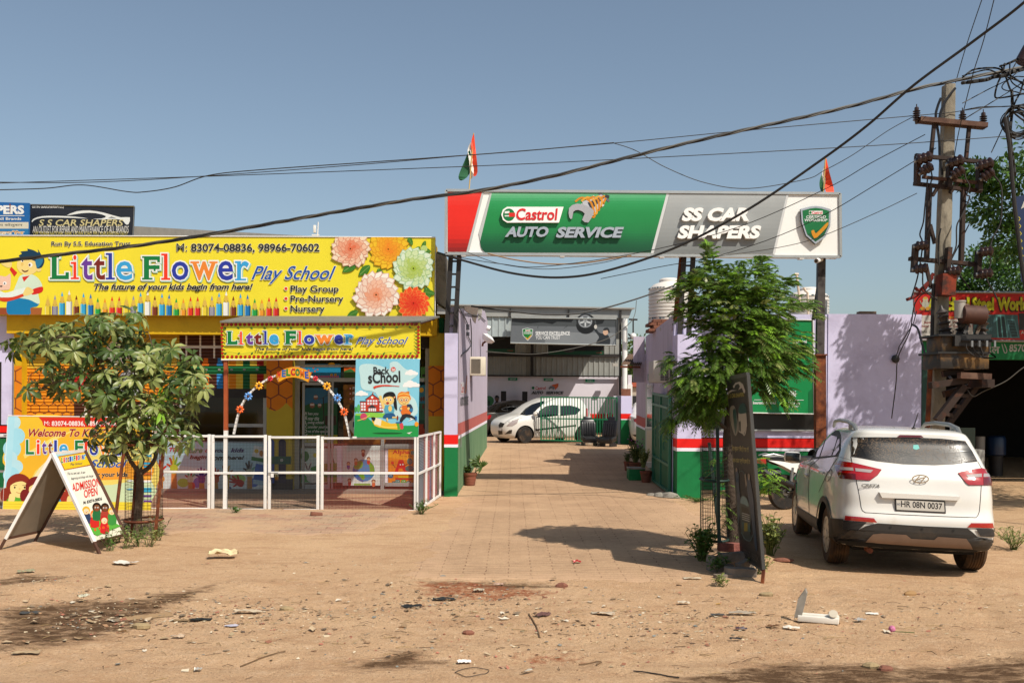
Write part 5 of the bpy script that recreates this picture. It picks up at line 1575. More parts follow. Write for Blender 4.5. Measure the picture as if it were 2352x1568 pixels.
pil(rp_, 1555, 1612, 768, 1146, 19.5, .5, 1007, 1028, 1036)
WR0, WR1 = V((3.22, 20.0, 0)), V((3.52, 26.3, 0))
rw = thing("office_building", "lilac workshop office along the right of the driveway", "building", (4.5, 23, 0))
mb = MB()
def quad(mb, a, b, z0, z1, z2_, z3_, m):
 mb.add([V((a.x, a.y, z0)), V((b.x, b.y, z1)), V((b.x, b.y, z2_)), V((a.x, a.y, z3_))], [(0, 3, 2, 1)], m)
WR2 = V((3.62, 29, 0))
for a, b, t0, t1, m4 in ((WR0, WR1, 3.62, 3.60, (MGRN2, MWHT, MRED2, MLIL2)), (V((3.52, 26.3, 0)), WR2, 3.15, 3.15, (MGRN2, MWHT, MRED2, MLIL2))):
 for k, m in enumerate(m4):
  h = [-.1, 1.13, 1.19, 1.45, t0]; h2 = [-.05, 1.18, 1.24, 1.5, t1]
  quad(mb, a, b, h[k], h2[k], h2[k + 1], h[k + 1], m)
mb.add([V((3.22, 20, -.1)), V((3.22, 20, 3.62)), V((3.72, 20, 3.62)), V((3.72, 20, -.1))], [(0, 1, 2, 3)], MLIL)
mb.box((5.4, 23.9, 3.56), (3.7, 5.0, .1), MCON); mb.box((3.35, 26.32, 3.0), (.3, .05, 1.2), MLIL2)
mb.box((5.6, 28.9, 1.6), (3.9, .2, 3.1), MLIL2)
mb.build("side_wall", rw)
mb = MB()
for y0, y1, m in ((722, 1006, MLIL), (1006, 1028, MRED), (1028, 1036, MWHT), (1036, 1135, MGRN)):
 wbox(mb, 1600, y0, 1900, y1, 20.85, .3, m)
wbox(mb, 1900, 722, 2117, 1135, 20.85, .3, MLIL)
mb.build("front_wall", rw)
mb = MB(); wbox(mb, 1612, 945, 1876, 986, 20.83, .05, mat("black_window_film", '1c1a18', .35, var=.3, vs=2, spec=.4)); mb.bar(P(1612, 987, 20.8), P(1876, 988, 20.8), .03, .03, MALU, V((0, 1, 0))); mb.build("window", rw)
mb = MB(); q = P(2057, 824, 20.8); mb.ball(q, .09, MBK, 8, 1, .3, 1); mb.tube([q, q + V((.05, -.05, .25)), q + V((.35, -.05, .75)), q + V((.42, -.03, 1.0))], .012, MBK, 5); mb.build("wall_hole", rw)
mb = MB(); mb.cyl(P(*z3(430, 765), 22.5), P(*z3(500, 762), 21.5), .1, mat("clay_pipe", 'a49a92', .8)); mb.build("drain_spout", rw)
mb = MB()
dwn = WR1 - WR0
ddn = dwn.normalized(); nrw = V((-ddn.y, ddn.x, 0))
A = Art(WR0, nrw, zG, .01)
A.rect(250, 385, 322, 1200, MALU); A.rect(264, 435, 314, 800, MGLS); A.rect(262, 835, 316, 1140, mat("door_panel", 'b4aa92', .4, var=.1))
A.rect(256, 800, 318, 812, MWM); A.rect(256, 1140, 318, 1150, MWM)
dd_ = A.build("door", rw)
A = Art(WR0, nrw, zG, .02); A.poly([(450, 530), (470, 440), (482, 450), (470, 540)], 'b8502c'); A.poly([(392, 500), (440, 500), (440, 535), (392, 535)], '4a5a50'); A.build("painted_lettering", rw)
A = Art(WR0, nrw, zG, .03); A.rect(270, 282, 306, 345, '1f6a5c'); A.text("OFFICE", 276, 300, 302, 325, 'd8e0dc', .03)
tag(A.mb.build("door_sign"), "small green sign above the white office door", "sign")
mb = MB(); mb.box(P(*zG(292, 395), 24), (.1, .14, .1), MWM, None, .02); tag(mb.build("wall_lamp"), "small grey wall lamp above the white office door", "lamp")
acr = thing("air_conditioner", "grey outdoor air conditioner unit above the folded green gate", "air conditioner", (3.0, 20.3, 2.3))
MGRY = mat("ac_grey", 'a09c94', .5, var=.12)
mb = MB(); mb.box((3.02, 20.45, 2.5), (.34, .72, .44), MGRY, None, .012); mb.build("casing", acr)
mb = MB()
for x0 in (.0, .085):
 for k in range(12):
  mb.box((3.03 + x0, 20.085, 2.33 + k * .03), (.072, .01, .017), MBK)
mb.build("grille", acr)
aw2 = thing("tin_awning", "rusty corrugated tin awning over the far office doorway", "awning", P(1450, 840, 26.5))
mb = MB(); ca, cb = P(*zG(5, 200), 26.0), P(*zG(200, 205), 26.0); ta, tb = P(*zG(82, 95), 27.6), P(*zG(262, 95), 27.2)
for k in range(22):
 t0, t1 = k / 22, (k + 1) / 22
 up = V((0, 0, .04)) if k % 2 else V((0, 0, 0)); up2 = V((0, 0, .04)) if (k + 1) % 2 else V((0, 0, 0))
 mb.add([ca.lerp(cb, t0) + up, ca.lerp(cb, t1) + up2, ta.lerp(tb, t1) + up2, ta.lerp(tb, t0) + up], [(0, 1, 2, 3)], mat("rusty_tin", '6a5444', .8, .2, var=.35, vs=3, col2='4a2e20', thr=(.5, .62)))
mb.build("tin_sheet", aw2); mb = MB(); mb.bar(ca - V((0, 0, .03)), cb - V((0, 0, .03)), .05, .05, MRU, V((0, 1, 0))); mb.build("rail", aw2)
gg = thing("gate_leaf", "tall green sheet metal gate folded back against the office wall", "gate", (3.18, 21, 0))
MGG = mat("green_gate_paint", '0f5a40', .45, var=.15, vs=3)
g0, g1 = V((3.2, 19.98, .06)), V((3.17, 22.1, .14))
mb = MB(); H_ = 1.93
for k in range(12):
 a, b = g0.lerp(g1, k / 12), g0.lerp(g1, (k + .5) / 12); c = g0.lerp(g1, (k + 1) / 12); o = V((-.03, 0, 0))
 for p, q_ in ((a, b + o), (b + o, c)):
  mb.add([p + V((0, 0, .05)), q_ + V((0, 0, .05)), q_ + V((0, 0, H_)), p + V((0, 0, H_))], [(0, 1, 2, 3)], MGG)
mb.build("sheet", gg)
mb = MB(); up = V((0, 0, 1)); o = V((-.035, 0, 0)); MGF = mat("green_frame_paint", '2a6e58', .45, var=.1)
for t in (0, .5, 1):
 mb.bar(g0.lerp(g1, t) + o, g0.lerp(g1, t) + up * H_ + o, .05, .05, MGF)
for z in (.02, .55, 1.7, H_):
 mb.bar(g0 + up * z + o * 1.02, g1 + up * z + o * 1.02, .05, .05, MGF)
for t in (.25, .75):
 for k in range(5):
  q = g0.lerp(g1, t) + o * 1.8 + up * (.85 + k * .12)
  mb.tube([q + V((0, -.05, 0)), q + V((0, 0, .06)), q + V((0, .05, 0)), q + V((0, 0, -.06))], .008, MGF, 5, closed=True)
mb.build("frame", gg)
mb = MB(); q = random.Random(5)
for x, y, s in ((2.95, 19.75, .16), (3.12, 19.6, .2), (2.8, 19.9, .1)):
 mb.ball((x, y, .02), s, MCON, 8, 1.3, .8, .5, Matrix.Rotation(q.uniform(0, 3), 3, 'Z'))
tag(mb.build("broken_kerb"), "broken concrete lump at the foot of the folded green gate", "rubble")
def tank(px, py0, py1, d, r, label):
 t = thing("water_tank", label, "water tank", P(px, py1, d), "white plastic water tanks on the office roof")
 b, tz = P(px, py1, d), P(px, py0, d).z
 h = tz - b.z; k = h / 1.1
 mp = mat("tank_plastic", 'd8d2ca', .5, var=.06, vs=3)
 prof = [(r * .96, 0)]
 for i in range(9):
  y = .04 + i * .085
  prof += [(r, y * k), (r, (y + .045) * k), (r * .955, (y + .058) * k), (r * .955, (y + .075) * k)]
 prof += [(r, .82 * k), (r * .97, .86 * k), (r * .75, .95 * k), (r * .5, 1.0 * k), (r * .48, 1.01 * k), (r * .48, 1.06 * k), (r * .4, 1.1 * k), (0.0001, 1.1 * k)]
 mb = MB(); mb.lathe(prof, b, mp, n=28); mb.build("body", t)
 A = MB()
 for y in (.1, .84):
  for i in range(40):
   an = 2 * math.pi * i / 40
   if rnd.random() < .75:
    an2 = an + .12
    hh = .03 * rnd.uniform(.6, 1.3)
    A.add([b + V((math.cos(a_) * r * 1.006, math.sin(a_) * r * 1.006, (y + s) * k)) for a_, s in ((an, -hh / 2), (an2, -hh / 2), (an2, hh / 2), (an, hh / 2))], [(0, 1, 2, 3)], mat("worn_blue_print", '3c5a6a', .7))
 A.build("worn_print", t)
 return t
tank(1536, 640, 742, 24, .49, "white plastic water tank on bricks at the left end of the office roof")
tk = tank(1857, 661, 748, 23, .46, "white plastic water tank with a breather pipe near the gantry leg")
mb = MB(); q = P(1838, 700, 22.4); mp_ = mat("cream_pipe", 'd4c0aa', .5)
mb.tube([q, P(1830, 632, 22.4)], .028, mp_, 8); mb.cyl(P(1825, 630, 22.4), P(1834, 630, 22.4), .03, mp_); mb.tube([P(1846, 660, 22.4), P(1850, 668, 22.4), P(1855, 672, 22.4), P(1856, 730, 22.4)], .028, mp_, 8); mb.build("pipe", tk)
bp_ = thing("brick_support", "stack of red bricks carrying the left water tank", "bricks", P(1530, 770, 24))
mb = MB(); q = random.Random(4)
zb0, zb1 = 3.55, P(1536, 742, 24).z
r_ = 0; z = zb0
while z < zb1 - .01:
 for i in range(5):
  for j in range(4):
   mb.box((3.33 + i * .2 + q.uniform(-.015, .015) + .1 * (r_ % 2), 23.6 + j * .2, z + .035), (.185, .185, .066), MBRK, Matrix.Rotation(q.uniform(-.06, .06), 3, 'Z'))
 z += .072; r_ += 1
mb.build("brick_courses", bp_)
sb = thing("service_board", "tall green service board partly covered by the tree", "sign", P(1790, 950, 20.6))
YSB = 20.62
c4 = [(1716, 733), z3(1675, 690), z3(1688, 1475), z3(1140, 1465)]
sheet("panel", c4, YSB, .06, pm('0f8a4a'), sb)
mb = MB(); mb.tube([P(*c, YSB - .01) for c in c4], .022, MWM, 4, closed=True); mb.build("frame", sb)
A = Art((0, YSB, 0), N0, z3, .006)
A.poly([(1640, 1290), (1668, 1260), (1680, 1465), (1640, 1465)], '0b6a3a'); A.line([(1560, 836), (1600, 836)], 4, 'e8ece8'); A.text("Electrical", 1515, 855, 1625, 882, 'e8ece8', .04)
A.line([(1185, 1356), (1350, 1356)], 4, 'e8ece8'); A.text("Insurance Renewal", 1175, 1368, 1365, 1392, 'e8ece8', .04)
A.line([(1465, 1358), (1600, 1358)], 4, 'e8ece8'); A.text("Ac Service", 1465, 1372, 1565, 1395, 'e8ece8', .04); A.text("& Repair", 1474, 1400, 1556, 1422, 'e8ece8', .04)
for k in range(4):
 an = math.pi * k / 4
 A.line([(1510 - 34 * math.cos(an), 1305 - 34 * math.sin(an)), (1510 + 34 * math.cos(an), 1305 + 34 * math.sin(an))], 6, 'e8ece8')
for k in range(8):
 an = math.pi * k / 4; A.line([(1510 + 22 * math.cos(an - .35), 1305 + 22 * math.sin(an - .35)), (1510 + 18 * math.cos(an), 1305 + 18 * math.sin(an)), (1510 + 22 * math.cos(an + .35), 1305 + 22 * math.sin(an + .35))], 4, 'e8ece8')
A.build("printed_artwork", sb)
mb = MB(); wbox(mb, 1895, 706, 1902, 727, 21.5, .05, MWM); wbox(mb, 1887, 700, 1893, 726, 21.5, .05, MST); mb.cyl(P(1898, 726, 21.5), P(1898, 690, 21.5), .02, MST); tag(mb.build("antenna"), "cluster of small white antenna panels on the office roof beside the gantry leg", "antenna")
mb = MB(); mb.box(P(1990, 719, 21), (.35, .2, .06), mat("old_wood", '6a5848', .9)); tag(mb.build("wood_offcut"), "short wood offcut lying on top of the lilac office wall", "wood")
# ================================================================== WORKSHOP SHED
sh = thing("workshop_shed", "open fronted workshop shed with grey sheet walls at the end of the driveway", "building", (0, 42, .42))
MFAS = mat("fascia_sheet", '9a9a96', .55, .2, var=.12, vs=1.5)
MWSH = mat("workshop_white_wall", 'cfc9d2', .75, var=.08, vs=1, bump=.1)
MCL = mat("cladding_sheet", '90918c', .55, .3, var=.12, vs=1.5)
YS0, YS1 = 38.0, 46.0
fL, fR = P(*z2(-200, 150), YS0), P(*z2(1625, 186), YS0)
bL, bR = P(*z2(-200, 232), YS0), P(*z2(1600, 256), YS0)
mb = MB(); mb.prism([fL, fR, bR, bL], V((0, .1, 0)), MFAS); mb.build("fascia", sh)
mb = MB(); mb.prism([fL + V((0, -.15, .02)), fR + V((0.1, -.15, .02)), V((fR.x + .1, YS1 + .3, fR.z + .5)), V((fL.x, YS1 + .3, fL.z + .5))], V((0, 0, .05)), MFAS)
mb.build("roof", sh)
zc = P(1300, 863.6, YS1).z
def cladding(mb, a, b, z0, z1, step=.24, dep=.035, nrm=V((0, -1, 0)), m=None):
 L_ = (b - a).length; n = int(L_ / step)
 for i in range(n):
  for t0, t1, d0, d1 in ((0, .12, 0, 1), (.12, .3, 1, 1), (.3, .42, 1, 0), (.42, 1, 0, 0)):
   p, q = a.lerp(b, (i + t0) / n) + nrm * dep * d0, a.lerp(b, (i + t1) / n) + nrm * dep * d1
   mb.add([V((p.x, p.y, z0)), V((q.x, q.y, z0)), V((q.x, q.y, z1)), V((p.x, p.y, z1))], [(0, 1, 2, 3)], m or MCL)
xr = 4.95
mb = MB(); cladding(mb, V((-5, YS1, 0)), V((xr, YS1, 0)), zc, fL.z + .35); mb.build("rear_cladding", sh)
mb = MB(); mb.box(((xr - 5) / 2, YS1 + .1, (zc + .3) / 2), (xr + 5, .2, zc - .3), MWSH); mb.box(((xr - 5) / 2, YS1 - .01, .75), (xr + 5, .02, .7), MGRN)
mb.box(((xr - 5) / 2, YS1 - .015, 1.2), (xr + 5, .03, .2), MRED); mb.box((xr + .02, YS1 - 2.0, 1.7), (.16, 4, 2.6), MWSH); mb.box((xr + .02, YS1 - 4.02, 1.5), (.2, .05, 2.2), MWM)
mb.build("rear_wall", sh)
mb = MB(); a, b = P(*z2(395, 300), YS0 + .1), P(*z2(615, 300), YS0 + .1); cladding(mb, a, b, P(*z2(500, 408), YS0).z, bL.z, m=mat("pale_cladding", 'a9b2b2', .5, .3, var=.1)); mb.build('front_cladding', sh); mb = MB(); a, b = P(*z2(1490, 300), YS0 + .1), P(*z2(1555, 300), YS0 + .1); cladding(mb, a, b, P(*z2(1500, 430), YS0).z, bR.z); mb.build("front_cladding", sh)
for x0, x1, yb in ((603, 614, 250), (1092, 1102, 250), (1522, 1534, 900)):
 mb = MB(); a, b = P(*z2(x0, 165 + x0 * .018), YS0 - .05), P(*z2(x1, yb), YS0 - .05); mb.box(((a.x + b.x) / 2, YS0 - .03, (a.z + b.z) / 2), (b.x - a.x, .1, a.z - b.z), MDS); mb.build("post", sh)
mb = MB(); mb.bar(V((-5, YS1 - .1, P(1200, 815.5, YS1).z)), V((xr, YS1 - .1, P(1200, 815.5, YS1).z)), .12, .14, MDS); mb.bar(V((-5, YS1 - .15, zc)), V((xr, YS1 - .15, zc)), .1, .06, MDS)
q = P(*z2(790, 640), YS1); mb.box((q.x, YS1 - .12, 4.0), (.14, .12, 2.0), MDS); mb.build("beam", sh)
mb = MB()
for x, w_, t, b in ((553, .2, 865, 1010), (730, .22, 868, 1010)):
 a = P(*z2(x, t), 45.5); mb.box((a.x, 45.5, (a.z + .42) / 2), (.24, .24, a.z - .42), MDS)
q = P(*z2(745, 960), 44.5); mb.box((q.x, 44.5, 1.0), (.2, .2, 1.1), MDS)
mb.build("lift_column", sh)
mb = MB(); mb.cyl(P(*z2(1567, 262), YS0 - .3), V((P(*z2(1565, 830), YS0 - .3).x, YS0 - .3, .42)), .1, MWM, n=12); mb.build("downpipe", sh)
A = Art((0, YS1 - .03, 0), N0, z2, .01)
A.poly([(800, 823), (910, 823), (905, 855), (785, 855), (783, 838)], 'e6e0e6'); A.ell(800, 838, 12, 13, '1a7044', 12); A.text("Castrol", 818, 826, 905, 852, 'c01f26', .03, .1)
A.text("AUTO", 785, 864, 885, 890, '4a4c50', .06, .2); A.text("SERVICE", 905, 866, 1055, 891, '4a4c50', .06, .2)
A.poly([(928, 838), (945, 822), (975, 820), (985, 835), (965, 855), (960, 840), (940, 845), (935, 855)], '7a7c84'); A.poly([(950, 815), (1012, 800), (1010, 825), (985, 855), (980, 830)], 'cc5a2a')
A.build("painted_lettering", sh)
def flat_sign(name, label, cat, c4, d, th, col, conv, parts=None, frame=None, group=None):
 t = thing(name, label, cat, P(*conv(*c4[3]), d), group)
 mb = MB(); mb.prism([P(*conv(*c), d) for c in c4], V((0, th, 0)), pm(col)); mb.build("panel", t)
 if frame:
  mb = MB(); mb.tube([P(*conv(*c), d - .01) for c in c4], .03, frame, 4, closed=True); mb.build("frame", t)
 A = Art((0, d, 0), N0, conv, .006)
 parts(A)
 A.build("printed_artwork", t)
 return t
for (a, b, c, d), t, w_ in (((590, 752, 668, 776), "BODY SHOP", "left"), ((888, 757, 968, 780), "DENTING", "m"), ((1236, 764, 1314, 788), "WORKBAY-6", "r")):
 flat_sign("bay_sign", "small green %s sign on the workshop back wall" % t.lower(), "sign", [(a, b), (c, b + 1), (c, d + 1), (a, d)], YS1 - .06, .03, '1f8a66', z2, lambda A: A.text(t, a + 16, b + 6, c - 14, d - 5, 'd8e4de', .02), None, "small green bay signs in the workshop")
def bn(A):
 A.poly([(622, 256), (1494, 266), (1494, 330), (620, 318)], '4a4e50'); A.poly([(622, 256), (1140, 262), (1120, 290), (1000, 285), (960, 305), (880, 290), (760, 300), (622, 285)], '16181a')
 A.poly([(620, 318), (1494, 330), (1492, 480), (613, 461)], '6a6e72'); A.poly([(900, 370), (1492, 380), (1492, 480), (900, 467)], '83878a', 0)
 A.poly([(835, 330), (845, 318), (838, 345)], '3a3d40'); A.poly([(1050, 345), (1085, 315), (1090, 322)], '3a3d40')
 A.ell(1240, 318, 80, 70, '17181a', 30); A.ell(1238, 280, 78, 62, '26282a', 26); A.ell(1236, 282, 58, 52, '9a9ea2', 26); A.ell(1236, 282, 48, 44, '5a5d60', 24)
 for k in range(5):
  an = 2 * math.pi * k / 5 + .3
  A.line([(1236, 282), (1236 + 46 * math.cos(an), 282 + 42 * math.sin(an))], 13, 'c4c8ca')
 A.ell(1236, 282, 12, 11, '8a8e90', 12); A.poly([(1320, 265), (1400, 266), (1380, 300), (1330, 310)], '1c1e20')
 A.poly([(1325, 472), (1350, 420), (1340, 395), (1305, 350), (1315, 335), (1330, 345), (1350, 375), (1390, 385), (1430, 400), (1442, 475)], '2c3034', 2)
 A.ell(1405, 372, 22, 26, 'd0aa90', 16); A.poly([(1385, 360), (1395, 338), (1425, 335), (1438, 358), (1440, 380), (1428, 372), (1420, 356)], '2a2d30', 2); A.ell(1322, 328, 13, 18, 'c8c4bc', 10)
 A.text("SERVICE EXCELLENCE", 820, 366, 1107, 398, 'f0f0ee', .02); A.text("YOU CAN TRUST", 820, 402, 1026, 432, 'e8e8e6', .01)
 A.poly([(708, 345), (752, 336), (800, 348), (795, 400), (755, 446), (712, 400)], 'c4c8ca'); A.poly([(714, 350), (752, 342), (794, 353), (790, 398), (755, 438), (718, 398)], '1f7a34')
 A.rect(735, 352, 776, 364, 'e8e8e4'); A.text("Castrol", 740, 354, 774, 363, 'd0202a', .03); A.text("CERTIFIED", 722, 368, 788, 377, 'dfe4e0', .03); A.text("WORKSHOP", 720, 379, 790, 388, 'dfe4e0', .03); A.poly([(738, 412), (752, 425), (784, 392), (786, 402), (754, 438), (738, 425)], 'd8a02c')
flat_sign("banner", "long grey service banner with a wheel and a mechanic under the workshop roof", "banner", [(618, 252), (1496, 263), (1493, 483), (611, 463)], YS0 - .25, .04, '5a5e62', z2, bn, MALU)
def ps(A, x0, y0, x1, y1):
 A.rect(x0, y1 - 30, x1, y1, '0f4a34'); A.ell((x0 + x1) / 2 - 60, y0 + 45, 50, 20, '3a3c40'); A.text("ready", x1 - 60, y1 - 22, x1 - 10, y1 - 8, '9a3a30', .02); A.line([(x0 + 40, y1 - 70), (x1 - 80, y0 + 10)], 3, '5a5a5a')
flat_sign("poster", "dark car poster hanging high at the left of the workshop", "poster", [(300, 410), (650, 412), (648, 545), (300, 538)], 42, .04, '141616', z2, lambda A: ps(A, 305, 412, 645, 542))
flat_sign("poster", "wide dark car poster hanging below the grey service banner", "poster", [(925, 470), (1392, 482), (1390, 565), (925, 556)], 42.2, .04, '141414', z2, lambda A: ps(A, 928, 478, 1388, 560))
gp_ = thing("gate_pillar", "short lilac pillar with brick top beside the parked white hatchback", "pillar", P(*z2(1580, 1320), 34))
mb = MB(); yg = 33.9
for y0, y1, m in ((905, 1053, MLIL), (1053, 1097, MRED), (1097, 1105, MWHT), (1105, 1330, MGRN)):
 a, b = z2(1535, y0), z2(1625, y1); wbox(mb, *a, *b, yg, .4, m)
mb.build("painted_shaft", gp_)
mb = MB()
for k in range(3):
 for j in range(2):
  a = P(*z2(1560 + j * 28, 895 - k * 20), yg + .15); mb.box(a, (.2, .2, .08), MBRK, Matrix.Rotation(.1 * j - .05, 3, 'Z'))
mb.build("bricks", gp_)
mb = MB(); a, b = z2(1470, 905), z2(1535, 1310); wbox(mb, *a, *b, yg + .3, .12, MWSH); tag(mb.build("side_wall"), "stub of pale wall between the green grille gate and the short lilac pillar", "wall")
gt2 = thing("grille_gate", "open green metal bar gate in front of the white hatchback", "gate", P(*z2(865, 1275), 34.1))
mb = MB(); yq = 34.1
MGB = mat("green_bar_paint", '0a5f3c', .4, var=.1)
def zb(x, y): return P(*z2(x, y), yq)
for a, b, r in (((866, 912), (866, 1275), .035), ((1500, 918), (1500, 1310), .035), ((866, 914), (1503, 920), .03), ((866, 1093), (1503, 1103), .03), ((862, 1272), (1500, 1290), .03)):
 mb.bar(zb(*a), zb(*b), r * 1.4, r * 1.4, MGB, V((0, 1, 0)))
mb.build("frame", gt2); mb = MB()
for k in range(1, 27):
 x = 866 + 634 * k / 27
 if 1: mb.bar(zb(x, 914), zb(x, 1276 + k * .4), .028, .028, MGB, V((0, 1, 0)))
mb.build("bars", gt2)
arm = thing("lamp_bracket", "black cross arm bracket on the right edge of the workshop roof", "bracket", P(*z2(1600, 260), 37.4))
mb = MB(); mb.bar(P(*z2(1600, 266), 37.4), P(*z2(1672, 268), 37.4), .06, .06, MDS); mb.bar(P(*z2(1590, 424), 37.4), P(*z2(1668, 425), 37.4), .06, .06, MDS); mb.bar(P(*z2(1636, 268), 37.4), P(*z2(1636, 400), 37.4), .05, .05, MDS, V((0, 1, 0))); mb.bar(P(*z2(1595, 385), 37.4), P(*z2(1625, 420), 37.4), .05, .05, MDS, V((0, 1, 0))); mb.build("arms", arm)
mb = MB(); mb.ball(P(*z2(1636, 405), 37.4), .12, MWM, 10); mb.build("lamp", arm)
mb = MB(); a, b = z2(1465, 632), z2(1510, 657); wbox(mb, *a, *b, YS1 - 1, .2, MGRY); tag(mb.build("meter_box"), "small grey box fixed high at the right end of the workshop", "box")
# ================================================================== CARS
MPW = mat("white_car_paint", 'd2cfc8', .24, var=.04, vs=1.6, coat=.7, spec=.5, col2='b4a68e', thr=(.55, .9))
MPG = mat("grey_car_paint", '4c4a46', .35, .5, var=.12, vs=2, coat=.4)
MCG = mat("tinted_car_glass", '0a0c0c', .05, spec=.8, coat=.3)
MPL = mat("black_car_plastic", '26221e', .6, var=.25, vs=3, col2='4a3c2c', thr=(.5, .8))
MTY = mat("dusty_tyre", '1c1814', .9, var=.3, vs=5, col2='5a4430', thr=(.5, .75), bump=.3, bs=40)
MTYM = mat("muddy_tyre", '3a2a1a', .95, var=.35, vs=4, col2='6e4e2c', thr=(.42, .7), bump=.3, bs=40)
MALY = mat("alloy_wheel", 'a8a8a4', .35, .7, var=.15, vs=4)
MSTW = mat("steel_wheel", '2a2826', .6, .4, var=.2)
MLR = mat("red_tail_lens", '9a0a0c', .12, spec=.8, coat=.8)
MLRD = mat("dark_red_lens", '5a0809', .15, spec=.7, coat=.6)
MLC = mat("clear_lens", '9a8e8a', .1, spec=.8, coat=.6)
MSEAM = mat("panel_gap", '141210', .8)
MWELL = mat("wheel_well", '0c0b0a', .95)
def interp(tab, n):
 """smooth table of rows keyed by their first entry"""
 out = []
 N = len(tab)
 for i in range(N - 1):
  p = [tab[max(0, min(N - 1, i + k - 1))] for k in range(4)]
  for j in range(n):
   t = j / n
   row = []
   for c in range(len(tab[0])):
    a, b, d, e = (p[k][c] for k in range(4))
    m1, m2 = (d - a) / 2, (e - b) / 2
    lim = 3 * abs(d - b)
    m1 = max(-lim, min(lim, m1)) if (d - b) * m1 > 0 else 0
    m2 = max(-lim, min(lim, m2)) if (d - b) * m2 > 0 else 0
    row.append((2 * t ** 3 - 3 * t * t + 1) * b + (t ** 3 - 2 * t * t + t) * m1 + (-2 * t ** 3 + 3 * t * t) * d + (t ** 3 - t * t) * m2)
   out.append(row)
 return out + [list(tab[-1])]
def car_shell(tab, nr=5.0, nf=4.0, sub=5):
 """closed body: plan outlines (rounded oblongs) stacked over height; tab rows = z, rear y, front y, half width"""
 rows = interp(tab, sub)
 q = [90 * (.5 - .5 * math.cos(math.pi * i / 16)) for i in range(17)]
 vs, fs = [], []
 n = 0
 for z, yr, yf, w_ in rows:
  yc = (yr + yf) / 2
  ring = []
  for quad_ in range(4):
   ex = nr if quad_ in (0, 3) else nf
   for a in q[:-1]:
    if quad_ == 0: s_, c_ = math.sin(R(a)), -math.cos(R(a))
    elif quad_ == 1: s_, c_ = math.cos(R(a)), math.sin(R(a))
    elif quad_ == 2: s_, c_ = -math.sin(R(a)), math.cos(R(a))
    else: s_, c_ = -math.cos(R(a)), -math.sin(R(a))
    x = w_ * math.copysign(abs(s_) ** (2 / ex), s_)
    y = math.copysign(abs(c_) ** (2 / ex), c_)
    ring.append(V((x, yc + y * (yf - yr) / 2, z)))
  n = len(ring)
  vs += ring
 for i in range(len(rows) - 1):
  for k in range(n):
   fs.append((i * n + k, i * n + (k + 1) % n, (i + 1) * n + (k + 1) % n, (i + 1) * n + k))
 fs.append(tuple(range(n))[::-1])
 o = (len(rows) - 1) * n
 vs.append(V((0, (rows[-1][1] + rows[-1][2]) / 2, rows[-1][0] + .004)))
 for k in range(n):
  fs.append((o + k, o + (k + 1) % n, len(vs) - 1))
 return vs, fs
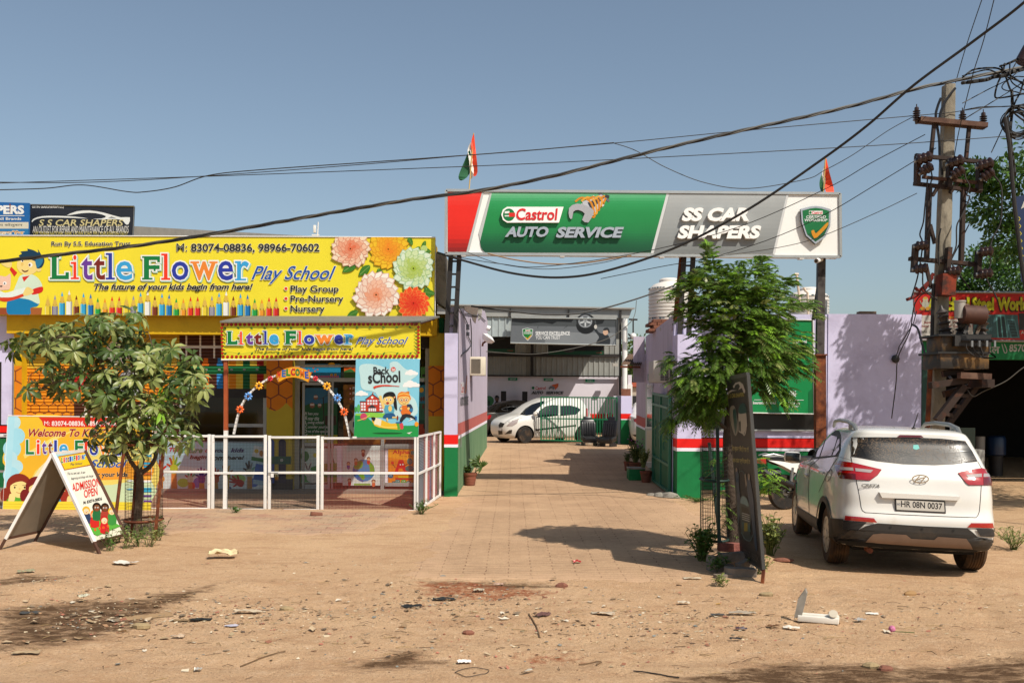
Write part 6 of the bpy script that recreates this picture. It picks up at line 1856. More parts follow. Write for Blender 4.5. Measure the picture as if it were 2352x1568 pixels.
class Car:
 def __init__(s, name, label, M, tab, axles, track, wr, paint, nr=5.0, nf=4.0, arch=1.16, group=None):
  s.M = M
  s.t = thing(name, label, "car", M.to_translation(), group)
  s.axles, s.track, s.wr = axles, track, wr
  vs, fs = car_shell(tab, nr, nf)
  wv_ = [M @ v for v in vs]
  s.bvh = BVHTree.FromPolygons([tuple(v) for v in wv_], [tuple(f) for f in fs])
  me = bpy.data.meshes.new("body")
  me.from_pydata([tuple(v) for v in wv_], [], [list(f) for f in fs])
  me.materials.append(paint); me.materials.append(MWELL)
  b = bpy.data.objects.new("body", me); COL.objects.link(b)
  cut = MB(); cut.mi(paint); cut.mi(MWELL)
  for y in axles:
   for sx in (-1, 1):
    cut.tube([(sx * (track - .22), y, wr), (sx * (track + .5), y, wr)], wr * arch, MWELL, 28)
  co = cut.build("cutter", M=M)
  md = b.modifiers.new("arches", 'BOOLEAN'); md.object = co; md.operation = 'DIFFERENCE'; md.solver = 'EXACT'
  bpy.context.view_layer.update()
  dg = bpy.context.evaluated_depsgraph_get()
  nm = bpy.data.meshes.new_from_object(b.evaluated_get(dg))
  b.modifiers.clear(); b.data = nm; nm.name = "body"
  bpy.data.objects.remove(co); bpy.data.meshes.remove(me)
  nm.polygons.foreach_set("use_smooth", [True] * len(nm.polygons)); nm.set_sharp_from_angle(angle=R(50))
  b.parent = s.t; b.matrix_parent_inverse = WM[s.t.name].inverted()
  s.body = b
  for y in axles:
   for sx in (-1, 1):
    pass
 def wheels(s, style, tyre, rimm, w_=.2):
  for y in s.axles:
   for sx in (-1, 1):
    r = s.wr
    c = V((sx * s.track, y, r))
    ax = V((sx, 0, 0))
    mb = MB()
    prof = [(r * .66, -w_ / 2), (r * .93, -w_ / 2 - .005), (r * .985, -w_ / 2 + .025)]
    for k in range(5):
     h = -w_ / 2 + .03 + k * (w_ - .06) / 5
     g = (w_ - .06) / 5
     prof += [(r, h + .002), (r, h + g - .012), (r * .972, h + g - .009), (r * .972, h + g - .002)]
    prof += [(r, w_ / 2 - .03), (r * .985, w_ / 2 - .02), (r * .93, w_ / 2 + .005), (r * .66, w_ / 2)]
    mb.lathe(prof, c, tyre, ax, 40)
    wh = mb.build("wheel", s.t, 30, s.M)
    mb = MB()
    mb.lathe([(r * .66, w_ / 2 - .002), (r * .62, w_ / 2 + .004), (r * .58, w_ / 2 - .03), (r * .3, w_ / 2 - .06), (0.001, w_ / 2 - .06)], c, MSTW if style != 'steel' else rimm, ax, 28)
    if style != 'steel':
     ns = 10 if style == 'cover' else (9 if style == 'mesh' else 5)
     for k in range(ns):
      an = 2 * math.pi * k / ns
      u = V((0, math.cos(an), math.sin(an))); t_ = V((0, -math.sin(an), math.cos(an)))
      o = c + ax * (w_ / 2 - .012)
      wd = .045 if style != 'five' else .07
      mb.prism([o + u * r * .12 - t_ * wd * .7, o + u * r * .62 - t_ * wd, o + u * r * .62 + t_ * wd, o + u * r * .12 + t_ * wd * .7], ax * .014, rimm)
     mb.lathe([(r * .64, w_ / 2 - .02), (r * .64, w_ / 2 + .005), (r * .57, w_ / 2 + .005), (r * .57, w_ / 2 - .02)], c, rimm, ax, 28)
     mb.lathe([(r * .17, w_ / 2 - .02), (r * .16, w_ / 2 + .008), (.001, w_ / 2 + .012)], c, rimm, ax, 16)
    else:
     for k in range(8):
      an = 2 * math.pi * k / 8
      o = c + ax * (w_ / 2 - .045) + V((0, math.cos(an), math.sin(an))) * r * .42
      mb.cyl(o, o + ax * .012, r * .07, MWELL, n=8)
     mb.lathe([(r * .2, w_ / 2 - .06), (r * .18, w_ / 2 - .02), (.001, w_ / 2 - .015)], c, rimm, ax, 14)
    mb.build("rim", wh, 30, s.M)
 def patch(s, pts, conv, m, off=.004, sub=3, mb=None, sm=0):
  """area traced on the photograph and laid on the body's own surface"""
  if sm: pts = spline(pts, sm)
  tri = tessellate_polygon([[V((x, y, 0)) for x, y in pts]])
  tv = [V((x, y)) for x, y in pts]
  tris = [tuple(tv[k] for k in t) for t in tri]
  for _ in range(sub):
   nt_ = []
   for a, b, c in tris:
    ab, bc, ca = (a + b) / 2, (b + c) / 2, (c + a) / 2
    if (a - b).length < 6 and (b - c).length < 6: nt_.append((a, b, c)); continue
    nt_ += [(a, ab, ca), (ab, b, bc), (ca, bc, c), (ab, bc, ca)]
   tris = nt_
  mb = mb or MB()
  ids, vs, fs = {}, [], []
  def vid(p):
   k = (round(p.x, 2), round(p.y, 2))
   if k not in ids:
    D = conv(p.x, p.y)
    r = ray(*D).normalized()
    h, n, _, _ = s.bvh.ray_cast(CAM, r)
    if h is None:
     ids[k] = None
    else:
     if n.dot(r) > 0: n = -n
     n = (n - r * .3).normalized()
     ids[k] = len(vs); vs.append(h + n * off)
   return ids[k]
  for t in tris:
   f = [vid(p) for p in t]
   if None not in f and len(set(f)) == 3:
    a, b, c = (vs[k] for k in f)
    if max((a - b).length, (b - c).length, (c - a).length) > .45: continue
    if (b - a).cross(c - a).dot(CAM - a) < 0: f = f[::-1]
    fs.append(f)
  mb.add(vs, fs, m, True)
  return mb
 def seam(s, pts, conv, m=MSEAM, wd=4, mb=None, off=.003, sm=0):
  if sm: pts = spline(pts, sm, False)
  mb = mb or MB()
  for (ax, ay), (bx_, by_) in zip(pts, pts[1:]):
   L_ = math.hypot(bx_ - ax, by_ - ay) or 1
   nx_, ny_ = -(by_ - ay) / L_ * wd / 2, (bx_ - ax) / L_ * wd / 2
   s.patch([(ax + nx_, ay + ny_), (bx_ + nx_, by_ + ny_), (bx_ - nx_, by_ - ny_), (ax - nx_, ay - ny_)], conv, m, off, 2, mb)
  return mb
 def side(s, pts, sx, m, off=.004, mb=None, sub=3):
  """area given in the car's own side view (y, z), laid on flank sx"""
  mb = mb or MB()
  tri = tessellate_polygon([[V((x, y, 0)) for x, y in pts]])
  tris = [tuple(V(pts[k]) for k in t) for t in tri]
  for _ in range(sub):
   tris = [u for a, b, c in tris for u in ((a, (a + b) / 2, (c + a) / 2), ((a + b) / 2, b, (b + c) / 2), ((c + a) / 2, (b + c) / 2, c), ((a + b) / 2, (b + c) / 2, (c + a) / 2))]
  d = (s.M.to_3x3() @ V((-sx, 0, 0))).normalized()
  vs, fs, ids = [], [], {}
  for t in tris:
   f = []
   for p in t:
    k = (round(p.x, 4), round(p.y, 4))
    if k not in ids:
     h, n, _, _ = s.bvh.ray_cast(s.M @ V((sx * 3, p.x, p.y)), d)
     ids[k] = None
     if h is not None:
      if n.dot(d) > 0: n = -n
      ids[k] = len(vs); vs.append(h + n * off)
    f.append(ids[k])
   if None not in f:
    a, b, c = (vs[k] for k in f)
    if (b - a).cross(c - a).dot(d) > 0: f = f[::-1]
    fs.append(f)
  mb.add(vs, fs, m, True)
  return mb
def car_frame(contact, heading, local, roll=0.0):
 """car to world: local point (on the ground) sits at contact, nose along heading"""
 f = V((heading[0], heading[1], 0)).normalized()
 r = V((f.y, -f.x, 0))
 Rm = Matrix((r, f, V((0, 0, 1)))).transposed() @ Matrix.Rotation(roll, 3, 'Y')
 o = V(contact) - Rm @ V(local)
 return Matrix.Translation(o) @ Rm.to_4x4()
# --- white hatchback in the yard
ct = PG(*z2(727, 1302))
TR_ = [(.17, .15, 3.5, .74), (.25, .06, 3.62, .80), (.4, .0, 3.7, .83), (.55, .0, 3.715, .84), (.7, .02, 3.69, .84), (.82, .03, 3.58, .835), (.92, .05, 3.36, .825), (1.0, .07, 3.08, .81), (1.06, .09, 2.9, .79), (1.2, .15, 2.66, .74), (1.35, .24, 2.42, .68), (1.47, .32, 2.15, .61), (1.55, .4, 1.95, .53), (1.59, .55, 1.75, .4), (1.605, .8, 1.5, .2)]
hb = Car("parked_car", "dirty white hatchback with its nose to the left behind the green bar gate", car_frame(ct, (-.866, -.5), (-.72, 2.95, 0)), TR_, (.59, 2.95), .72, .29, MPW, 5, 3.4)
hb.wheels('steel', MTY, MSTW, .17)
mb = hb.patch([(690, 1060), (735, 1010), (790, 975), (880, 948), (900, 950), (870, 985), (840, 1010), (790, 1062), (745, 1070)], z2, MCG); mb.build("windscreen", hb.t)
mb = hb.patch([(830, 1085), (850, 1030), (905, 990), (960, 980), (1010, 985), (1005, 1070), (920, 1080)], z2, MCG); hb.patch([(1025, 988), (1110, 985), (1170, 1000), (1198, 1020), (1160, 1060), (1025, 1072)], z2, MCG, mb=mb); mb.build("side_window", hb.t)
mb = hb.patch([(820, 1182), (1160, 1145), (1162, 1158), (822, 1195)], z2, MPL); mb.build("side_moulding", hb.t)
mb = hb.patch([(575, 1160), (600, 1130), (640, 1108), (680, 1100), (665, 1135), (625, 1160)], z2, MLC); mb.build("headlight", hb.t)
mb = hb.patch([(1240, 1085), (1240, 1010), (1255, 1000), (1258, 1090)], z2, MLR); hb.patch([(1265, 1078), (1320, 1075), (1335, 1095), (1320, 1112), (1275, 1095)], z2, MLR, mb=mb); mb.build("tail_light", hb.t)
mb = hb.patch([(510, 1150), (525, 1125), (562, 1135), (545, 1165), (515, 1170)], z2, MPL); hb.patch([(508, 1190), (540, 1180), (545, 1225), (510, 1228)], z2, MPL, mb=mb); hb.patch([(560, 1225), (600, 1190), (625, 1188), (620, 1218)], z2, MPL, mb=mb); mb.build("grille", hb.t)
mb = hb.patch([(505, 1172), (538, 1178), (538, 1196), (505, 1190)], z2, MWM, .02); mb.build("number_plate", hb.t)
mb = hb.seam([(812, 1090), (800, 1130), (815, 1200), (830, 1255)], z2, wd=3); hb.seam([(1015, 980), (1015, 1100), (1000, 1180), (1010, 1250)], z2, wd=3, mb=mb); hb.seam([(570, 1130), (690, 1095), (780, 1080)], z2, wd=3, mb=mb); hb.seam([(1160, 1060), (1165, 1120), (1150, 1180)], z2, wd=3, mb=mb); mb.build("door_seam", hb.t)
mb = MB(); q = P(*z2(835, 1088), 35.0); mb.ball(hb.M @ V((-.9, 2.62, 1.02)), .13, MPW, 12, .7, .5, .6); mb.build("mirror", hb.t)
mb = hb.side([(.5, 1.08), (2.55, 1.06), (2.2, 1.42), (1.6, 1.5), (.7, 1.42)], 1, MCG); mb.build("side_window", hb.t)
# --- grey saloon behind it
ct = PG(*z2(497, 1245))
TS = [(.17, .15, 4.25, .74), (.25, .06, 4.35, .80), (.4, .0, 4.43, .84), (.55, .0, 4.45, .85), (.7, .02, 4.42, .85), (.85, .05, 4.2, .84), (.95, .1, 3.7, .83), (1.0, .3, 3.3, .81), (1.05, .62, 3.1, .78), (1.2, .85, 2.8, .73), (1.35, 1.15, 2.5, .66), (1.44, 1.45, 2.25, .56), (1.48, 1.7, 2.05, .4), (1.49, 1.8, 1.95, .2)]
sd = Car("parked_car", "dusty dark grey saloon half hidden behind the white hatchback", car_frame(ct, (.94, .34), (.73, .85, 0)), TS, (.85, 3.4), .73, .31, MPG, 5, 4)
sd.wheels('five', MTY, MALY, .18)
mb = sd.patch([(485, 1030), (520, 995), (570, 975), (585, 1035), (500, 1045)], z2, MCG); sd.patch([(590, 1038), (578, 975), (620, 978), (665, 1010), (680, 1045)], z2, MCG, mb=mb); mb.build("side_window", sd.t)
mb = sd.patch([(405, 1075), (440, 1060), (452, 1068), (440, 1095), (405, 1110)], z2, MLR); mb.build("tail_light", sd.t)
mb = sd.seam([(590, 1038), (585, 1100), (600, 1160)], z2, wd=3); sd.seam([(480, 1040), (500, 1100), (490, 1140)], z2, wd=3, mb=mb); mb.build("door_seam", sd.t)
mb = sd.patch([(420, 1030), (445, 990), (500, 975), (480, 1000), (455, 1035)], z2, MCG); mb.build("rear_window", sd.t)
# --- white saloon beyond the office, and a car under blue tarpaulin
TV = [(r[0], r[1], r[2] - .1, r[3]) for r in TS]
q = P(*z2(1610, 1270), 33.0); zg = gz(0, 33)
vs_ = Car("parked_car", "white saloon with red tail lights showing between the short pillar and the office", car_frame((q.x, 33.0, zg), (.1, 1), (-.80, .05, 0)), TV, (.85, 3.35), .72, .3, MPW, 5, 4)
vs_.wheels('five', MTY, MALY, .18)
mb = vs_.patch([(1638, 1098), (1665, 1092), (1720, 1100), (1720, 1118), (1660, 1125), (1642, 1118)], z2, MLR); mb.build("tail_light", vs_.t)
mb = vs_.patch([(1625, 1225), (1720, 1232), (1720, 1242), (1650, 1245)], z2, MPL); mb.build("bumper_slot", vs_.t)
mb = vs_.patch([(1672, 1080), (1690, 1050), (1740, 1040), (1740, 1085)], z2, MCG); mb.build("rear_window", vs_.t)
mb = MB(); q = random.Random(9); MTARP = mat("blue_tarpaulin", '2a5a9a', .5, var=.2, vs=3, bump=.4, bs=6)
vs, fs = [], []
for i in range(9):
 for j in range(13):
  u, v_ = i / 8 - .5, j / 12 - .5
  h = 1.25 * (1 - (abs(u) * 2) ** 4) * (1 - (abs(v_) * 2) ** 6) + q.uniform(-.05, .05)
  vs.append(V((6.6 + u * 1.9, 42 + v_ * 4, .42 + max(0.02, h))))
for i in range(8):
 for j in range(12):
  a = i * 13 + j; fs.append((a, a + 13, a + 14, a + 1))
mb.add(vs, fs, MTARP, True); tag(mb.build("covered_car"), "car shaped heap under a blue tarpaulin behind the white saloon", "car")
# --- loose car seats
def seat(px, py, yaw, label):
 o = PG(*z2(px, py)); t = thing("car_seat", label, "car seat", o, "loose black car seats by the green gate")
 Rz = Matrix.Rotation(yaw, 3, 'Z')
 ml = mat("black_leather", '121214', .35, var=.2, vs=6, spec=.5)
 def bx_(mb, c, s_, tilt=0, bev=.05):
  mb.box(o + Rz @ V(c), s_, ml, Rz @ Matrix.Rotation(tilt, 3, 'X'), bev)
 mb = MB(); bx_(mb, (0, 0, .22), (.5, .5, .16), .12, .06); bx_(mb, (-.22, -.02, .25), (.1, .46, .16), .12, .04); bx_(mb, (.22, -.02, .25), (.1, .46, .16), .12, .04); mb.build("cushion", t)
 mb = MB(); bx_(mb, (0, .27, .55), (.46, .13, .62), -.2, .06); bx_(mb, (-.2, .24, .52), (.1, .16, .5), -.2, .05); bx_(mb, (.2, .24, .52), (.1, .16, .5), -.2, .05)
 for k in range(4):
  bx_(mb, (-.12 + k * .08, .2, .56), (.06, .05, .42), -.2, .02)
 mb.build("backrest", t)
 mb = MB(); bx_(mb, (0, .37, .88), (.26, .11, .17), -.2, .05); mb.build("headrest", t)
 mb = MB()
 for sx in (-.2, .2):
  mb.box(o + Rz @ V((sx, .02, .06)), (.05, .52, .1), MDS, Rz)
 mb.build("rail", t)
seat(1270, 1322, .12, "black leather car seat standing before the hatchback's rear wheel")
seat(1418, 1330, -.5, "black leather car seat turned aside nearest the short brick topped pillar")
mb = MB(); q = random.Random(2)
for k in range(7):
 a = PG(*z2(1180 + k * 45, 1300 + q.uniform(-8, 12))); mb.ball(a, q.uniform(.05, .1), MCON, 7, 1.3, 1, .5)
tag(mb.build("rubble"), "scattered concrete rubble around the loose car seats", "rubble", None, 'stuff')
mb = MB(); q = random.Random(3)
for k in range(14):
 a = PG(*z2(1390 + q.uniform(0, 60), 1270 + q.uniform(-20, 10))); mb.bar(a, a + V((q.uniform(-.2, .2), .1, q.uniform(.3, 1.1))), .05, .04, (MDS, MBK, MST)[k % 3])
tag(mb.build("scrap_parts"), "dark heap of scrap car parts behind the green bar gate", "scrap", None, 'stuff')
# --- person working behind the saloon
def skin_person(name, label, joints, edges, mats_, loc):
 pass
pe = thing("person", "person in dark clothes bending behind the grey saloon", "person", P(*z2(497, 1200), 43.5))
mb = MB(); o = P(*z2(497, 930), 43.5); MSK = mat("skin", '5a3826', .6); MCLO = mat("dark_clothes", '1a1a20', .9); zf = .42
hd = o
def limb(pts, rs, m): mb.tube(pts, rs, m, 10)
base = V((hd.x + .1, hd.y, zf))
limb([base + V((-.1, 0, .0)), base + V((-.1, -.03, .45)), base + V((-.07, 0, .9)), base + V((-.03, -.12, 1.15)), hd + V((.0, .0, -.22)), hd + V((0, 0, -.12))], [.06, .07, .11, .17, .14, .06], MCLO)
limb([base + V((.12, 0, .0)), base + V((.12, -.03, .45)), base + V((.07, 0, .9))], [.06, .07, .11], MCLO)
for sx in (-1, 1):
 s0 = hd + V((sx * .2, -.02, -.28)); limb([s0, s0 + V((sx * .05, -.15, -.25)), s0 + V((-sx * .02, -.4, -.35))], [.06, .05, .04], MCLO)
 mb.ball(s0 + V((-sx * .02, -.44, -.36)), .045, MSK, 8)
mb.ball(hd + V((0, 0, .0)), .11, MSK, 14, .85, 1, 1.2); mb.ball(hd + V((0, -.1, -.01)), .02, MSK, 6); mb.build("body", pe)
mb = MB(); mb.ball(hd + V((0, .02, .045)), .118, mat("black_hair", '0c0a0a', .6), 14, .88, 1, 1.0); mb.build("hair", pe)
mb = MB(); a = P(*z2(430, 945), 44); mb.cyl(a, a + V((0, .08, 0)), .22, mat("green_fan", '2a6a3a', .5), n=18); mb.cyl(V((a.x, a.y + .04, .42)), a, .03, MDS); tag(mb.build("pedestal_fan"), "green pedestal fan at the left end of the workshop", "fan")
# --- potted plants
def pot(name, label, px, py, conv, r, h, prof=None, group=None):
 o = PG(*conv(px, py)); t = thing(name, label, "potted plant", o, group)
 mb = MB(); pr = [(r * .68, 0)]
 for k in range(6):
  z = h * (.06 + k * .12); rr = r * (.68 + .25 * (z / h)); pr += [(rr, z), (rr + .008, z + h * .04), (rr + .004, z + h * .07)]
 pr += [(r * .97, h * .8), (r, h * .84), (r, h), (r * .9, h), (r * .88, h * .9)]
 mb.lathe(pr, o, MTERRA); mb.build("pot", t)
 mb = MB(); mb.lathe([(r * .88, h * .9), (.001, h * .93)], o, MSOIL); mb.build("soil", t)
 return t, o + V((0, 0, h * .9))
t, o = pot("potted_plant", "terracotta pot with a drooping split leaf plant by the left gate pillar", 520, 1262, zP, .155, .28)
bush("foliage", t, o + V((-.05, 0, 0)), 14, .16, .14, .07, .035, LEAFD, .008, 21, MSTM)
mb = MB(); q = random.Random(8)
for cx_, cz_, an in ((.12, .3, .3), (.2, .28, -.4), (.27, .14, -1.3)):
 c = o + V((cx_, -.05, cz_ * .9 + .02))
 mb.tube([o + V((.1, 0, 0)), o + V((.15, 0, cz_ * .6)), c], .007, MSTM, 5)
 for k in range(9):
  a = an - 2.2 + k * .28
  d = V((math.sin(a) * .6 + .3, -.2, -math.cos(a) * .7 - .15))
  leafm(mb, c, d, .16, .04, LEAFD, V((0, -1, .4)), .5)
mb.build("split_leaves", t)
GP = "clay pots in front of the office"
t, o = pot("potted_plant", "bushy plant with small purple flowers in a large clay pot before the office door", 150, 1238, zG, .17, .23, None, GP)
bush("foliage", t, o, 60, .5, .24, .06, .024, LEAFD, .008, 31, MSTM)
mb = MB(); q = random.Random(5)
for k in range(10):
 mb.ball(o + V((q.uniform(-.2, .2), q.uniform(-.2, .1), q.uniform(.4, .6))), .018, mat("purple_petal", '9a4a8a', .6), 6)
mb.build("flowers", t)
t, o = pot("potted_plant", "round clay pot holding an upright yellow green shrub beside the green step", 255, 1345, zG, .14, .26, None, GP)
bush("foliage", t, o + V((-.06, 0, .1)), 42, .42, .17, .07, .026, LEAFO, .009, 32, MSTM)
t, o = pot("potted_plant", "narrow clay pot half hidden behind the purple flowering plant", 78, 1232, zG, .11, .24, None, GP)
bush("foliage", t, o, 16, .25, .12, .06, .022, LEAFD, .007, 33, MSTM)
mb = MB(); a = PG(*zG(165, 1325)); mb.box(a + V((0, .2, .13)), (.36, .5, .26), MGRN, None, .01); mb.box(a + V((0, .2, .27)), (.38, .52, .03), MCON); tag(mb.build("step"), "green painted step with a grey top between the clay pots", "step")
# ================================================================== WHITE SUV
zS = Zm(3000, 1600, 1.96)
TC = [(.27, .3, 3.95, .76), (.30, .12, 4.12, .84), (.37, .03, 4.2, .885), (.5, .0, 4.25, .895), (.62, .0, 4.27, .895), (.74, .045, 4.26, .89), (.88, .06, 4.2, .885), (1.0, .085, 4.02, .875), (1.06, .10, 3.65, .865), (1.1, .12, 3.2, .85), (1.16, .16, 3.0, .825), (1.3, .25, 2.72, .77), (1.44, .34, 2.45, .70), (1.52, .36, 2.25, .65), (1.575, .38, 2.0, .59), (1.605, .5, 1.75, .48), (1.62, .75, 1.5, .3), (1.624, 1.0, 1.3, .1)]
SM = car_frame(P(1912, 1292, 11.75), (.139, .99), (-.775, .8, 0), R(1.3))
su = Car("parked_suv", "dusty white sport utility car parked with its dirty rear window to the road", SM, TC, (.8, 3.39), .75, .335, MPW, 7.5, 3.8, 1.2)
su.t["category"] = "car"
su.wheels('cover', MTYM, MALY, .205)
sp = lambda n, pts, m, off=.004, sm=0, **k: su.patch(pts, zS, m, off, 4, None, sm).build(n, su.t)
MDG = bpy.data.materials.new("dirty_rear_glass"); MDG.use_nodes = True
n_, L_ = MDG.node_tree.nodes, MDG.node_tree.links
b_ = n_["Principled BSDF"]; tc_ = n_.new("ShaderNodeTexCoord")
def _nz(sc, lo, hi, st=(1, 1, 1)):
 mp = n_.new("ShaderNodeMapping"); mp.inputs["Scale"].default_value = st
 t = n_.new("ShaderNodeTexNoise"); t.inputs["Scale"].default_value = sc; t.inputs["Detail"].default_value = 3
 r = n_.new("ShaderNodeMapRange"); r.inputs[1].default_value, r.inputs[2].default_value = lo, hi
 L_.new(tc_.outputs["Object"], mp.inputs[0]); L_.new(mp.outputs[0], t.inputs["Vector"]); L_.new(t.outputs[0], r.inputs[0])
 return r.outputs[0]
mu = n_.new("ShaderNodeMath"); mu.operation = 'MULTIPLY'
L_.new(_nz(85, .49, .62, (1, 1, .7)), mu.inputs[0]); L_.new(_nz(1.6, .36, .58), mu.inputs[1])
mx = n_.new("ShaderNodeMix"); mx.data_type = 'RGBA'
mx.inputs[6].default_value, mx.inputs[7].default_value = lin('191816') + [1], lin('6a543c') + [1]
L_.new(mu.outputs[0], mx.inputs[0]); L_.new(mx.outputs[2], b_.inputs["Base Color"])
mr = n_.new("ShaderNodeMapRange"); mr.inputs[3].default_value, mr.inputs[4].default_value = .3, .9
L_.new(mu.outputs[0], mr.inputs[0]); L_.new(mr.outputs[0], b_.inputs["Roughness"])
rgl = sp("rear_window", [(795, 292), (1000, 289), (1300, 292), (1500, 301), (1685, 320), (1740, 400), (1783, 480), (1600, 500), (1450, 508), (1200, 500), (1000, 478), (795, 440)], MDG, .005)
MWIP = mat('wiped_glass', '100f0d', .35)
mb = su.seam([(1385, 375), (1380, 475)], zS, MWIP, 4, None, .007)
for s_ in ([(1435, 470), (1440, 380), (1480, 380), (1490, 410), (1440, 425), (1500, 480)], [(1520, 385), (1540, 470), (1570, 385)], [(1590, 480), (1630, 380), (1665, 480)], [(1605, 440), (1655, 440)], [(1180, 440), (1160, 400), (1250, 420), (1330, 405)], [(860, 360), (910, 440)], [(1120, 460), (1220, 430), (1330, 440)]):
 su.seam(s_, zS, MWIP, 4, mb, .007)
mb.build("finger_marks", rgl); mb = MB(); su.patch([(1280, 352), (1318, 350), (1328, 380), (1305, 390), (1278, 382)], zS, mat("teal_sticker", '6ab0a8', .7), .007, 2, mb); mb.build("sticker", rgl)
sp("window_surround", [(425, 466), (470, 380), (530, 275), (575, 232), (700, 238), (714, 275), (712, 390), (692, 440), (560, 456), (430, 470)], MPL, .002)
sp("side_window", [(440, 455), (475, 395), (520, 318), (560, 268), (608, 264), (588, 320), (545, 443)], MCG, .006)
sp("side_window", [(555, 442), (600, 305), (625, 272), (688, 288), (664, 370), (640, 434)], MCG, .006)
sp("side_window", [(650, 434), (690, 310), (706, 298), (700, 390), (672, 430)], MCG, .006)
for nm, out, strips, dk in (("tail_light", [(665, 505), (700, 478), (800, 490), (1030, 545), (1002, 585), (940, 628), (830, 622), (706, 610), (688, 570)], [[(700, 525), (812, 532), (815, 556), (706, 548)], [(825, 535), (965, 550), (945, 572), (830, 560)]], [(690, 565), (830, 580), (832, 620), (706, 608)]),
       ("tail_light", [(1630, 572), (1700, 552), (1815, 535), (1870, 552), (1888, 575), (1890, 665), (1715, 665), (1692, 648)], [[(1692, 588), (1812, 578), (1812, 605), (1708, 608)], [(1825, 578), (1885, 576), (1886, 603), (1825, 605)]], [(1825, 610), (1886, 608), (1888, 662), (1825, 663)])):
 tl = su.patch(out, zS, MLR, .012, 4).build(nm, su.t)
 mb = None
 for st in strips:
  mb = su.patch(st, zS, MLC, .016, 3, mb)
 su.patch(dk, zS, MLRD, .014, 3, mb); su.seam([out[0]] + out[1:] + [out[0]], zS, MSEAM, 3.5, mb, .009)
 mb.build("lens", tl)
mb = su.seam([(792, 440), (802, 490), (832, 620), (860, 760), (872, 840), (882, 865), (905, 880), (1200, 897), (1500, 910), (1770, 919), (1785, 905), (1798, 870), (1806, 780), (1813, 668)], zS, wd=4.5); su.seam([(1785, 482), (1815, 535)], zS, wd=3, mb=mb)
su.seam([(690, 440), (795, 470)], zS, wd=2, mb=mb); mb.build("tailgate_seam", su.t)
mb = su.seam([(545, 455), (470, 520), (458, 700), (465, 900), (470, 930)], zS, wd=3); su.seam([(385, 500), (355, 640), (370, 800), (362, 880)], zS, wd=3, mb=mb); su.seam([(690, 445), (640, 520), (590, 610), (540, 720)], zS, wd=3, mb=mb)
su.seam([(600, 640), (590, 610), (610, 560), (640, 540), (645, 570), (625, 620), (605, 640)], zS, wd=2.5, mb=mb); mb.build("door_seam", su.t)
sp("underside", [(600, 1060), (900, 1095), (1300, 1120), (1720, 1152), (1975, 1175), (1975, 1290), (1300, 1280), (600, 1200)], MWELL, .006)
sp("bumper", [(620, 922), (738, 930), (726, 1012), (850, 1016), (905, 985), (1000, 962), (1350, 985), (1700, 1000), (1742, 1032), (1785, 1072), (1912, 1090), (1906, 1000), (1985, 994), (1985, 1190), (1922, 1188), (1720, 1162), (1300, 1130), (900, 1105), (625, 1084)], MPL, .012)
sp("skid_plate", [(905, 1104), (962, 1046), (1030, 1039), (1220, 1050), (1260, 1080), (1440, 1090), (1470, 1065), (1690, 1080), (1722, 1120), (1742, 1157), (1400, 1140)], mat("skid_plate_metal", '7a6658', .4, .5, var=.15), .026)
for pts in ([(752, 905), (970, 925), (996, 958), (745, 938)], [(1700, 994), (1730, 963), (1895, 963), (1903, 1001)]):
 sp("reflector", pts, MLR, .016)
for pts in ([(740, 940), (915, 955), (850, 1014), (728, 1010)], [(1770, 1005), (1898, 1008), (1910, 1070), (1800, 1062)]):
 mb = su.patch(pts, zS, MBK, .016)
 for k in range(1, 6):
  t = k / 6; lp_ = lambda a, b: (a[0] + (b[0] - a[0]) * t, a[1] + (b[1] - a[1]) * t)
  su.seam([lp_(pts[0], pts[3]), lp_(pts[1], pts[2])], zS, mat("grey_slat", '3c3834', .6), 4, mb, .02)
 mb.build("bumper_grille", su.t)
mb = None
for x, y in ((1100, 993), (1347, 1007), (1592, 1019)):
 mb = su.patch([(x + 10 * math.cos(a * .7), y + 10 * math.sin(a * .7)) for a in range(9)], zS, MSEAM, .018, 1, mb)
mb.build("parking_sensor", su.t)
def on_body(x, y, off):
 r = ray(*zS(x, y)).normalized(); h, n, _, _ = su.bvh.ray_cast(CAM, r)
 if n.dot(r) > 0: n = -n
 return h + n * off, n
NB = (SM.to_3x3() @ V((0, -1, .0))).normalized()
pc_, _ = on_body(1335, 825, 0)
mb = MB()
def box_px(pts, off0, off1, m):
 pl0 = pc_ + NB * off1
 q = [hit(*zS(*p), pl0, NB) for p in pts]
 mb.prism(q, -NB * (off1 - off0), m)
lipc, _ = on_body(1335, 760, 0); box_px([(1016, 722), (1650, 756), (1640, 786), (1036, 764)], -.05, .035, MPW); mb.build("tailgate_lip", su.t)
mb = MB(); box_px([(1137, 768), (1530, 790), (1536, 886), (1140, 866)], -.06, .022, MBK); pf_ = mb.build("number_plate", su.t)
A = Art(pc_ + NB * .022, NB, zS, .002, .0004); A.poly([(1147, 778), (1521, 799), (1526, 875), (1150, 857)], 'd2cec4')
A.text("HR 08N 0037", 1184, 786, 1508, 836, '1a1a20', .02, slope=21); A.text("IND", 1152, 806, 1180, 822, '3a4a6a', .01); A.build("plate_lettering", pf_)
ec, en = on_body(1336, 617, 0)
A = Art(ec + NB * .02, NB, zS, .012, .0008)
ring = [(1336 + 63 * math.cos(2 * math.pi * k / 28), 617 + 30 * math.sin(2 * math.pi * k / 28)) for k in range(29)]
A.line(ring, 9, MCHR); A.line([(1293, 640), (1310, 615), (1330, 595)], 9, MCHR, 3); A.line([(1342, 640), (1362, 615), (1380, 596)], 9, MCHR, 3); A.line([(1308, 628), (1336, 612), (1366, 606)], 9, MCHR, 3); A.build('emblem', su.t)
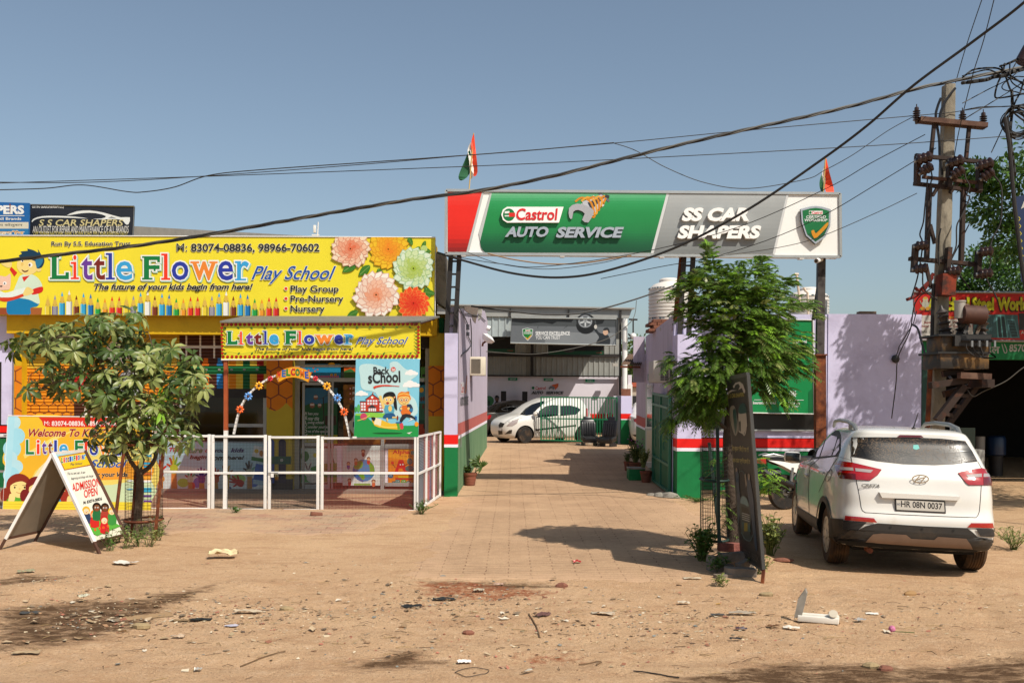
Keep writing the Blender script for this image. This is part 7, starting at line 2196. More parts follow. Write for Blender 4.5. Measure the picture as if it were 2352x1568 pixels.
A.text("CRETA", 872, 653, 1017, 678, MST, .05, .3, slope=6); A.build('model_badge', su.t); A.rect(1705, 791, 1768, 806, MST); A.text("CRDi", 1712, 794, 1762, 804, '30302e', .06, .2)
A.build("engine_badge", su.t)
sp("brake_light", [(1150, 290), (1172, 272), (1340, 276), (1360, 294)], MLRD, .016)
mb = MB()
for x, y in ((448, 588), (570, 568)):
 q, n = on_body(x, y, .02); d = SM.to_3x3() @ V((0, 1, 0)); mb.bar(q - d * .09, q + d * .09, .03, .035, MPW, V((0, 0, 1)), .01)
mb.build("door_handle", su.t)
for y in su.axles:                                                   # black arch and sill cladding
 mb = MB()
 for sx in (-1, 1):
  N = 26; pts = []
  for k in range(N + 1):
   a = R(-18 + 216 * k / N)
   pts.append((y + math.cos(a) * .385, .335 + math.sin(a) * .385, y + math.cos(a) * .46, .335 + math.sin(a) * .45))
  for p, q in zip(pts, pts[1:]):
   if min(p[1], p[3], q[1], q[3]) < .2 or p[0] < .07 or q[0] < .07 or p[2] < .06 or q[2] < .06: continue
   su.side([(p[0], p[1]), (q[0], q[1]), (q[2], q[3]), (p[2], p[3])], sx, MPL, .014, mb, 1)
 mb.build("arch_cladding", su.t)
for sx in (-1, 1):
 su.side([(1.24, .24), (2.95, .24), (2.95, .44), (1.24, .47)], sx, MPL, .012, None, 4).build("sill_cladding", su.t)
su.side([(.9, 1.16), (2.75, 1.14), (2.4, 1.42), (1.2, 1.47)], 1, MCG).build("side_window", su.t)
MRAIL = mat("roof_rail_silver", '9a9a96', .35, .6)
for sx in (-1, 1):
 T = lambda x, y, z: SM @ V((x * sx, y, z))
 mb = MB(); mb.tube([T(.57, .62, 1.55), T(.575, .78, 1.625), T(.58, 1.1, 1.665), T(.575, 1.7, 1.675), T(.56, 2.1, 1.65), T(.55, 2.25, 1.58)], [.022, .03, .026, .024, .024, .018], MRAIL, 8)
 mb.tube([T(.575, .95, 1.55), T(.575, .95, 1.65)], .035, MRAIL, 6); mb.build("roof_rail", su.t)
T = lambda x, y, z: SM @ V((x, y, z))
mb = MB(); mb.tube([T(.05, .62, 1.595), T(.05, .62, 1.63)], [.035, .02], MPL, 8); mb.tube([T(.05, .62, 1.63), T(.06, .48, 1.80)], [.008, .004], MBK, 5); mb.build("antenna", su.t)
for sx in (-1, 1):
 mb = MB(); mb.box(T(sx * .99, 2.86, 1.13), (.22, .12, .15), MPW, SM.to_3x3(), .05); mr_ = mb.build("mirror", su.t)
 mb = MB(); mb.box(T(sx * .99, 2.80, 1.13), (.19, .02, .12), MCG, SM.to_3x3(), .01); mb.bar(T(sx * .8, 2.9, 1.1), T(sx * .9, 2.87, 1.1), .06, .05, MPL); mb.build("mirror_glass", mr_)
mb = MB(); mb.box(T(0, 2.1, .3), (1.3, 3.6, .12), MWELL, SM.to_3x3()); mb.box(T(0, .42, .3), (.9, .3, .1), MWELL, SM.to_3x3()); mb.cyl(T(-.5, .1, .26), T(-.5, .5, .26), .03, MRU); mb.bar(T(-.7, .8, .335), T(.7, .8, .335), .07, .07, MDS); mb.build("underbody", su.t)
# ================================================================== MOTORCYCLE
zM = Zm(2950, 1750, 3.92)
mk = thing("motorcycle", "white and black motorcycle with a red tail lamp parked behind the white car", "motorcycle", PG(1825, 1166))
bw = PG(*zM(720, 1125)); bw.z = gz(bw.x, bw.y)
hd_ = V((.94, .34, 0)).normalized(); sd_ = V((hd_.y, -hd_.x, 0));
def B(f, s, z): return bw + hd_ * f + sd_ * s + V((0, 0, z))
for f, nm in ((0, 1), (1.28, 2)):
 mb = MB(); mb.lathe([(.235, -.05), (.29, -.052), (.312, -.02), (.312, .02), (.29, .052), (.235, .05)], B(f, 0, .312), MTY, sd_, 32); wh = mb.build("wheel", mk)
 mb = MB(); mb.lathe([(.245, -.03), (.225, -.035), (.225, .035), (.245, .03)], B(f, 0, .312), MBK, sd_, 32); mb.lathe([(.243, .036), (.236, .038), (.228, .037)], B(f, 0, .312), MCHR, sd_, 32)
 for k in range(5):
  a = 2 * math.pi * k / 5 + .3; u = hd_ * math.cos(a) + V((0, 0, math.sin(a)))
  mb.bar(B(f, 0, .312) + u * .04, B(f, 0, .312) + u * .23, .05, .04, MBK, sd_)
 mb.cyl(B(f, -.06, .312), B(f, .06, .312), .06, MST); mb.lathe([(.11, .03), (.11, .05), (.07, .05)], B(f, 0, .312), MST, sd_, 20); mb.build("rim", wh)
mb = MB(); mb.tube([B(-.42, 0, .93), B(-.2, 0, .9), B(.1, 0, .86), B(.35, 0, .83), B(.62, 0, .86)], [.05, .11, .13, .12, .09], mat("black_vinyl_seat", '17171a', .45), 10); mb.build("seat", mk)
mb = MB(); mb.prism([B(-.38, .1, .88), B(-.1, .13, .78), B(.28, .13, .6), B(.38, .13, .66), B(.3, .12, .82), B(-.1, .1, .86)], -sd_ * .22, mat("white_fairing", 'd4d2cc', .3, coat=.4)); mb.build("side_panel", mk)
mb = MB(); mb.prism([B(-.52, .06, .9), B(-.42, .07, .92), B(-.41, .07, .82), B(-.49, .05, .82)], -sd_ * .13, MLR); mb.build("tail_lamp", mk)
mb = MB(); mb.tube([B(-.48, .06, .96), B(-.3, .13, .99), B(-.05, .14, .94)], .014, MST, 6); mb.tube([B(-.48, -.06, .96), B(-.3, -.13, .99), B(-.05, -.14, .94)], .014, MST, 6); mb.build("grab_rail", mk)
mb = MB(); mb.tube([B(-.32, .16, .58), B(.2, .15, .4), B(.55, .12, .3), B(.85, .1, .3)], [.06, .055, .03, .03], MBK, 10); mb.build("exhaust", mk)
mb = MB(); mb.tube([B(.75, 0, .98), B(.6, 0, .92), B(.95, 0, .98), B(1.1, 0, .92)], [.1, .14, .17, .1], MBK, 12); mb.build("fuel_tank", mk)
mb = MB(); mb.tube([B(-.45, 0, .7), B(-.35, 0, .62), B(-.1, 0, .66)], [.06, .09, .08], MBK, 8); mb.build("mudguard", mk)
mb = MB(); mb.tube([B(0, .1, .31), B(.55, .1, .42), B(1.0, 0, .85), B(.3, .1, .78), B(.1, .1, .55)], .025, MBK, 6); mb.tube([B(.05, .11, .35), B(.1, .12, .75)], .03, MST, 8); mb.box(B(.65, 0, .42), (.35, .25, .3), MST, None, .04); mb.tube([B(1.28, .09, .31), B(1.12, .09, .95)], .03, MST, 6); mb.tube([B(1.28, -.09, .31), B(1.12, -.09, .95)], .03, MST, 6); mb.build("frame", mk)
mb = MB(); mb.tube([B(1.0, .36, 1.05), B(1.1, .15, 1.02), B(1.12, 0, 1.0), B(1.1, -.15, 1.02), B(1.0, -.36, 1.05)], .016, MBK, 6); mb.ball(B(1.22, 0, .92), .1, MBK, 10); mb.build("handlebar", mk)
# ================================================================== LEANING BLACK BOARD
lb = thing("advertising_board", "tall narrow black workshop board leaning among bricks by the tree guard", "sign", P(1725, 1310, 10.8))
zBd = Zm(2850, 1450, 1.742)
bTR, bBR = P(1714, 860, 10.45), P(1749.6, 1307, 10.45)
bBL = P(1701.5, 1274, 11.55)
bTL = bTR + (bBL - bBR)
nb_ = (bTR - bBR).cross(bBL - bBR).normalized()
if nb_.dot(CAM - bBR) < 0: nb_ = -nb_
mb = MB(); mb.prism([bTL, bTR, bBR, bBL], -nb_ * .035, mat("board_black", '1e1e1e', .55, var=.15, vs=3, col2='3c3a36', thr=(.6, .8))); bp1 = mb.build("panel", lb)
mb = MB(); MFR = mat("board_edge", '4a4a48', .5, .3, var=.2)
for a, b in ((bTR, bBR), (bBL, bTL), (bTL, bTR), (bBR, bBL)):
 mb.bar(a - nb_ * .017, b - nb_ * .017, .035, .045, MFR)
mb.build("frame", lb)
mb = MB(); mb.bar(bBR - nb_ * .02, P(1751, 1340, 10.42), .03, .03, MRU); mb.bar(bBL - nb_ * .02, bBL + V((0.02, .02, -.16)), .03, .03, MRU); mb.build("leg", lb)
A = Art(bBR, nb_, zBd, .003, .0002)
A.poly([(142, 165), (160, 140), (190, 132), (212, 150), (228, 195), (226, 215), (215, 205), (205, 175), (180, 190), (192, 165), (180, 145), (160, 155), (150, 180)], 'b4aca0', 0); A.poly([(105, 245), (108, 205), (130, 190), (170, 192), (135, 200), (115, 215)], 'b4aca0')
A.text("S S CAR SHAPERS", 112, 218, 220, 248, '9a8e4a', .03, slope=-12)
for x, c in ((122, '8a8478'), (182, 'a49c90')):
 A.poly([(x, 320), (x + 15, 300), (x + 35, 310), (x + 52, 400), (x + 55, 470), (x + 40, 510), (x + 22, 480), (x + 2, 400)], c, 3); A.poly([(x + 20, 330), (x + 40, 330), (x + 48, 420), (x + 40, 500), (x + 28, 440)], '1f4a48', 2)
A.poly([(178, 340), (195, 290), (225, 285), (238, 350), (205, 360)], '1f4a48', 2); A.poly([(180, 360), (235, 350), (242, 440), (215, 500), (182, 480)], 'b0a898', 1); A.poly([(184, 410), (196, 405), (198, 480), (186, 475)], '15181a')
A.text("तेरा ध्यान किधर है कार की", 134, 570, 252, 622, 'a89a5c', .025, slope=14); A.text("आल-राउंड सर्विस इधर है !!!", 138, 655, 262, 702, 'a89a5c', .025, slope=12)
A.line([(180, 820), (185, 765), (205, 755), (225, 780), (230, 850)], 4, '3a5a5c', 3)
A.poly([(160, 760), (168, 730), (178, 760), (185, 860), (195, 1000), (180, 1150), (172, 1000)], '1f3c54', 2); A.poly([(245, 790), (255, 770), (265, 830), (285, 950), (295, 1100), (312, 1300), (295, 1280), (270, 1080), (240, 880)], '1f3c54', 2)
A.ell(167, 745, 6, 14, '8a7a68'); A.ell(253, 795, 7, 24, '8a7a68'); A.poly([(222, 780), (232, 770), (240, 850), (232, 870)], '8a7a68')
A.poly([(190, 960), (205, 925), (235, 935), (258, 1000), (268, 1080), (262, 1180), (270, 1240), (225, 1235), (200, 1180), (192, 1080)], '2a3c3e', 3); A.poly([(192, 975), (206, 930), (236, 945), (252, 1000), (220, 985)], '6a8a8a', 2)
A.poly([(200, 1000), (250, 1015), (256, 1060), (205, 1040)], '0e1214')
for k in range(4): A.line([(205, 1045 + k * 14), (258, 1062 + k * 14)], 5, 'b0aca0')
A.poly([(205, 1105), (262, 1125), (266, 1180), (212, 1160)], '2a5658'); A.rect(220, 1115, 244, 1172, '8a7a20'); A.line([(200, 1180), (225, 1225), (262, 1240), (278, 1200)], 3, '6a8a8e', 3)
A.text("99960-96024", 215, 1290, 320, 1345, '55504a', .02, slope=50)
A.build("printed_artwork", bp1)
# ================================================================== TREES
def guard(name, label, posts, ringy, mesh_box, conv, d, wm, loc, m=MRU):
 t = thing(name, label, "tree guard", loc)
 mb = MB()
 for a, b, dd in posts:
  mb.bar(P(*conv(*a), d + dd), P(*conv(*b), d + dd), .035, .03, m, V((0, 1, 0)))
 mb.build("post", t)
 x0, y0, x1, y1 = mesh_box
 a, b = P(*conv(x0, (y0 + y1) / 2), d), P(*conv(x1, (y0 + y1) / 2), d)
 c = (a + b) / 2 + V((0, .28, 0)); rx, ry = (b.x - a.x) / 2, .3
 zt, zb_ = P(*conv(x0, y0), d).z, P(*conv(x0, y1), d).z
 E = lambda an, z, k=1: V((c.x + rx * k * math.cos(an), c.y - ry * k * math.sin(an), z))
 mb = MB()
 for k in range(34):
  an = 2 * math.pi * k / 34 + rnd.uniform(-.03, .03); mb.tube([E(an, zb_), E(an + .03, (zt + zb_) / 2, rnd.uniform(.96, 1.03)), E(an, zt, rnd.uniform(.93, 1.05))], .0022, wm, 3, False)
 nrow = int((zt - zb_) / .045)
 for k in range(nrow + 1):
  z = zb_ + (zt - zb_) * k / nrow; mb.tube([E(2 * math.pi * j / 18, z + rnd.uniform(-.004, .004)) for j in range(18)], .0022, wm, 3, False, True)
 mb.build("wire_mesh", t)
 mb = MB()
 for y in ringy:
  z = P(*conv(x0, y), d).z; mb.tube([E(2 * math.pi * j / 20, z, 1.04) for j in range(20)], .016, m, 4, False, True)
 mb.build("ring", t)
 return t
DT = 13.6
tl_ = thing("street_tree", "small dusty tree with whorled leaves in a wire guard before the school", "tree", PG(312, 1235))
def limb_px(mb, pts, rs, conv, m, n=8):
 mb.tube([P(*conv(p[0], p[1]), DT + p[2]) for p in spline([tuple(p) for p in pts], 4, False)], [rs[0] + (rs[1] - rs[0]) * i / (len(pts) * 4 - 4) for i in range(len(pts) * 4 - 3)], m, n)
mb = MB()
BR = [([(855, 1425, 0), (868, 1250, .02), (878, 1080, 0), (872, 960, 0)], (.062, .045)), ([(872, 1000, 0), (820, 930, -.1), (770, 820, -.2), (730, 650, -.3), (700, 420, -.3)], (.035, .014)), ([(872, 980, 0), (930, 800, .1), (900, 600, .1), (860, 420, 0), (800, 260, 0), (700, 130, 0)], (.035, .012)), ([(880, 1010, 0), (960, 940, .1), (1000, 800, .2), (1040, 600, .2), (1120, 420, .2), (1200, 320, .1)], (.034, .01)), ([(700, 480, -.3), (620, 270, -.3), (590, 215, -.3), (500, 190, -.4), (430, 150, -.5), (250, 170, -.5)], (.018, .007)), ([(600, 240, -.3), (640, 170, -.2), (700, 130, -.2), (760, 80, -.2)], (.012, .006)), ([(720, 600, -.3), (560, 480, -.5), (400, 430, -.6), (260, 470, -.5)], (.014, .006)), ([(900, 640, .1), (820, 560, .5), (640, 420, .6), (480, 320, .7)], (.014, .006)), ([(1040, 620, .2), (1150, 560, .0), (1250, 520, -.1)], (.012, .005)), ([(930, 820, .1), (880, 830, -.4), (820, 800, -.6), (700, 790, -.5)], (.012, .005)), ([(1000, 800, .2), (1080, 760, -.1), (1180, 790, -.2)], (.011, .005)), ([(860, 430, 0), (950, 250, .2), (930, 120, .3)], (.012, .005))]
for pts, rs in BR: limb_px(mb, pts, rs, zC, MBARK)
mb.build("trunk", tl_)
brp = [P(*zC(p[0], p[1]), DT + p[2]) for pts, _ in BR[1:] for p in spline([tuple(p) for p in pts], 5, False)]
BL = [(330, 170, 210, 75, 44), (180, 230, 110, 60, 16), (60, 180, 50, 25, 4), (560, 120, 260, 110, 62), (760, 70, 150, 90, 26), (450, 300, 200, 110, 48), (280, 480, 130, 50, 14), (520, 440, 220, 100, 38), (700, 330, 200, 160, 52), (880, 260, 150, 190, 40), (1060, 200, 110, 70, 14), (1080, 360, 180, 140, 40), (1200, 460, 130, 90, 22), (930, 480, 200, 130, 40), (720, 560, 200, 110, 34), (1080, 570, 160, 100, 30), (900, 680, 190, 110, 38), (1150, 680, 90, 60, 10), (680, 720, 130, 80, 22), (860, 820, 160, 80, 22), (980, 780, 100, 80, 12), (1180, 800, 50, 40, 6), (560, 780, 50, 40, 5), (700, 920, 60, 40, 4)]
q = random.Random(11); mb, mt = MB(), MB()
for cx_, cy_, rx, ry, n in BL:
 for k in range(int(n * .52)):
  while True:
   u, v_ = q.uniform(-1, 1), q.uniform(-1, 1)
   if u * u + v_ * v_ < 1: break
  c = P(*zC(cx_ + u * rx, cy_ + v_ * ry), DT + q.uniform(-.75, .7))
  nb2 = min(brp, key=lambda p: (p - c).length)
  if (nb2 - c).length < 1.2: mt.tube([nb2, nb2.lerp(c, .6) + V((0, 0, -.03)), c], [.006, .0045, .003], MBARK, 4, False)
  ax = ((c - nb2).normalized() + V((0, -.3, .9)) + rvec(q) * .5).normalized()
  e1 = ax.cross(V((1, .2, 0))).normalized(); e2 = ax.cross(e1)
  m = LEAFY if (cx_, cy_) == (1080, 570) and q.random() < .3 else (LEAFO if q.random() < .6 else LEAFD)
  nl = q.randint(6, 8)
  for j in range(nl):
   a = 2 * math.pi * j / nl + q.uniform(-.2, .2)
   d = (e1 * math.cos(a) + e2 * math.sin(a) + ax * q.uniform(-.25, .45) + V((0, 0, -.25))).normalized()
   leafm(mb, c + d * .012, d, q.uniform(.12, .21), q.uniform(.048, .068), m, ax, q.uniform(.2, .9))
mt.build("twigs", tl_); mb.build("crown", tl_)
guard("tree_guard", "rusty wire guard around the small tree beside the sandwich board", [((775, 880), (700, 1482), -.25), ((1028, 830), (965, 1485), -.2), ((852, 985), (826, 1400), .35)], (1312, 830), (745, 700, 965, 1320), zC, DT - .3, mat("guard_wire", '4a3a30', .7, .3), PG(300, 1238))
wd_ = thing("weeds", "straggly green weeds round the foot of the small tree", "weeds", PG(310, 1262))
for k, (x, y) in enumerate(((690, 1500), (740, 1460), (790, 1490), (860, 1480), (930, 1480), (985, 1440), (760, 1400), (900, 1420), (700, 1430), (1000, 1400))):
 bush("stems", wd_, PG(*zC(x, y)), 9, .28, .2, .045, .018, (LEAFS, LEAFO, LEAFY)[k % 3] if k % 3 < 2 else LEAFO, .004, 50 + k, MSTM)
DN = 12.1
nt_ = thing("neem_tree", "leafy bright green tree with feathery drooping leaves in the right foreground", "tree", P(1683, 1262, DN))
mb = MB(); zq = lambda x, y, dd=0: P(*z4(x, y), DN + dd)
mb.tube([zq(800, 1120), zq(795, 900), zq(780, 650), zq(760, 400), zq(755, 200), zq(770, 0), zq(790, -200), zq(800, -400)], [.085, .07, .066, .064, .06, .05, .04, .03], MBARK2, 10)
mb.tube([zq(770, 0), zq(860, -180, .1), zq(960, -360, .1), zq(1000, -500, .1)], [.04, .03, .02, .01], MBARK2, 8); mb.tube([zq(760, 150), zq(650, 60, -.1), zq(520, 0, -.1), zq(420, 20, -.1)], [.03, .02, .015, .006], MBARK2, 8); mb.tube([zq(790, -200), zq(640, -380), zq(560, -520), zq(520, -640)], [.03, .02, .012, .006], MBARK2, 8); mb.tube([zq(800, -300), zq(900, -520), zq(1020, -650)], [.025, .015, .008], MBARK2, 8)
mb.build("trunk", nt_)
q = random.Random(17); mb, mr2 = MB(), MB()
cc_ = P(*z3(950, 900), DN)
NE = [(830, 420, 260, 190, 100), (1120, 390, 330, 170, 130), (1000, 620, 360, 200, 190), (1330, 600, 250, 240, 120), (1270, 850, 310, 200, 150), (900, 850, 260, 170, 100), (1200, 1050, 360, 190, 140), (1480, 1000, 160, 170, 46), (880, 1080, 340, 170, 110), (700, 1230, 230, 140, 80), (860, 1270, 200, 150, 60), (620, 1400, 140, 100, 34), (760, 1420, 160, 90, 34), (480, 1510, 70, 40, 8), (1280, 1220, 150, 110, 30), (1440, 1280, 60, 120, 14), (820, 220, 70, 90, 14), (800, 110, 30, 50, 5), (640, 400, 110, 90, 20), (530, 490, 70, 60, 9), (640, 640, 120, 100, 22), (720, 560, 100, 120, 24), (1250, 240, 60, 70, 10), (1500, 380, 70, 60, 9), (1600, 560, 110, 40, 12), (1700, 660, 40, 25, 3), (1600, 900, 90, 120, 14), (1640, 1100, 60, 80, 8), (480, 1020, 90, 50, 8), (560, 1060, 60, 40, 6), (400, 1180, 0, 0, 0), (700, 720, 80, 60, 10)]
def frond(p, d, L_, m, nl=9, ll=.075):
 d = d.normalized(); s = d.cross(V((0, 0, 1)))
 if s.length < .05: s = V((1, 0, 0))
 s.normalize(); pts = []
 for k in range(6):
  t = k / 5; pts.append(p + d * L_ * t + V((0, 0, -.45 * L_ * t * t)))
 mr2.tube(pts, .0022, MSTM, 3, False)
 for k in range(nl):
  t = .15 + .85 * k / (nl - 1); i = min(4, int(t * 5)); c = pts[i].lerp(pts[i + 1], t * 5 - i); dd = (pts[i + 1] - pts[i]).normalized()
  for sg in (-1, 1):
   a = (dd * .55 + s * sg * .9 + V((0, 0, -.25))).normalized(); l = ll * (1.15 - .5 * abs(t - .5)) * q.uniform(.8, 1.15)
   w2 = a.cross(dd.cross(a)).normalized() if False else dd * .13 * l / .06 * .09
   n2 = a.cross(dd).normalized(); w2 = a.cross(n2).normalized() * l * .15
   mb.add([c, c + a * l * .45 + w2, c + a * l + V((0, 0, -.1 * l)), c + a * l * .5 - w2], [(0, 1, 2, 3)], m)
for cx_, cy_, rx, ry, n in NE:
 for k in range(int(n * (3.0 if cy_ > 1180 and cx_ < 900 else 2.1))):
  while True:
   u, v_, w_ = q.uniform(-1, 1), q.uniform(-1, 1), q.uniform(-1, 1)
   if u * u + v_ * v_ + w_ * w_ < 1: break
  dep = min(.75, max(.15, rx * .00145 * 1.9))
  p = P(*z3(950 + (cx_ - 950) * .94 + u * rx * .78, cy_ + v_ * ry * .92), DN + w_ * dep)
  d = (p - cc_) * .8 + rvec(q) * .5 + V((0, -.15, .1)); d.z = d.z * .5 + .1
  frond(p, d, q.uniform(.12, .21), q.choice((LEAFB, LEAFB, LEAFB, LEAFB, LEAFB, LEAFB, LEAFY, LEAFO)), 8, q.uniform(.048, .075))
for k in range(46):                                                   # sucker shoots low on the trunk
 p = P(*z4(1070 + q.gauss(0, 55), 560 + q.gauss(0, 60)), DN - .2 + q.uniform(-.2, .3)); frond(p, rvec(q, -.2, .6), q.uniform(.12, .2), LEAFY if k % 2 else LEAFB, 7, .055)
for k in range(40):
 p = P(*z4(700 + q.gauss(0, 40), 300 + 700 * q.random()), DN + q.uniform(-.2, .2)); frond(p, rvec(q, -.5, .3), q.uniform(.1, .16), LEAFB, 6, .05)
mr2.build("twigs", nt_); mb.build("crown", nt_)
guard("tree_guard", "tall dark wire guard round the trunk of the bright green tree", [((668, 130), (682, 1085), -.3), ((600, 250), (690, 1080), .2), ((735, 150), (760, 1070), .4)], (572, 1075), (570, 290, 790, 1065), z4, DN - .3, mat("guard_wire_dark", '2c2a26', .7, .3), P(1660, 1270, DN), mat("dark_green_post", '16302a', .6, var=.2))
def paver_block(px, py, d, yaw, tilt, m, label, s=1.0):
 out = [(-.115, -.05), (-.06, -.062), (0, -.04), (.06, -.03), (.115, -.05), (.122, .0), (.115, .05), (.06, .062), (0, .042), (-.06, .03), (-.115, .05), (-.122, 0)]
 M3 = Matrix.Rotation(yaw, 3, 'Z') @ Matrix.Rotation(tilt, 3, 'Y')
 s *= .74; o = P(px, py, d); mb = MB()
 sm_ = spline([(x * s, y * s * 1.15) for x, y in out], 2)
 mb.prism([o + M3 @ V((x, y, -.045)) for x, y in sm_], M3 @ V((0, 0, .095)), m)
 tag(mb.build("paving_block"), label, "paving block", "loose paving blocks stacked at the foot of the bright green tree")
MPB, MPBR = mat("grey_paver_block", '7c7064', .95, var=.25, vs=5, bump=.6, bs=30), mat("red_paver_block", '8a5248', .95, var=.25, vs=5, bump=.6, bs=30)
for a in ((775, 1125, 11.7, .1, .05, MPBR, "reddish paving block on top of the stack under the leaning board", 1.6), (800, 1205, 11.4, -.2, -.08, MPB, "large grey paving block just under the reddish one", 1.9), (645, 1238, 11.5, .9, .3, MPB, "grey paving block tipped up at the left of the stack", 1.25), (690, 1302, 11.2, .15, .05, MPB, "grey paving block at the lower left of the stack beneath weeds", 1.6), (860, 1335, 10.85, -.1, .04, MPB, "lowest paving block in front of the leaning board's foot", 1.9), (895, 1275, 11.1, .5, -.2, MPB, "small grey paving block wedged against the leaning board", 1.1), (715, 1388, 10.75, .3, .02, MPB, "flat broken paving block half sunk in the dust before the stack", 1.1)):
 b = z4(a[0], a[1]); paver_block(b[0], b[1], *a[2:])
for nm, base, n, h, sp_, sd3, m, lab in (("shrub", PG(1612, 1292), 50, .42, .24, 61, LEAFS, "dark green weedy shrub left of the stacked paving blocks"), ("shrub", PG(1768, 1280), 40, .5, .22, 62, LEAFO, "yellow green weedy shrub between the leaning board and the white car")):
 t = thing(nm, lab, "shrub", base); bush("foliage", t, base, n, h, sp_, .06, .036, m, .006, sd3, MSTM)
for px, py, h, sp_, n, sdd, lab in ((968, 1180, .22, .3, 22, 71, "low green weeds at the corner of the mesh fence"), (2330, 1262, .3, .4, 30, 72, "low weeds at the right edge beside the white car"), (1600, 1152, .1, .55, 24, 73, "flat pale green weeds before the broad lilac pillar"), (1745, 1318, .22, .16, 12, 74, "small weeds around the rusty foot of the leaning board"), (540, 1178, .12, .12, 9, 75, "tuft of grass under the orange awning post"), (1645, 1312, .2, .2, 16, 77, "green weeds trailing over the lower left paving blocks"), (1660, 1345, .1, .12, 8, 76, "tiny weed tuft in the dust before the paving blocks")):
 t = thing("weeds", lab, "weeds", PG(px, py)); bush("stems", t, PG(px, py), n, h, sp_, .05, .022, LEAFS if sdd % 2 else LEAFO, .004, sdd, MSTM)
def leafball(name, parent, blobs, m, size, seed, mw=.5):
 q = random.Random(seed); mb = MB()
 for c, r, n in blobs:
  c = V(c)
  for k in range(n):
   v_ = rvec(q); f = q.random() ** .4; p = c + V((v_.x * r[0], v_.y * r[1], v_.z * r[2])) * f
   d = (v_ + rvec(q) * 1.1 + V((0, 0, -.4))).normalized(); s = d.cross(rvec(q)).normalized(); l = size * q.uniform(.6, 1.3)
   mb.add([p, p + d * l * .5 + s * l * mw * .5, p + d * l, p + d * l * .5 - s * l * mw * .5], [(0, 1, 2, 3)], m)
 return mb.build(name, parent)
bt = thing("shade_tree", "large dark leafy tree rising behind the transformer and steel shop sign", "tree", (11.2, 17.5, 0))
mb = MB(); mb.tube([(11.3, 17.6, 0), (11.2, 17.5, 2), (11.1, 17.4, 4), (10.8, 17.6, 6)], [.22, .19, .15, .08], MBARK2, 10); mb.tube([(11.1, 17.4, 3.5), (10.2, 18.2, 5.0), (9.6, 18.8, 5.8)], [.1, .06, .03], MBARK2, 8); mb.build("trunk", bt)
q = random.Random(41); bl = []
for k in range(70):
 v_ = rvec(q); p = V((11.5, 17.2, 6.0)) + V((v_.x * 2.3, v_.y * 3.1, v_.z * 2.0)) * q.uniform(.55, 1.0); bl.append((p, (.75, .75, .55), 235))
for x, y, d, r in ((2245, 395, 19, .34), (2285, 480, 19, .5), (2335, 400, 18.6, .5), (2325, 550, 19, .5), (2265, 600, 25, .6), (2225, 650, 25, .45), (2300, 650, 25, .75), (2350, 610, 24, .8), (2210, 665, 25, .3), (2262, 420, 19, .3), (2215, 420, 19.2, .16)):
 bl.append((P(x, y, d), (r, r, r * .8), int(1500 * r)))
leafball("crown", bt, bl, LEAFS, .12, 42)
for k, (px, d, h, r, lab) in enumerate(((1462, 70, 6.0, 2.4, "round far tree beyond the yard gap"), (1438, 78, 4.6, 1.8, "lower far tree left of the gap between workshop and office"))):
 o = V(((px - CX) / F * d, d, .4)); t = thing("far_tree", lab, "tree", o); mb = MB(); mb.tube([o, o + V((0, 0, h * .6))], [.2, .1], MBARK2, 8); mb.build("trunk", t)
 leafball("crown", t, [(o + V((rnd.uniform(-1, 1) * r * .5, rnd.uniform(-1, 1), h * .68 + rnd.uniform(-.4, .4) * r)), (r * .6, r * .6, r * .5), 160) for _ in range(12)], LEAFD, .4, 80 + k)
fb = thing("far_house", "low pale house with a reddish roof far beyond the yard gap", "house", (7.5, 60, .4)); mb = MB(); mb.box((8, 60, 1.5), (7, 4, 2.4), mat("pale_plaster", 'a89c8c', .9, var=.2)); mb.build("wall", fb); mb = MB(); mb.box((8, 60, 2.85), (7.4, 4.4, .25), mat("reddish_roof", '9a4a34', .8)); mb.build("roof", fb); mb = MB(); mb.box((7.2, 57.98, 1.4), (1.2, .06, 1.6), MBK); mb.build("door", fb)
# ================================================================== UTILITY POLE AND TRANSFORMER
zT, z5p, zQ, zR = Zm(3500, 0, 2.24), Zm(3500, 600, 2.6141), Zm(3500, 1100, 1.742), Zm(3600, 1150, 4.48)
YP = 17.0
MCP = mat("pole_concrete", '8a8272', .9, var=.3, vs=5, col2='5c564a', thr=(.5, .65), bump=.5, bs=20, stretch=(1, 1, .4))
MCER = mat("brown_ceramic", '2e1b16', .3, spec=.6)
MGALV = mat("galvanised_rust", '54382a', .75, .3, col2='6a5040', vs=5, thr=(.45, .65), var=.3)
MDRU = mat("dark_rust_steel", '33241c', .75, .3, var=.3, vs=5, col2='5a3018', thr=(.55, .7))
up_ = thing("utility_pole", "leaning concrete utility pole with rusty cross arms and brown insulators", "utility pole", (7.1, YP, 0))
pb, pt_ = P(2150, 1000, YP), P(2180, 196, YP)
pb = pb + (pb - pt_) * (pb.z / (pt_.z - pb.z)) - V((0, 0, .2))
mb = MB(); N = 14; rg = []
for k in range(N + 1):
 t = k / N; c = pb.lerp(pt_, t); w1 = .118 - .036 * t; j = lambda: rnd.uniform(-.008, .008)
 rg.append([c + V((x * w1 + j(), y * .1 + j(), 0)) for x, y in ((-1, -.8), (-.2, -1), (.85, -1), (1, -.8), (1, 1), (-1, 1))])
for a, b in zip(rg, rg[1:]):
 mb.add(a + b, [(i, (i + 1) % 6, 6 + (i + 1) % 6, 6 + i) for i in range(6)], MCP)
mb.add(rg[-1], [list(range(6))], MCP); mb.build("shaft", up_)
yp = YP - .16
def pbar(mb, conv, a, b, w, h, m, d=None): mb.bar(P(*conv(*a), d or yp), P(*conv(*b), d or yp), w, h, m, V((0, 1, 0)))
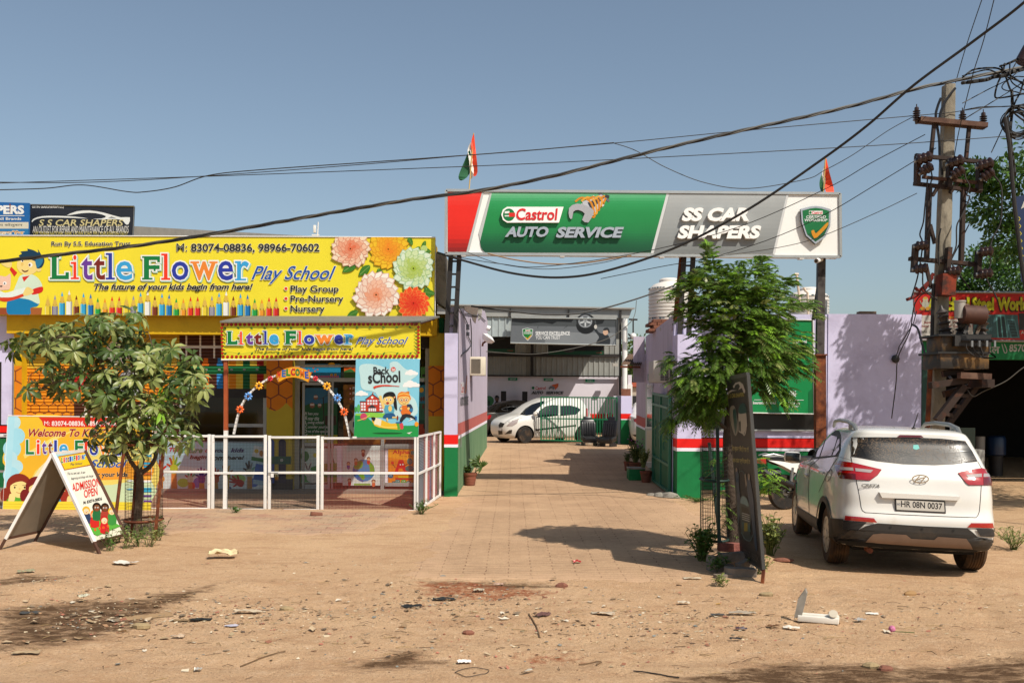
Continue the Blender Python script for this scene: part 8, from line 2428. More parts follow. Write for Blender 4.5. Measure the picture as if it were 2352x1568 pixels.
mb = MB(); pbar(mb, zT, (392, 1075), (990, 1132), .08, .19, MGALV); mb.build("cross_arm", up_)
mb = MB()
for a, b in (((532, 1090), (500, 1400)), ((845, 1115), (815, 1430))): pbar(mb, zT, a, b, .05, .07, MDRU)
for a, b in (((570, 380), (540, 1130)), ((925, 395), (900, 1160))): pbar(mb, z5p, a, b, .06, .1, MDRU)
for a, b in (((530, 1190), (585, 1440)), ((905, 1225), (785, 1450)), ((575, 780), (625, 980)), ((700, 320), (600, 480)), ((870, 335), (785, 450))): pbar(mb, z5p, a, b, .05, .06, MDRU)
mb.build("brace", up_)
for rows in ((((420, 58), (1130, 125)), ((405, 352), (1112, 430))), (((362, 1135), (1085, 1200)), ((362, 1135), (1085, 1200)))):
 mb = MB()
 for a, b in rows[:1] if rows[0] == rows[1] else rows: pbar(mb, z5p, a, b, .06, .07 if rows[0] != rows[1] else .13, MDRU)
 mb.build("cross_arm", up_)
for a, b in (((446, 55), (440, 362)), ((785, 92), (768, 395)), ((1092, 125), (1086, 432)), ((425, 985), (405, 1275)), ((772, 1020), (750, 1305)), ((1085, 1055), (1068, 1335))):
 mb = MB(); pbar(mb, z5p, a, b, .07, .14, MDRU, yp - .08); mb.build("bracket", up_)
mb = MB(); pbar(mb, z5p, (495, 283), (1065, 342), .05, .05, MGALV, yp - .05); mb.build("operating_rod", up_)
def pin_ins(x, y, s=1.0):
 mb = MB(); o = P(*zT(x, y + 62), yp); k = s * .26 / 100
 pr = [(.03, -.06)]; o.z -= .03
 for i in range(5):
  z = .02 + i * .052; pr += [(.045, z), (.082, z + .012), (.085, z + .022), (.045, z + .03)]
 pr += [(.05, .3), (.045, .34), (.012, .36), (.012, .42)]
 mb.lathe([(a * .74, b * .7) for a, b in pr], o, MCER, n=16); mb.build("insulator", up_)
pin_ins(372, 1012); pin_ins(783, 1045); pin_ins(970, 1060)
def spool(conv, x, y, dx, dy, r, L_, rib=3):
 mb = MB(); a = P(*conv(x, y), yp - .2); ax = V((dx, -.35, -dy)).normalized(); pr = [(r * .45, -L_ * .62), (r * .5, -L_ * .5)]
 for i in range(rib):
  z = -L_ * .5 + L_ * i / rib; pr += [(r * .8, z), (r, z + L_ * .1), (r, z + L_ * .2), (r * .8, z + L_ * .28)]
 pr += [(r * .5, L_ * .5), (r * .3, L_ * .55)]
 mb.lathe(pr, a, MCER, ax, 14); mb.cyl(a - ax * L_ * .75, a - ax * L_ * .55, r * .35, MST); mb.build("insulator", up_)
for x, y in ((520, 85), (850, 120), (1160, 150)): spool(z5p, x, y, 1, -.3, .095, .23)
for x, y in ((540, 197), (868, 232), (1180, 255)): spool(z5p, x, y, .8, -.6, .09, .2)
for x, y in ((498, 998), (484, 1238), (828, 1265), (1165, 1060), (1160, 1290)): spool(z5p, x, y, 1, -.1, .085, .2)
mb = MB(); a, b = P(*z5p(645, 1310), yp), P(*z5p(785, 1530), yp); mb.box(((a.x + b.x) / 2, yp - .08, (a.z + b.z) / 2), (b.x - a.x, .3, a.z - b.z), mat("rust_orange_steel", '7a2c10', .8, .2, var=.4, vs=6, col2='3a1c10', thr=(.45, .6)), Matrix.Rotation(.05, 3, 'Y')); mb.build("clamp_box", up_)
mb = MB()
for pts in ([(590, 880), (560, 960), (545, 1050), (575, 1250), (580, 1400), (600, 1568)], [(720, 790), (650, 880), (590, 1000), (570, 1120)]):
 mb.tube([P(*zT(*p), yp) for p in spline(pts, 4, False)], .022, MBK, 6)
for pts in ([(550, 300), (520, 620), (505, 760), (470, 880), (495, 960), (485, 1110), (440, 1350), (375, 1560)], [(580, 180), (600, 300), (585, 340), (580, 520), (575, 760), (540, 900), (520, 960)], [(930, 210), (950, 300), (990, 380), (960, 470), (990, 500), (900, 700), (855, 800), (850, 1000), (800, 1170), (900, 1320), (990, 1450)], [(500, 1280), (505, 1430), (570, 1510), (650, 1568)], [(1240, 260), (1320, 380), (1325, 600), (1310, 770), (1230, 920), (1200, 1050), (1210, 1180), (1170, 1340), (1240, 1480), (1280, 1560)], [(690, 820), (665, 950), (670, 1200)]):
 mb.tube([P(*z5p(*p), yp - .1) for p in spline(pts, 4, False)], .013, MDS, 5)
mb.tube([P(*zQ(*p), yp - .05) for p in ((408, 60), (400, 300), (392, 600), (385, 760), (365, 1000), (362, 1080))], .03, MDS, 6); mb.tube([P(*zQ(*p), yp - .06) for p in ((385, 640), (378, 800), (366, 1060))], .04, MRU, 6)
mb.build("jumper_cable", up_)
mb = MB()
for pts in ([(610, 1290), (560, 1380), (480, 1460)], [(600, 1330), (500, 1480)], [(480, 1470), (440, 1460), (420, 1440)], [(480, 1490), (400, 1540), (330, 1565)]):
 mb.tube([P(*z5p(*p), yp) for p in pts], .03, mat("red_oxide_hook", '6a1c10', .7, .2, var=.2), 6)
mb.build("red_hook", up_)
tf = thing("transformer", "oily yellow and black transformer on a steel bracket of the utility pole", "transformer", P(*zQ(620, 700), 16.5))
YTF = 16.25
MTF = mat("oily_yellow_paint", '6a480e', .55, var=.3, vs=3, col2='1a140e', thr=(.38, .55), spec=.5)
MOIL = mat("oily_black_steel", '161310', .5, var=.3, vs=4, spec=.5)
def tbox(mb, a, b, d, th, m, bev=0.0): x, y = zR(*a), zR(*b); return wbox(mb, *x, *y, d, th, m, bev)
mb = MB(); tbox(mb, (745, 860), (1600, 1150), YTF + .06, .6, MTF, .01); tbox(mb, (725, 1180), (1598, 1450), YTF, .72, MTF, .01); mb.build("tank", tf)
mb = MB(); tbox(mb, (690, 838), (1650, 862), YTF - .02, .78, MOIL); tbox(mb, (685, 1150), (1620, 1182), YTF - .04, .8, MOIL); mb.build("flange", tf)
mb = MB(); tbox(mb, (985, 862), (1635, 1045), YTF - .06, .1, mat("terminal_panel", '24211e', .5, var=.2, vs=4)); mb.build("terminal_panel", tf)
mb = MB()
for x in (1120, 1250, 1385, 1525):
 q = P(*zR(x, 945), YTF - .08); mb.cyl(q, q + V((.08, -.1, -.01)), .025, MOIL, n=8); mb.box(q + V((.1, -.12, -.06)), (.03, .02, .1), MST)
mb.build("terminal", tf)
mb = MB()
for x, mid in ((1185, 1200), (1305, 1180), (1440, 1170), (1585, 1190)):
 mb.tube([P(*zR(*p), YTF - .16) for p in spline([(x, 1010), (x + 15, 1100), (x + 120 - (x - 1185) * .3, mid), (1500, 1255), (1690, 1255), (1700, 1230), (1600, 1165)], 4, False)], .012, MDS, 5)
mb.build("lead_cable", tf)
mb = MB(); a, b = P(*zR(1195, 480), YTF + .1), P(*zR(1630, 505), YTF + .1); ax = (b - a).normalized(); mb.lathe([(.0, 0), (.13, 0), (.155, .02), (.155, (b - a).length - .02), (.13, (b - a).length), (0, (b - a).length)], a - ax * .1, mat("rusty_drum", '4a2c22', .7, .2, var=.3, vs=4, col2='5e4030', thr=(.5, .7)), ax, 26); mb.build("oil_conservator", tf)
mb = MB(); mb.bar(P(*zR(1240, 585), YTF + .15), P(*zR(1140, 830), YTF + .1), .05, .06, MTF, V((0, 1, 0))); mb.bar(P(*zR(1455, 595), YTF + .15), P(*zR(1360, 840), YTF + .1), .05, .06, MTF, V((0, 1, 0))); mb.build("support", tf)
mb = MB(); o = P(*zR(1072, 550), YTF + .1); mb.lathe([(.085, 0), (.085, .26), (.095, .265), (.095, .29)], o, mat("grey_white_tin", 'a49e94', .5, .3, var=.15), n=18); mb.tube([P(*zR(*p), YTF + .1) for p in ((1075, 390), (1082, 300), (1095, 300), (1215, 315), (1225, 320), (1225, 390))], .022, MGALV, 6); mb.build("breather", tf)
for x, lean in ((830, -.35), (1108, 0), (1450, .25)):
 mb = MB(); o = P(*zR(x, 845), YTF + .4); ax = V((lean * .55, 0, 1)).normalized(); pr = [(.11, 0)]
 for k in range(3): pr += [(.07, .06 + k * .11), (.115 - k * .008, .09 + k * .11), (.06, .115 + k * .11)]
 pr += [(.06, .36), (.1, .38), (.03, .45), (.02, .5)]
 mb.lathe(pr, o, mat("dusty_bushing", '3c3430', .5, var=.2), ax, 16); mb.build("bushing", tf)
pf2 = thing("transformer_bracket", "dark steel platform and struts carrying the transformer", "bracket", P(*zQ(600, 760), 16.6))
mb = MB(); pbar(mb, zQ, (385, 768), (645, 730), .1, .16, MDRU, 16.3); pbar(mb, zQ, (585, 698), (800, 708), .1, .14, MGALV, 16.15); pbar(mb, zQ, (470, 690), (610, 660), .1, .1, MDRU, 16.5); pbar(mb, zQ, (480, 830), (690, 770), .1, .12, MDRU, 16.7); mb.box(P(*zQ(740, 755), 16.3), (.2, .5, .13), MDRU); mb.build("platform", pf2)
mb = MB(); pbar(mb, zQ, (620, 770), (430, 1012), .1, .14, MDRU, 16.3); pbar(mb, zQ, (715, 762), (505, 1045), .08, .12, MDRU, 16.6)
for t in (.28, .55, .78): mb.bar(P(*zQ(620 - 190 * t, 770 + 242 * t), 16.3), P(*zQ(715 - 210 * t, 762 + 283 * t), 16.6), .04, .06, MDRU)
mb.build("strut", pf2)
# ================================================================== STEEL WORKS SHOP
st = thing("steel_shop", "dark open fronted steel workshop under a green beam at the right edge", "building", (9.5, 23, 0))
YW = 21.0
mb = MB(); wbox(mb, 2117, 780, 2900, 824, YW, .35, MGRN); wbox(mb, 2117, 824, 2138, 1130, YW, .35, mat("dark_green_pier", '0b4034', .6, var=.2)); mb.build("beam", st)
mb = MB(); MDK = mat("shaded_shop_wall", '181614', .95, var=.3)  # near-black wall colour paints in the deep shade inside the shop
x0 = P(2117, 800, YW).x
mb.box((x0 + 4.5, 29.0, 1.7), (9, .2, 3.6), MDK); mb.box((x0 + .06, 25.2, 2.0), (.12, 7.6, 3.5), MDK); mb.box((x0 + 4.5, 25.2, 3.55), (9, 7.8, .15), MDK); mb.box((x0 + 9, 25.2, 1.7), (.2, 7.8, 3.5), MDK); mb.box((x0 + 4.5, 25.1, .01), (8.8, 7.4, .02), mat("shaded_shop_floor", '241e1a', .9, var=.3, vs=2)); mb.build("interior", st)  # floor colour darkened too, the shop's indoor shade painted in
ss = thing("shop_sign", "red steel works sign board with yellow lettering behind the utility pole", "sign", P(2230, 780, 20.9))
c4 = [zR(240, 78), zR(2700, 92), zR(2700, 965), zR(300, 938)]
sheet("panel", c4, YW - .1, .06, pm('b8201a'), ss); mb = MB(); mb.tube([P(*c, YW - .11) for c in c4], .025, MST, 4, closed=True); mb.build("frame", ss)
A = Art((0, YW - .1, 0), N0, zR, .005)
A.text("Anchal", 470, 170, 1250, 412, 'b4b41c', .05, 0, None, .05, sh='3a0c08', sd=(-12, 10)); A.text("Steel", 1290, 170, 1685, 412, 'b4b41c', .05, 0, None, .05, sh='3a0c08', sd=(-12, 10)); A.text("Works", 1745, 172, 2330, 416, 'b4b41c', .05, 0, None, .05, sh='3a0c08', sd=(-12, 10))
A.poly([(314, 496), (1290, 560), (1308, 838), (1308, 900), (345, 900)], 'c4c0b8'); A.poly([(314, 496), (560, 496), (560, 560), (1290, 565), (1290, 600), (320, 600)], 'c4c0b8')
A.rect(590, 500, 1020, 566, 'b8201a'); A.text("Specialist for :", 600, 512, 1000, 560, 'b8a02c', .03)
A.text("Japani Chokhat, Window", 420, 598, 1215, 655, '7a1c18', .03); A.text("Steel Railing, Steel Gate, Grill", 365, 668, 1268, 722, '7a1c18', .03)
A.text("नोट : सभी सामान में लेबर रेट", 388, 765, 1225, 818, '1c1c1c', .02); A.text("पर काम किया जाता है", 418, 842, 1180, 895, '1c1c1c', .02)
A.poly([(1305, 480), (2110, 490), (2150, 905), (1312, 895)], '3c6064')
for k in range(9): A.line([(1320 + k * 42, 490), (1325 + k * 42, 890)], 6, '2c4a50')
A.poly([(1710, 482), (1880, 482), (1940, 900), (1750, 900)], '5a9494'); A.poly([(1740, 520), (1790, 520), (1830, 890), (1770, 890)], '24383c'); A.poly([(1815, 520), (1870, 520), (1915, 890), (1850, 890)], '24383c'); A.poly([(1905, 560), (2060, 570), (2135, 900), (1985, 905)], '4a7c80'); A.poly([(1925, 585), (2045, 592), (2110, 880), (2000, 885)], '1f3034')
for k in range(5): A.line([(1930 + k * 15, 620 + k * 52), (2055 + k * 13, 625 + k * 52)], 5, '4a7c80'); A.line([(1945 + k * 22, 590), (2010 + k * 20, 885)], 4, '4a7c80')
A.poly([(2130, 462), (2700, 462), (2700, 760), (2140, 760)], '2a2c2c'); A.text("Anil", 2165, 778, 2300, 830, 'c4bcb0', .02)
A.ell(455, 300, 62, 75, 'a8a89a', 20); A.ell(455, 215, 48, 52, 'b0a890', 18); A.poly([(420, 185), (455, 165), (490, 185), (478, 205), (432, 205)], 'b8982c', 2); A.line([(455, 225), (450, 290), (470, 330)], 18, '9a9a8c', 3); A.ell(405, 375, 44, 34, 'b8842c', 14); A.ell(500, 375, 44, 34, 'b8842c', 14); A.line([(345, 400), (380, 385)], 16, '4a7a5a'); A.line([(560, 405), (525, 385)], 16, '4a7a5a'); A.line([(385, 300), (360, 235)], 14, 'a09a84'); A.line([(520, 300), (545, 250)], 14, 'a09a84')
A.build("printed_artwork", ss)
A = Art((0, YW, 0), N0, zR, .006); A.text("मोबाइल", 1180, 1010, 1790, 1200, 'b0b0a8', .02); A.line([(1825, 1010), (1865, 1150), (1900, 1170), (1915, 1120), (1870, 1010)], 16, 'b0b0a8', 3); A.text("8570996024", 1955, 1012, 2700, 1150, 'b0b0a8', .03, .1); A.build("painted_lettering", st)
mb = MB(); a, b = P(2265, 1000, 24), P(2310, 1046, 24); mb.lathe([(.17, 0), (.22, .03), (.225, .2), (.22, .42), (.19, .47), (.06, .49)], ((a.x + b.x) / 2, 24, b.z), mat("blue_plastic", '0b2444', .4), n=20); mb.cyl(((a.x + b.x) / 2, 24, 0), ((a.x + b.x) / 2, 24, b.z), .16, MDS); tag(mb.build("water_drum"), "blue plastic drum on a dark stand inside the steel workshop", "drum")
mb = MB(); q = P(2250, 1040, 23.9); mb.cyl((q.x, 23.9, q.z - .1), (q.x, 23.9, q.z + .1), .12, mat("maroon_tin", '4a1412', .5), n=14); mb.cyl((q.x, 23.9, q.z + .1), (q.x, 23.9, q.z + .4), .12, mat("pale_tin", '8a8680', .5), n=14); mb.cyl((q.x, 23.9, 0), (q.x, 23.9, q.z - .1), .1, MDS); tag(mb.build("paint_can"), "red and white tin beside the blue drum in the steel workshop", "tin")
mb = MB(); wbox(mb, 2194, 982, 2240, 1060, 22.4, .03, mat("green_glass", '0c3a34', .2, spec=.6)); wbox(mb, 2196, 1030, 2239, 1036, 22.39, .02, mat("yellow_sticker", '8a7a1c', .6)); tag(mb.build("glass_sheet"), "dark green glass sheet leaning inside the steel workshop", "glass")
mb = MB(); wbox(mb, 2236, 1032, 2262, 1105, 22, .4, MGRY, .01); tag(mb.build("steel_cabinet"), "grey steel cabinet just behind the white car's right side", "cabinet")
fbn = thing("feather_banner", "narrow blue banner with yellow chevrons on the right edge", "banner", P(2345, 660, 15.9))
c4 = [(2334, 452), (2385, 440), (2385, 650), (2346, 647)]; sheet("cloth", c4, 15.9, .02, pm('1c2c50'), fbn)
A = Art((0, 15.9, 0), N0, Dm, .004)
for k in range(8): x = 2340 + k * 1.4; y = 498 + k * 17; A.line([(x, y), (x + 3.5, y + 4.5), (x, y + 9)], 1.6, 'c8b82c')
A.poly([(2345, 480), (2352, 462), (2362, 456), (2375, 458), (2375, 470), (2360, 472)], 'c4c0b8'); A.build("printed_artwork", fbn)
mb = MB(); mb.tube([P(2308, 270, 15.5), P(2318, 330, 15.5), P(2330, 470, 15.5), P(2346, 600, 15.5), P(2372, 760, 15.5), P(2400, 1160, 15.5)], .032, MDS, 8); tag(mb.build("banner_pole"), "dark bent pipe rising beside the blue banner at the right edge", "pole")
# ================================================================== OVERHEAD WIRES
MCAB = mat("black_cable", '1c1a18', .6, var=.15)
MCAG = mat("grey_cable", '4a463e', .6)
GW = "overhead wires across the street"
def wire(label, pts, d0, d1, r, m=MCAB, twist=0, n=8, cat="cable", group=GW):
 s = spline(pts, n, False); N = len(s); c = [P(x, y, d0 + (d1 - d0) * i / (N - 1)) for i, (x, y) in enumerate(s)]
 mb = MB()
 if twist:
  L_ = 0; fine = []
  for a, b in zip(c, c[1:]):
   k = max(1, int((b - a).length / .06)); fine += [a.lerp(b, j / k) for j in range(k)]
  for ph in (0, 2.1, 4.2)[:twist]:
   mb.tube([p + V((0, math.sin(i * .33 + ph), math.cos(i * .33 + ph))) * r * 1.05 for i, p in enumerate(fine)], r, m if ph < 3 else MCAG, 5)
 else: mb.tube(c, r, m, 6)
 o = mb.build("overhead_wire"); tag(o, label, cat, group); return o
wire("thick twisted black cable sweeping from the yellow banner up to the pole top", [(-60, 605), (0, 600), (150, 583), (300, 566), (470, 540), (640, 510), (800, 482), (960, 456), (1100, 438), (1280, 402), (1480, 352), (1650, 312), (1800, 279), (1950, 245), (2100, 205), (2180, 188), (2260, 172), (2352, 155), (2420, 140)], 15.4, 16.2, .0155, MCAB, 3)
wire("thick single black cable crossing the gantry sign to the top right corner", [(2440, -80), (2352, 6), (2240, 92), (2100, 195), (1990, 290), (1880, 372), (1720, 480), (1560, 565), (1400, 620), (1290, 637), (1180, 628), (1060, 597), (1005, 580)], 13.5, 19.8, .021)
wire("thin wire with a loose strand wrapped round it above the flags", [(-40, 437), (100, 433), (190, 425), (290, 440), (330, 441), (400, 430), (480, 403), (600, 390), (830, 374), (1000, 362), (1200, 347), (1410, 328)], 17, 17, .009)
wire("taut thin wire from the left edge to the upper cross arm insulator", [(-40, 418), (200, 419), (480, 404), (830, 378), (1060, 358), (1410, 329), (1700, 301), (2100, 266), (2180, 259), (2260, 248), (2400, 240)], 17.2, 16.8, .007)
wire("slack thin wire dipping below the second flag", [(1410, 329), (1460, 346), (1530, 385), (1620, 420), (1720, 433), (1850, 412), (1893, 392), (1960, 355), (2040, 300), (2110, 262)], 17.1, 16.9, .007)
wire("taut thin wire passing just above the tricolour flags", [(-40, 422), (480, 405), (800, 393), (1176, 378), (1500, 362), (2000, 335), (2352, 310), (2420, 304)], 17.4, 16.5, .007)
wire("thin wire running from the upper cross arm to the sign's left end", [(2125, 309), (2000, 375), (1900, 432), (1700, 520), (1480, 578), (1250, 612), (1150, 606), (1035, 588)], 16.8, 19.3, .007)
wire("thin wire slanting from the middle cross arm across the shield sign", [(2150, 340), (2010, 425), (1900, 490), (1780, 545), (1640, 590), (1520, 612), (1380, 640)], 16.8, 19.3, .007)
wire("faint thin wire from the fuse arm down to the gantry sign", [(2106, 444), (2010, 490), (1880, 545), (1780, 570), (1640, 590)], 16.8, 19.3, .006, MCAG)
wire("steep thin wire rising left of the pole top to the top edge", [(2195, 190), (2215, 120), (2238, 50), (2262, -20)], 16.8, 14, .007)
wire("steep thin wire rising right of the pole top to the top edge", [(2190, 560 - 190), (2205, 290), (2235, 170), (2260, 90), (2288, -20)], 16.7, 14, .007)
wire("drooping brown conduit under the gantry sign", [(1120, 582), (1180, 596), (1260, 606), (1340, 604), (1420, 592), (1450, 587)], 19.4, 19.4, .014, mat("brown_conduit", '8a6a44', .6))
wire("pair of thin black wires sagging under the left of the gantry sign", [(1075, 580), (1150, 606), (1260, 618), (1380, 604), (1440, 588)], 19.3, 19.3, .007)
wire("black cable from the left driveway wall across the yard to the left tank", [(1083, 703), (1160, 713), (1250, 722), (1340, 718), (1450, 690), (1550, 655)], 21, 23, .02)
wire("pale cable swagged across the workshop front", [(1108, 806), (1180, 812), (1240, 812), (1330, 797), (1400, 775), (1452, 735), (1462, 690)], 30, 37.3, .013, MCAG)
wire("black cable dropping past the hole in the lilac wall", [(2226, 545 - 30), (2160, 640), (2105, 690), (2090, 760), (2063, 820), (2058, 880), (2048, 960)], 16.7, 20.6, .011)
wire("loose black cable lashed to the corner of the red steel sign", [(2095, 745), (2108, 755), (2118, 790), (2130, 820), (2165, 850), (2186, 870)], 20.5, 18, .022)
wire("grey wire drooping across the dark shop opening", [(2400, 820), (2352, 843), (2310, 875), (2260, 898), (2236, 910), (2222, 895)], 16, 16.3, .009, MCAG)
tg = thing("cable_tangle", "tangled black cables and a coil hanging at the top right corner", "cables", P(2335, 240, 15.6), GW)
zK = Zm(3850, 150, 2.85)
mb = MB(); q = random.Random(6); c = P(2337, 281, 15.6)
for k in range(15):
 r = q.uniform(.17, .26); o = c + V((q.uniform(-.03, .03), q.uniform(-.06, .06), q.uniform(-.04, .03)))
 mb.tube([o + V((r * math.cos(a) * .95, .03 * math.sin(3 * a + k), r * math.sin(a))) for a in [2 * math.pi * j / 22 for j in range(22)]], .009, MCAB, 5, closed=True)
mb.build("coil", tg); mb = MB()
for pts, r in (([(0, 460), (100, 380), (200, 355), (380, 350), (470, 390), (600, 470), (700, 540)], .014), ([(0, 520), (150, 500), (280, 480), (360, 450), (480, 435), (560, 400), (700, 360)], .03), ([(0, 440), (140, 400), (300, 370), (430, 430), (560, 470), (701, 520)], .012), ([(480, 300), (460, 400), (400, 530), (370, 670), (420, 690), (560, 670), (701, 640)], .014), ([(440, 330), (490, 440), (530, 560), (560, 640), (560, 760), (590, 860), (701, 950)], .014), ([(701, 450), (600, 450), (500, 500), (450, 560), (480, 600), (600, 620), (701, 650)], .009), ([(540, 300), (540, 420), (570, 520), (700, 600)], .01), ([(430, 330), (540, 290), (640, 245), (701, 235)], .02), ([(560, 600), (570, 760), (560, 900), (545, 1100), (570, 1350), (600, 1568)], .022), ([(620, 270), (560, 380), (500, 470)], .009), ([(701, 480), (660, 620), (600, 740), (590, 810), (701, 790)], .013), ([(0, 750), (300, 590), (520, 480), (701, 330)], .008), ([(40, 920), (300, 760), (560, 600), (701, 500)], .008), ([(0, 835), (200, 795), (440, 790), (600, 780), (701, 760)], .009), ([(460, 1030), (400, 1160), (330, 1310)], .008)):
 mb.tube([P(*zK(*p), 15.6 + q.uniform(-.1, .1)) for p in spline(pts, 5, False)], r, MCAB, 6)
mb.build("loose_cable", tg)
mb = MB(); q_ = P(*zK(700, 215), 15.6); mb.cyl(q_ + V((-.02, 0, -.1)), q_ + V((.1, 0, .12)), .12, MCER, n=12); mb.build("insulator", tg)
# ================================================================== LITTER
def crumple(name, label, px, py, L_, W, h, col, seed, rough=.7, yaw=0.0, fold=0.0, cat="litter", curl=.5):
 L_, W, h = L_ * .8, W * .8, h * .8; q = random.Random(seed); o = PG(px, py); o.z = hgt(o.x, o.y) + .004
 n, m_ = 9, 7; c, s = math.cos(yaw), math.sin(yaw); vs = []
 for i in range(n + 1):
  for j in range(m_ + 1):
   u, v_ = i / n - .5, j / m_ - .5
   f = noise.noise(V((u * 4 + seed, v_ * 4, seed * .7))) * .5 + .5
   x = u * L_ * (1 + q.uniform(-.05, .05)); y = v_ * W * (1 + .5 * noise.noise(V((u * 3, seed, 2))))
   z = h * f * (1.2 - curl * (abs(u) + abs(v_))) + abs(u) * fold + q.uniform(0, h * .18)
   vs.append(o + V((x * c - y * s, x * s + y * c, max(.002, z))))
 fs = [(i * (m_ + 1) + j, (i + 1) * (m_ + 1) + j, (i + 1) * (m_ + 1) + j + 1, i * (m_ + 1) + j + 1) for i in range(n) for j in range(m_) if q.random() > (.06 if min(i, j, n - 1 - i, m_ - 1 - j) == 0 else 0)]
 mb = MB(); mb.add(vs, fs, mat("litter_" + col, col, rough, var=.15, vs=8), False)
 me = mb.build(name, None, 25); return tag(me, label, cat)
C_ = crumple
C_("plastic_bag", "crumpled cream plastic bag on the sand before the gate", 512, 1282, .42, .24, .17, 'cdb98e', 3, .5, .2)
C_("foam_sheet", "curled white foam sheet near the small tree's weeds", 285, 1295, .36, .2, .04, 'd6cfc2', 5, .6, -.45, .03)
C_("paper_wrapper", "bright white paper wrapper lying alone at the bottom centre", 1066, 1521, .125, .085, .035, 'e2dcd4', 7, .6, .25)
C_("black_rag", "flat black plastic rag right of the muddy patch", 945, 1393, .24, .13, .04, '1c1c1a', 9, .6, .1)
C_("black_rag", "longer black cloth strip just behind the flat black rag", 1022, 1378, .28, .11, .04, '222220', 10, .7, .05)
C_("black_sheet", "folded black plastic sheet at the right end of the mud", 462, 1423, .22, .11, .015, '1a1c1e', 12, .4, .05)
C_("cardboard", "brown cardboard scrap beside the folded black sheet", 418, 1423, .2, .09, .02, '7a6244', 13, .9, .1)
C_("cardboard", "large flat cardboard piece lying on the dark mud", 340, 1415, .5, .22, .012, '9a7c58', 14, .9, .5)
C_("snack_packet", "white and blue printed packet below the folded black sheet", 532, 1440, .13, .09, .02, 'b8b4c0', 15, .35, -.1)
C_("shoe_sole", "dark grey shoe sole lying on the left mud", 68, 1407, .2, .1, .03, '3c3c3a', 16, .7, .2)
C_("paper_scrap", "torn pale magazine page standing in the left mud", 190, 1380, .12, .1, .07, 'b4b09a', 17, .6, .9, .05)
C_("cloth_scrap", "dull green cloth scrap at the far left edge of the mud", 60, 1315, .22, .12, .05, '8a8466', 18, .8, .3)
C_("paper_scrap", "dirty white paper shreds in the middle of the litter left of centre", 570, 1408, .3, .12, .05, 'b8a68c', 19, .7, -.2)
C_("plastic_cup", "clear crushed plastic cup by the driveway's front edge", 1100, 1360, .13, .1, .06, 'a89c86', 20, .3)
C_("red_packet", "red and white snack packet on the driveway", 1325, 1294, .12, .085, .06, 'b01c24', 21, .35, .1)
C_("brown_sack", "dusty maroon plastic strip right of the driveway's front edge", 1246, 1415, .2, .1, .05, '5a3a34', 22, .7, .8)
C_("cloth_scrap", "dirty grey cloth bundle left of the white foam channel", 1705, 1412, .3, .1, .05, '9a8c7a', 23, .8, -.1)
C_("plastic_tray", "flat dark grey tray beside the dirty cloth bundle", 1648, 1412, .16, .09, .02, '4a4844', 24, .5)
C_("foam_piece", "square white foam piece lying in front of the foam channel", 1818, 1447, .17, .12, .03, 'd8d0c0', 25, .7, -.15)
C_("foam_piece", "small flat white foam tile right of the foam channel", 2003, 1408, .14, .085, .02, 'dcd4c6', 26, .7, -.2)
C_("grey_wrapper", "torn grey wrapper between the foam channel and the white tile", 1975, 1424, .12, .08, .05, '8e8a86', 27, .5, .4)
C_("brown_packet", "brown glossy packet left of the square foam piece", 1775, 1442, .13, .08, .03, '6a4a30', 28, .35, .1)
C_("dark_wrapper", "crumpled dark purple wrapper near the brown packet", 1702, 1447, .12, .07, .04, '3a2a34', 29, .5)
C_("paper_scrap", "white crumpled tissue right of the driveway's front corner", 1570, 1388, .14, .09, .05, 'b4a690', 30, .7)
C_("paper_scrap", "wide pale paper pieces halfway between the driveway and bottom edge", 1385, 1415, .26, .12, .04, 'ac9c86', 31, .7)
C_("clear_bag", "pale plastic film scrap at the driveway's front right corner", 1590, 1330, .24, .07, .03, 'b0a48e', 32, .5)
C_("black_scrap", "shredded black rubber scraps below the dark purple wrapper", 1690, 1474, .12, .06, .03, '17171a', 33, .7)
C_("cloth_scrap", "pale torn rag at the far bottom left", 60, 1502, .24, .08, .03, '9a8466', 34, .8, .15)
C_("foil_scrap", "small crumpled clear plastic ball at the bottom left", 455, 1538, .06, .05, .04, 'a09a90', 35, .3)
C_("paper_scrap", "off white curled paper below the printed packet", 1000 - 590, 1465, .12, .07, .04, 'a8927a', 36, .7)
C_("plastic_scrap", "pinkish plastic scrap among rubble above the black cloth strip", 1145, 1345, .12, .08, .04, 'a88a78', 37, .5)
C_("leaf_litter", "dry curled brown leaf right of centre", 1650, 1387, .06, .03, .015, 'a8803c', 38, .7, .3)
zU = Zm(2700, 2200, 1.6848)
t = thing("foam_channel", "white foam packing channel with an upright torn end", "litter", PG(*zU(950, 485)))
mb = MB(); MFO = mat("white_foam", 'd8d2c6', .7, var=.1, vs=6); a, b = PG(*zU(830, 470)) + V((0, 0, .03)), PG(*zU(1105, 492)) + V((0, 0, .03)); ax = (b - a).normalized(); n_ = ax.cross(V((0, 0, 1))).normalized()
for s_, h in ((-.05, .05), (.0, .075), (.05, .05)): mb.bar(a + n_ * s_, b + n_ * s_ * 1.02, .05, h, MFO, V((0, 0, 1)), .008)
mb.build("channel", t); mb = MB(); mb.prism([a - ax * .03 - n_ * .04, a + ax * .03 - n_ * .04, a + ax * .075 - n_ * .05 + V((0, 0, .21)), a + ax * .06 - n_ * .05 + V((0, 0, .25)), a + ax * .0 - n_ * .045 + V((0, 0, .16))], n_ * .09, mat("stained_foam", '8a847a', .8, var=.3, vs=8)); mb.build("upright_end", t); mb = MB(); mb.lathe([(.034, 0), (.038, .004), (.038, .01), (.034, .012)], b + V((-.06, -.03, .055)), mat("clear_lid", 'b8ae9c', .3), V((-.2, -.7, .7)), 18); mb.build("lid", t)
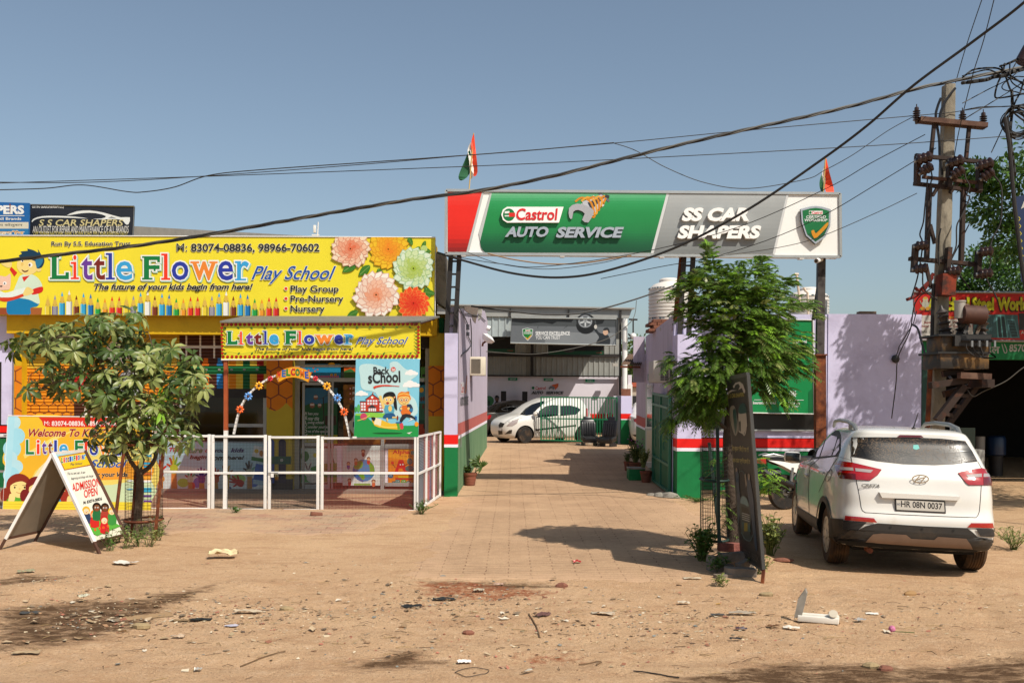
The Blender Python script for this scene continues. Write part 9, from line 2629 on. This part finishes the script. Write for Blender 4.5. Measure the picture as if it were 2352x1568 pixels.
mb = MB(); o = PG(*zU(1462, 562)); o.z += .02; q = random.Random(2)
for k in range(9): d = rvec(q, 0, 1); mb.ball(o + d * .018 + V((0, 0, .02)), .02, mat("pink_petal", 'b86a8c', .6), 7, 1, .5, 1.2, d.to_track_quat('Y', 'Z').to_matrix())
mb.tube([o, o + V((.1, -.02, 0)), o + V((.17, -.04, 0))], .004, MSTM, 5); tag(mb.build("artificial_flower"), "pink artificial rose lying on the sand below the white car", "flower")
for i, (px, py, r, m, lab) in enumerate(((328, 1443, .06, mat("pale_stone", '94805e', .95, var=.2, bump=.5), "rounded pale stone on the dark mud"), (660, 1402, .05, MATS["pale_stone"], "grey concrete lump at the top of the mud"), (1760, 1530 - 165, .05, MATS["pale_stone"], "small grey stone under the paving stack's dust"), (2000, 1490 + 42, .045, MATS["pale_stone"], "pale pebble at the bottom right"), (2035, 1537, .04, MBRK, "red brick chip at the bottom right"), (1800, 1293, .09, MBRK, "flat red lump half buried beside the white car's shadow"), (1290, 1347, .05, MBRK, "round red clay lump at the driveway's front edge"), (2090, 1365, .05, mat("tan_clod", '96744c', .95, var=.2), "tan clod of earth right of the tyre tracks"), (1075, 1478 - 25, .04, MBRK, "small red brick chip in the middle of the dust"))):
 o = PG(px, py); o.z = hgt(o.x, o.y); mb = MB(); q = random.Random(90 + i); vs0 = len(mb.v); mb.ball(o + V((0, 0, r * .2)), r, m, 10, 1.35, .9, .3 if 'flat' in lab else .62)
 mb.v = [tuple(V(v) + (V(v) - o) * (.35 * noise.noise(V(v) * (2.2 / r) * .35))) for v in mb.v]; tag(mb.build("stone", None, 30), lab, "stone")
for lab, pts, r in (("thin bent stick right of the mud", [(1215, 1412), (1232, 1440), (1240, 1465)], .006), ("loop of wire lying at the bottom centre left", [(1045, 1548), (1080, 1538), (1120, 1540), (1115, 1552), (1070, 1556), (1045, 1548)], .0025), ("black strip lying flat at the bottom right of centre", [(1455, 1545), (1500, 1552), (1560, 1560)], .005), ("long dry twig in the bottom left dust", [(552, 1525), (600, 1512), (655, 1498)], .005), ("pale dry stalk lying right of the driveway", [(1330, 1525), (1380, 1520), (1370, 1530)], .006)):
 mb = MB(); mb.tube([PG(x, y) + V((0, 0, .008 + hgt(PG(x, y).x, PG(x, y).y) - PG(x, y).z)) for x, y in spline(pts, 4, False)], r, mat("dry_stick", '6a5238', .9) if 'wire' not in lab and 'black' not in lab else MDS, 5); tag(mb.build("stick"), lab, "stick")
q = random.Random(77)
CL = [(560, 1410, 260, 40, 300), (250, 1420, 220, 45, 260), (1050, 1380, 230, 40, 330), (1450, 1430, 260, 50, 170), (1850, 1430, 300, 60, 170), (1100, 1480, 900, 60, 300), (1200, 1400, 1100, 80, 340), (120, 1340, 120, 30, 90), (700, 1300, 300, 30, 60), (2200, 1380, 180, 60, 90)]
DCOL = ['9a8768', '7a6048', 'b8a282', '8a5a42', '5a4a3c', 'c4b090', '8a765e', 'a07a58', 'd0c0a4', '7a7a72', 'a86a54']
mb = MB()
for cx_, cy_, rx, ry, n in CL:
 for k in range(int(n * 1.5)):
  px, py = q.gauss(cx_, rx * .5), q.gauss(cy_, ry * .5)
  if py < 1235 or py > 1600: continue
  o = PG(px, py); o.z = hgt(o.x, o.y) + .003; s = q.uniform(.004, .018) * (1.7 if q.random() < .1 else 1); a = q.uniform(0, 6.3); c, sn = math.cos(a), math.sin(a); asp = q.uniform(.3, 1); m = mat("debris_" + (cc := q.choice(DCOL)), cc, .85, var=.15)
  if q.random() < .45:
   mb.ball(o, s * .5, m, 5, 1.2, .9, .7)
  else:
   mb.add([o + V((x * c * s - y * sn * s * asp, x * sn * s + y * c * s * asp, z * s)) for x, y, z in ((-1, -1, 0), (1, -1, q.uniform(0, .5)), (1, 1, q.uniform(.0, .7)), (-1, 1, q.uniform(0, .5)))], [(0, 1, 2), (0, 2, 3)], m)
for k in range(120):
 px, py = (q.gauss(230, 130), q.gauss(1415, 32)) if k < 55 else (q.gauss(900, 420), q.gauss(1405, 40))
 o = PG(px, py); o.z = hgt(o.x, o.y) + .005; a = q.uniform(0, 6.3); s = q.uniform(.02, .055); c, sn = math.cos(a), math.sin(a)
 pl = [(math.cos(t * 1.05 + q.uniform(-.3, .3)) * s * q.uniform(.6, 1.2), math.sin(t * 1.05) * s * .6 * q.uniform(.6, 1.2)) for t in range(6)]
 mb.add([o + V((0, 0, s * .25))] + [o + V((x * c - y * sn, x * sn + y * c, q.uniform(0, s * .5))) for x, y in pl], [(0, i + 1, (i + 1) % 6 + 1) for i in range(6)], mat("debris_" + (cc := q.choice(('a48a68', 'b49c7c', '8c7254', 'c4b8a4', '7c6a54'))), cc, .85, var=.15))
tag(mb.build("debris"), None, None, None, 'stuff')
mb = MB()
for k in range(330):
 px, py = q.uniform(-20, 2370), q.gauss(1430, 70)
 if py < 1330 or py > 1590: continue
 o = PG(px, py); o.z = hgt(o.x, o.y) + .006; L_ = q.uniform(.03, .14); a = q.gauss(0, .7); d = V((math.cos(a), math.sin(a), 0)) * L_
 mb.tube([o, o + d * .5 + V((0, 0, q.uniform(0, .015))), o + d + V((0, q.uniform(-.02, .02), 0))], q.uniform(.0012, .003), (mat("debris_twig", '5a4630', .9), mat("debris_straw", '9a8258', .9))[k % 2], 3, False)
tag(mb.build("twig_litter"), None, None, None, 'stuff')
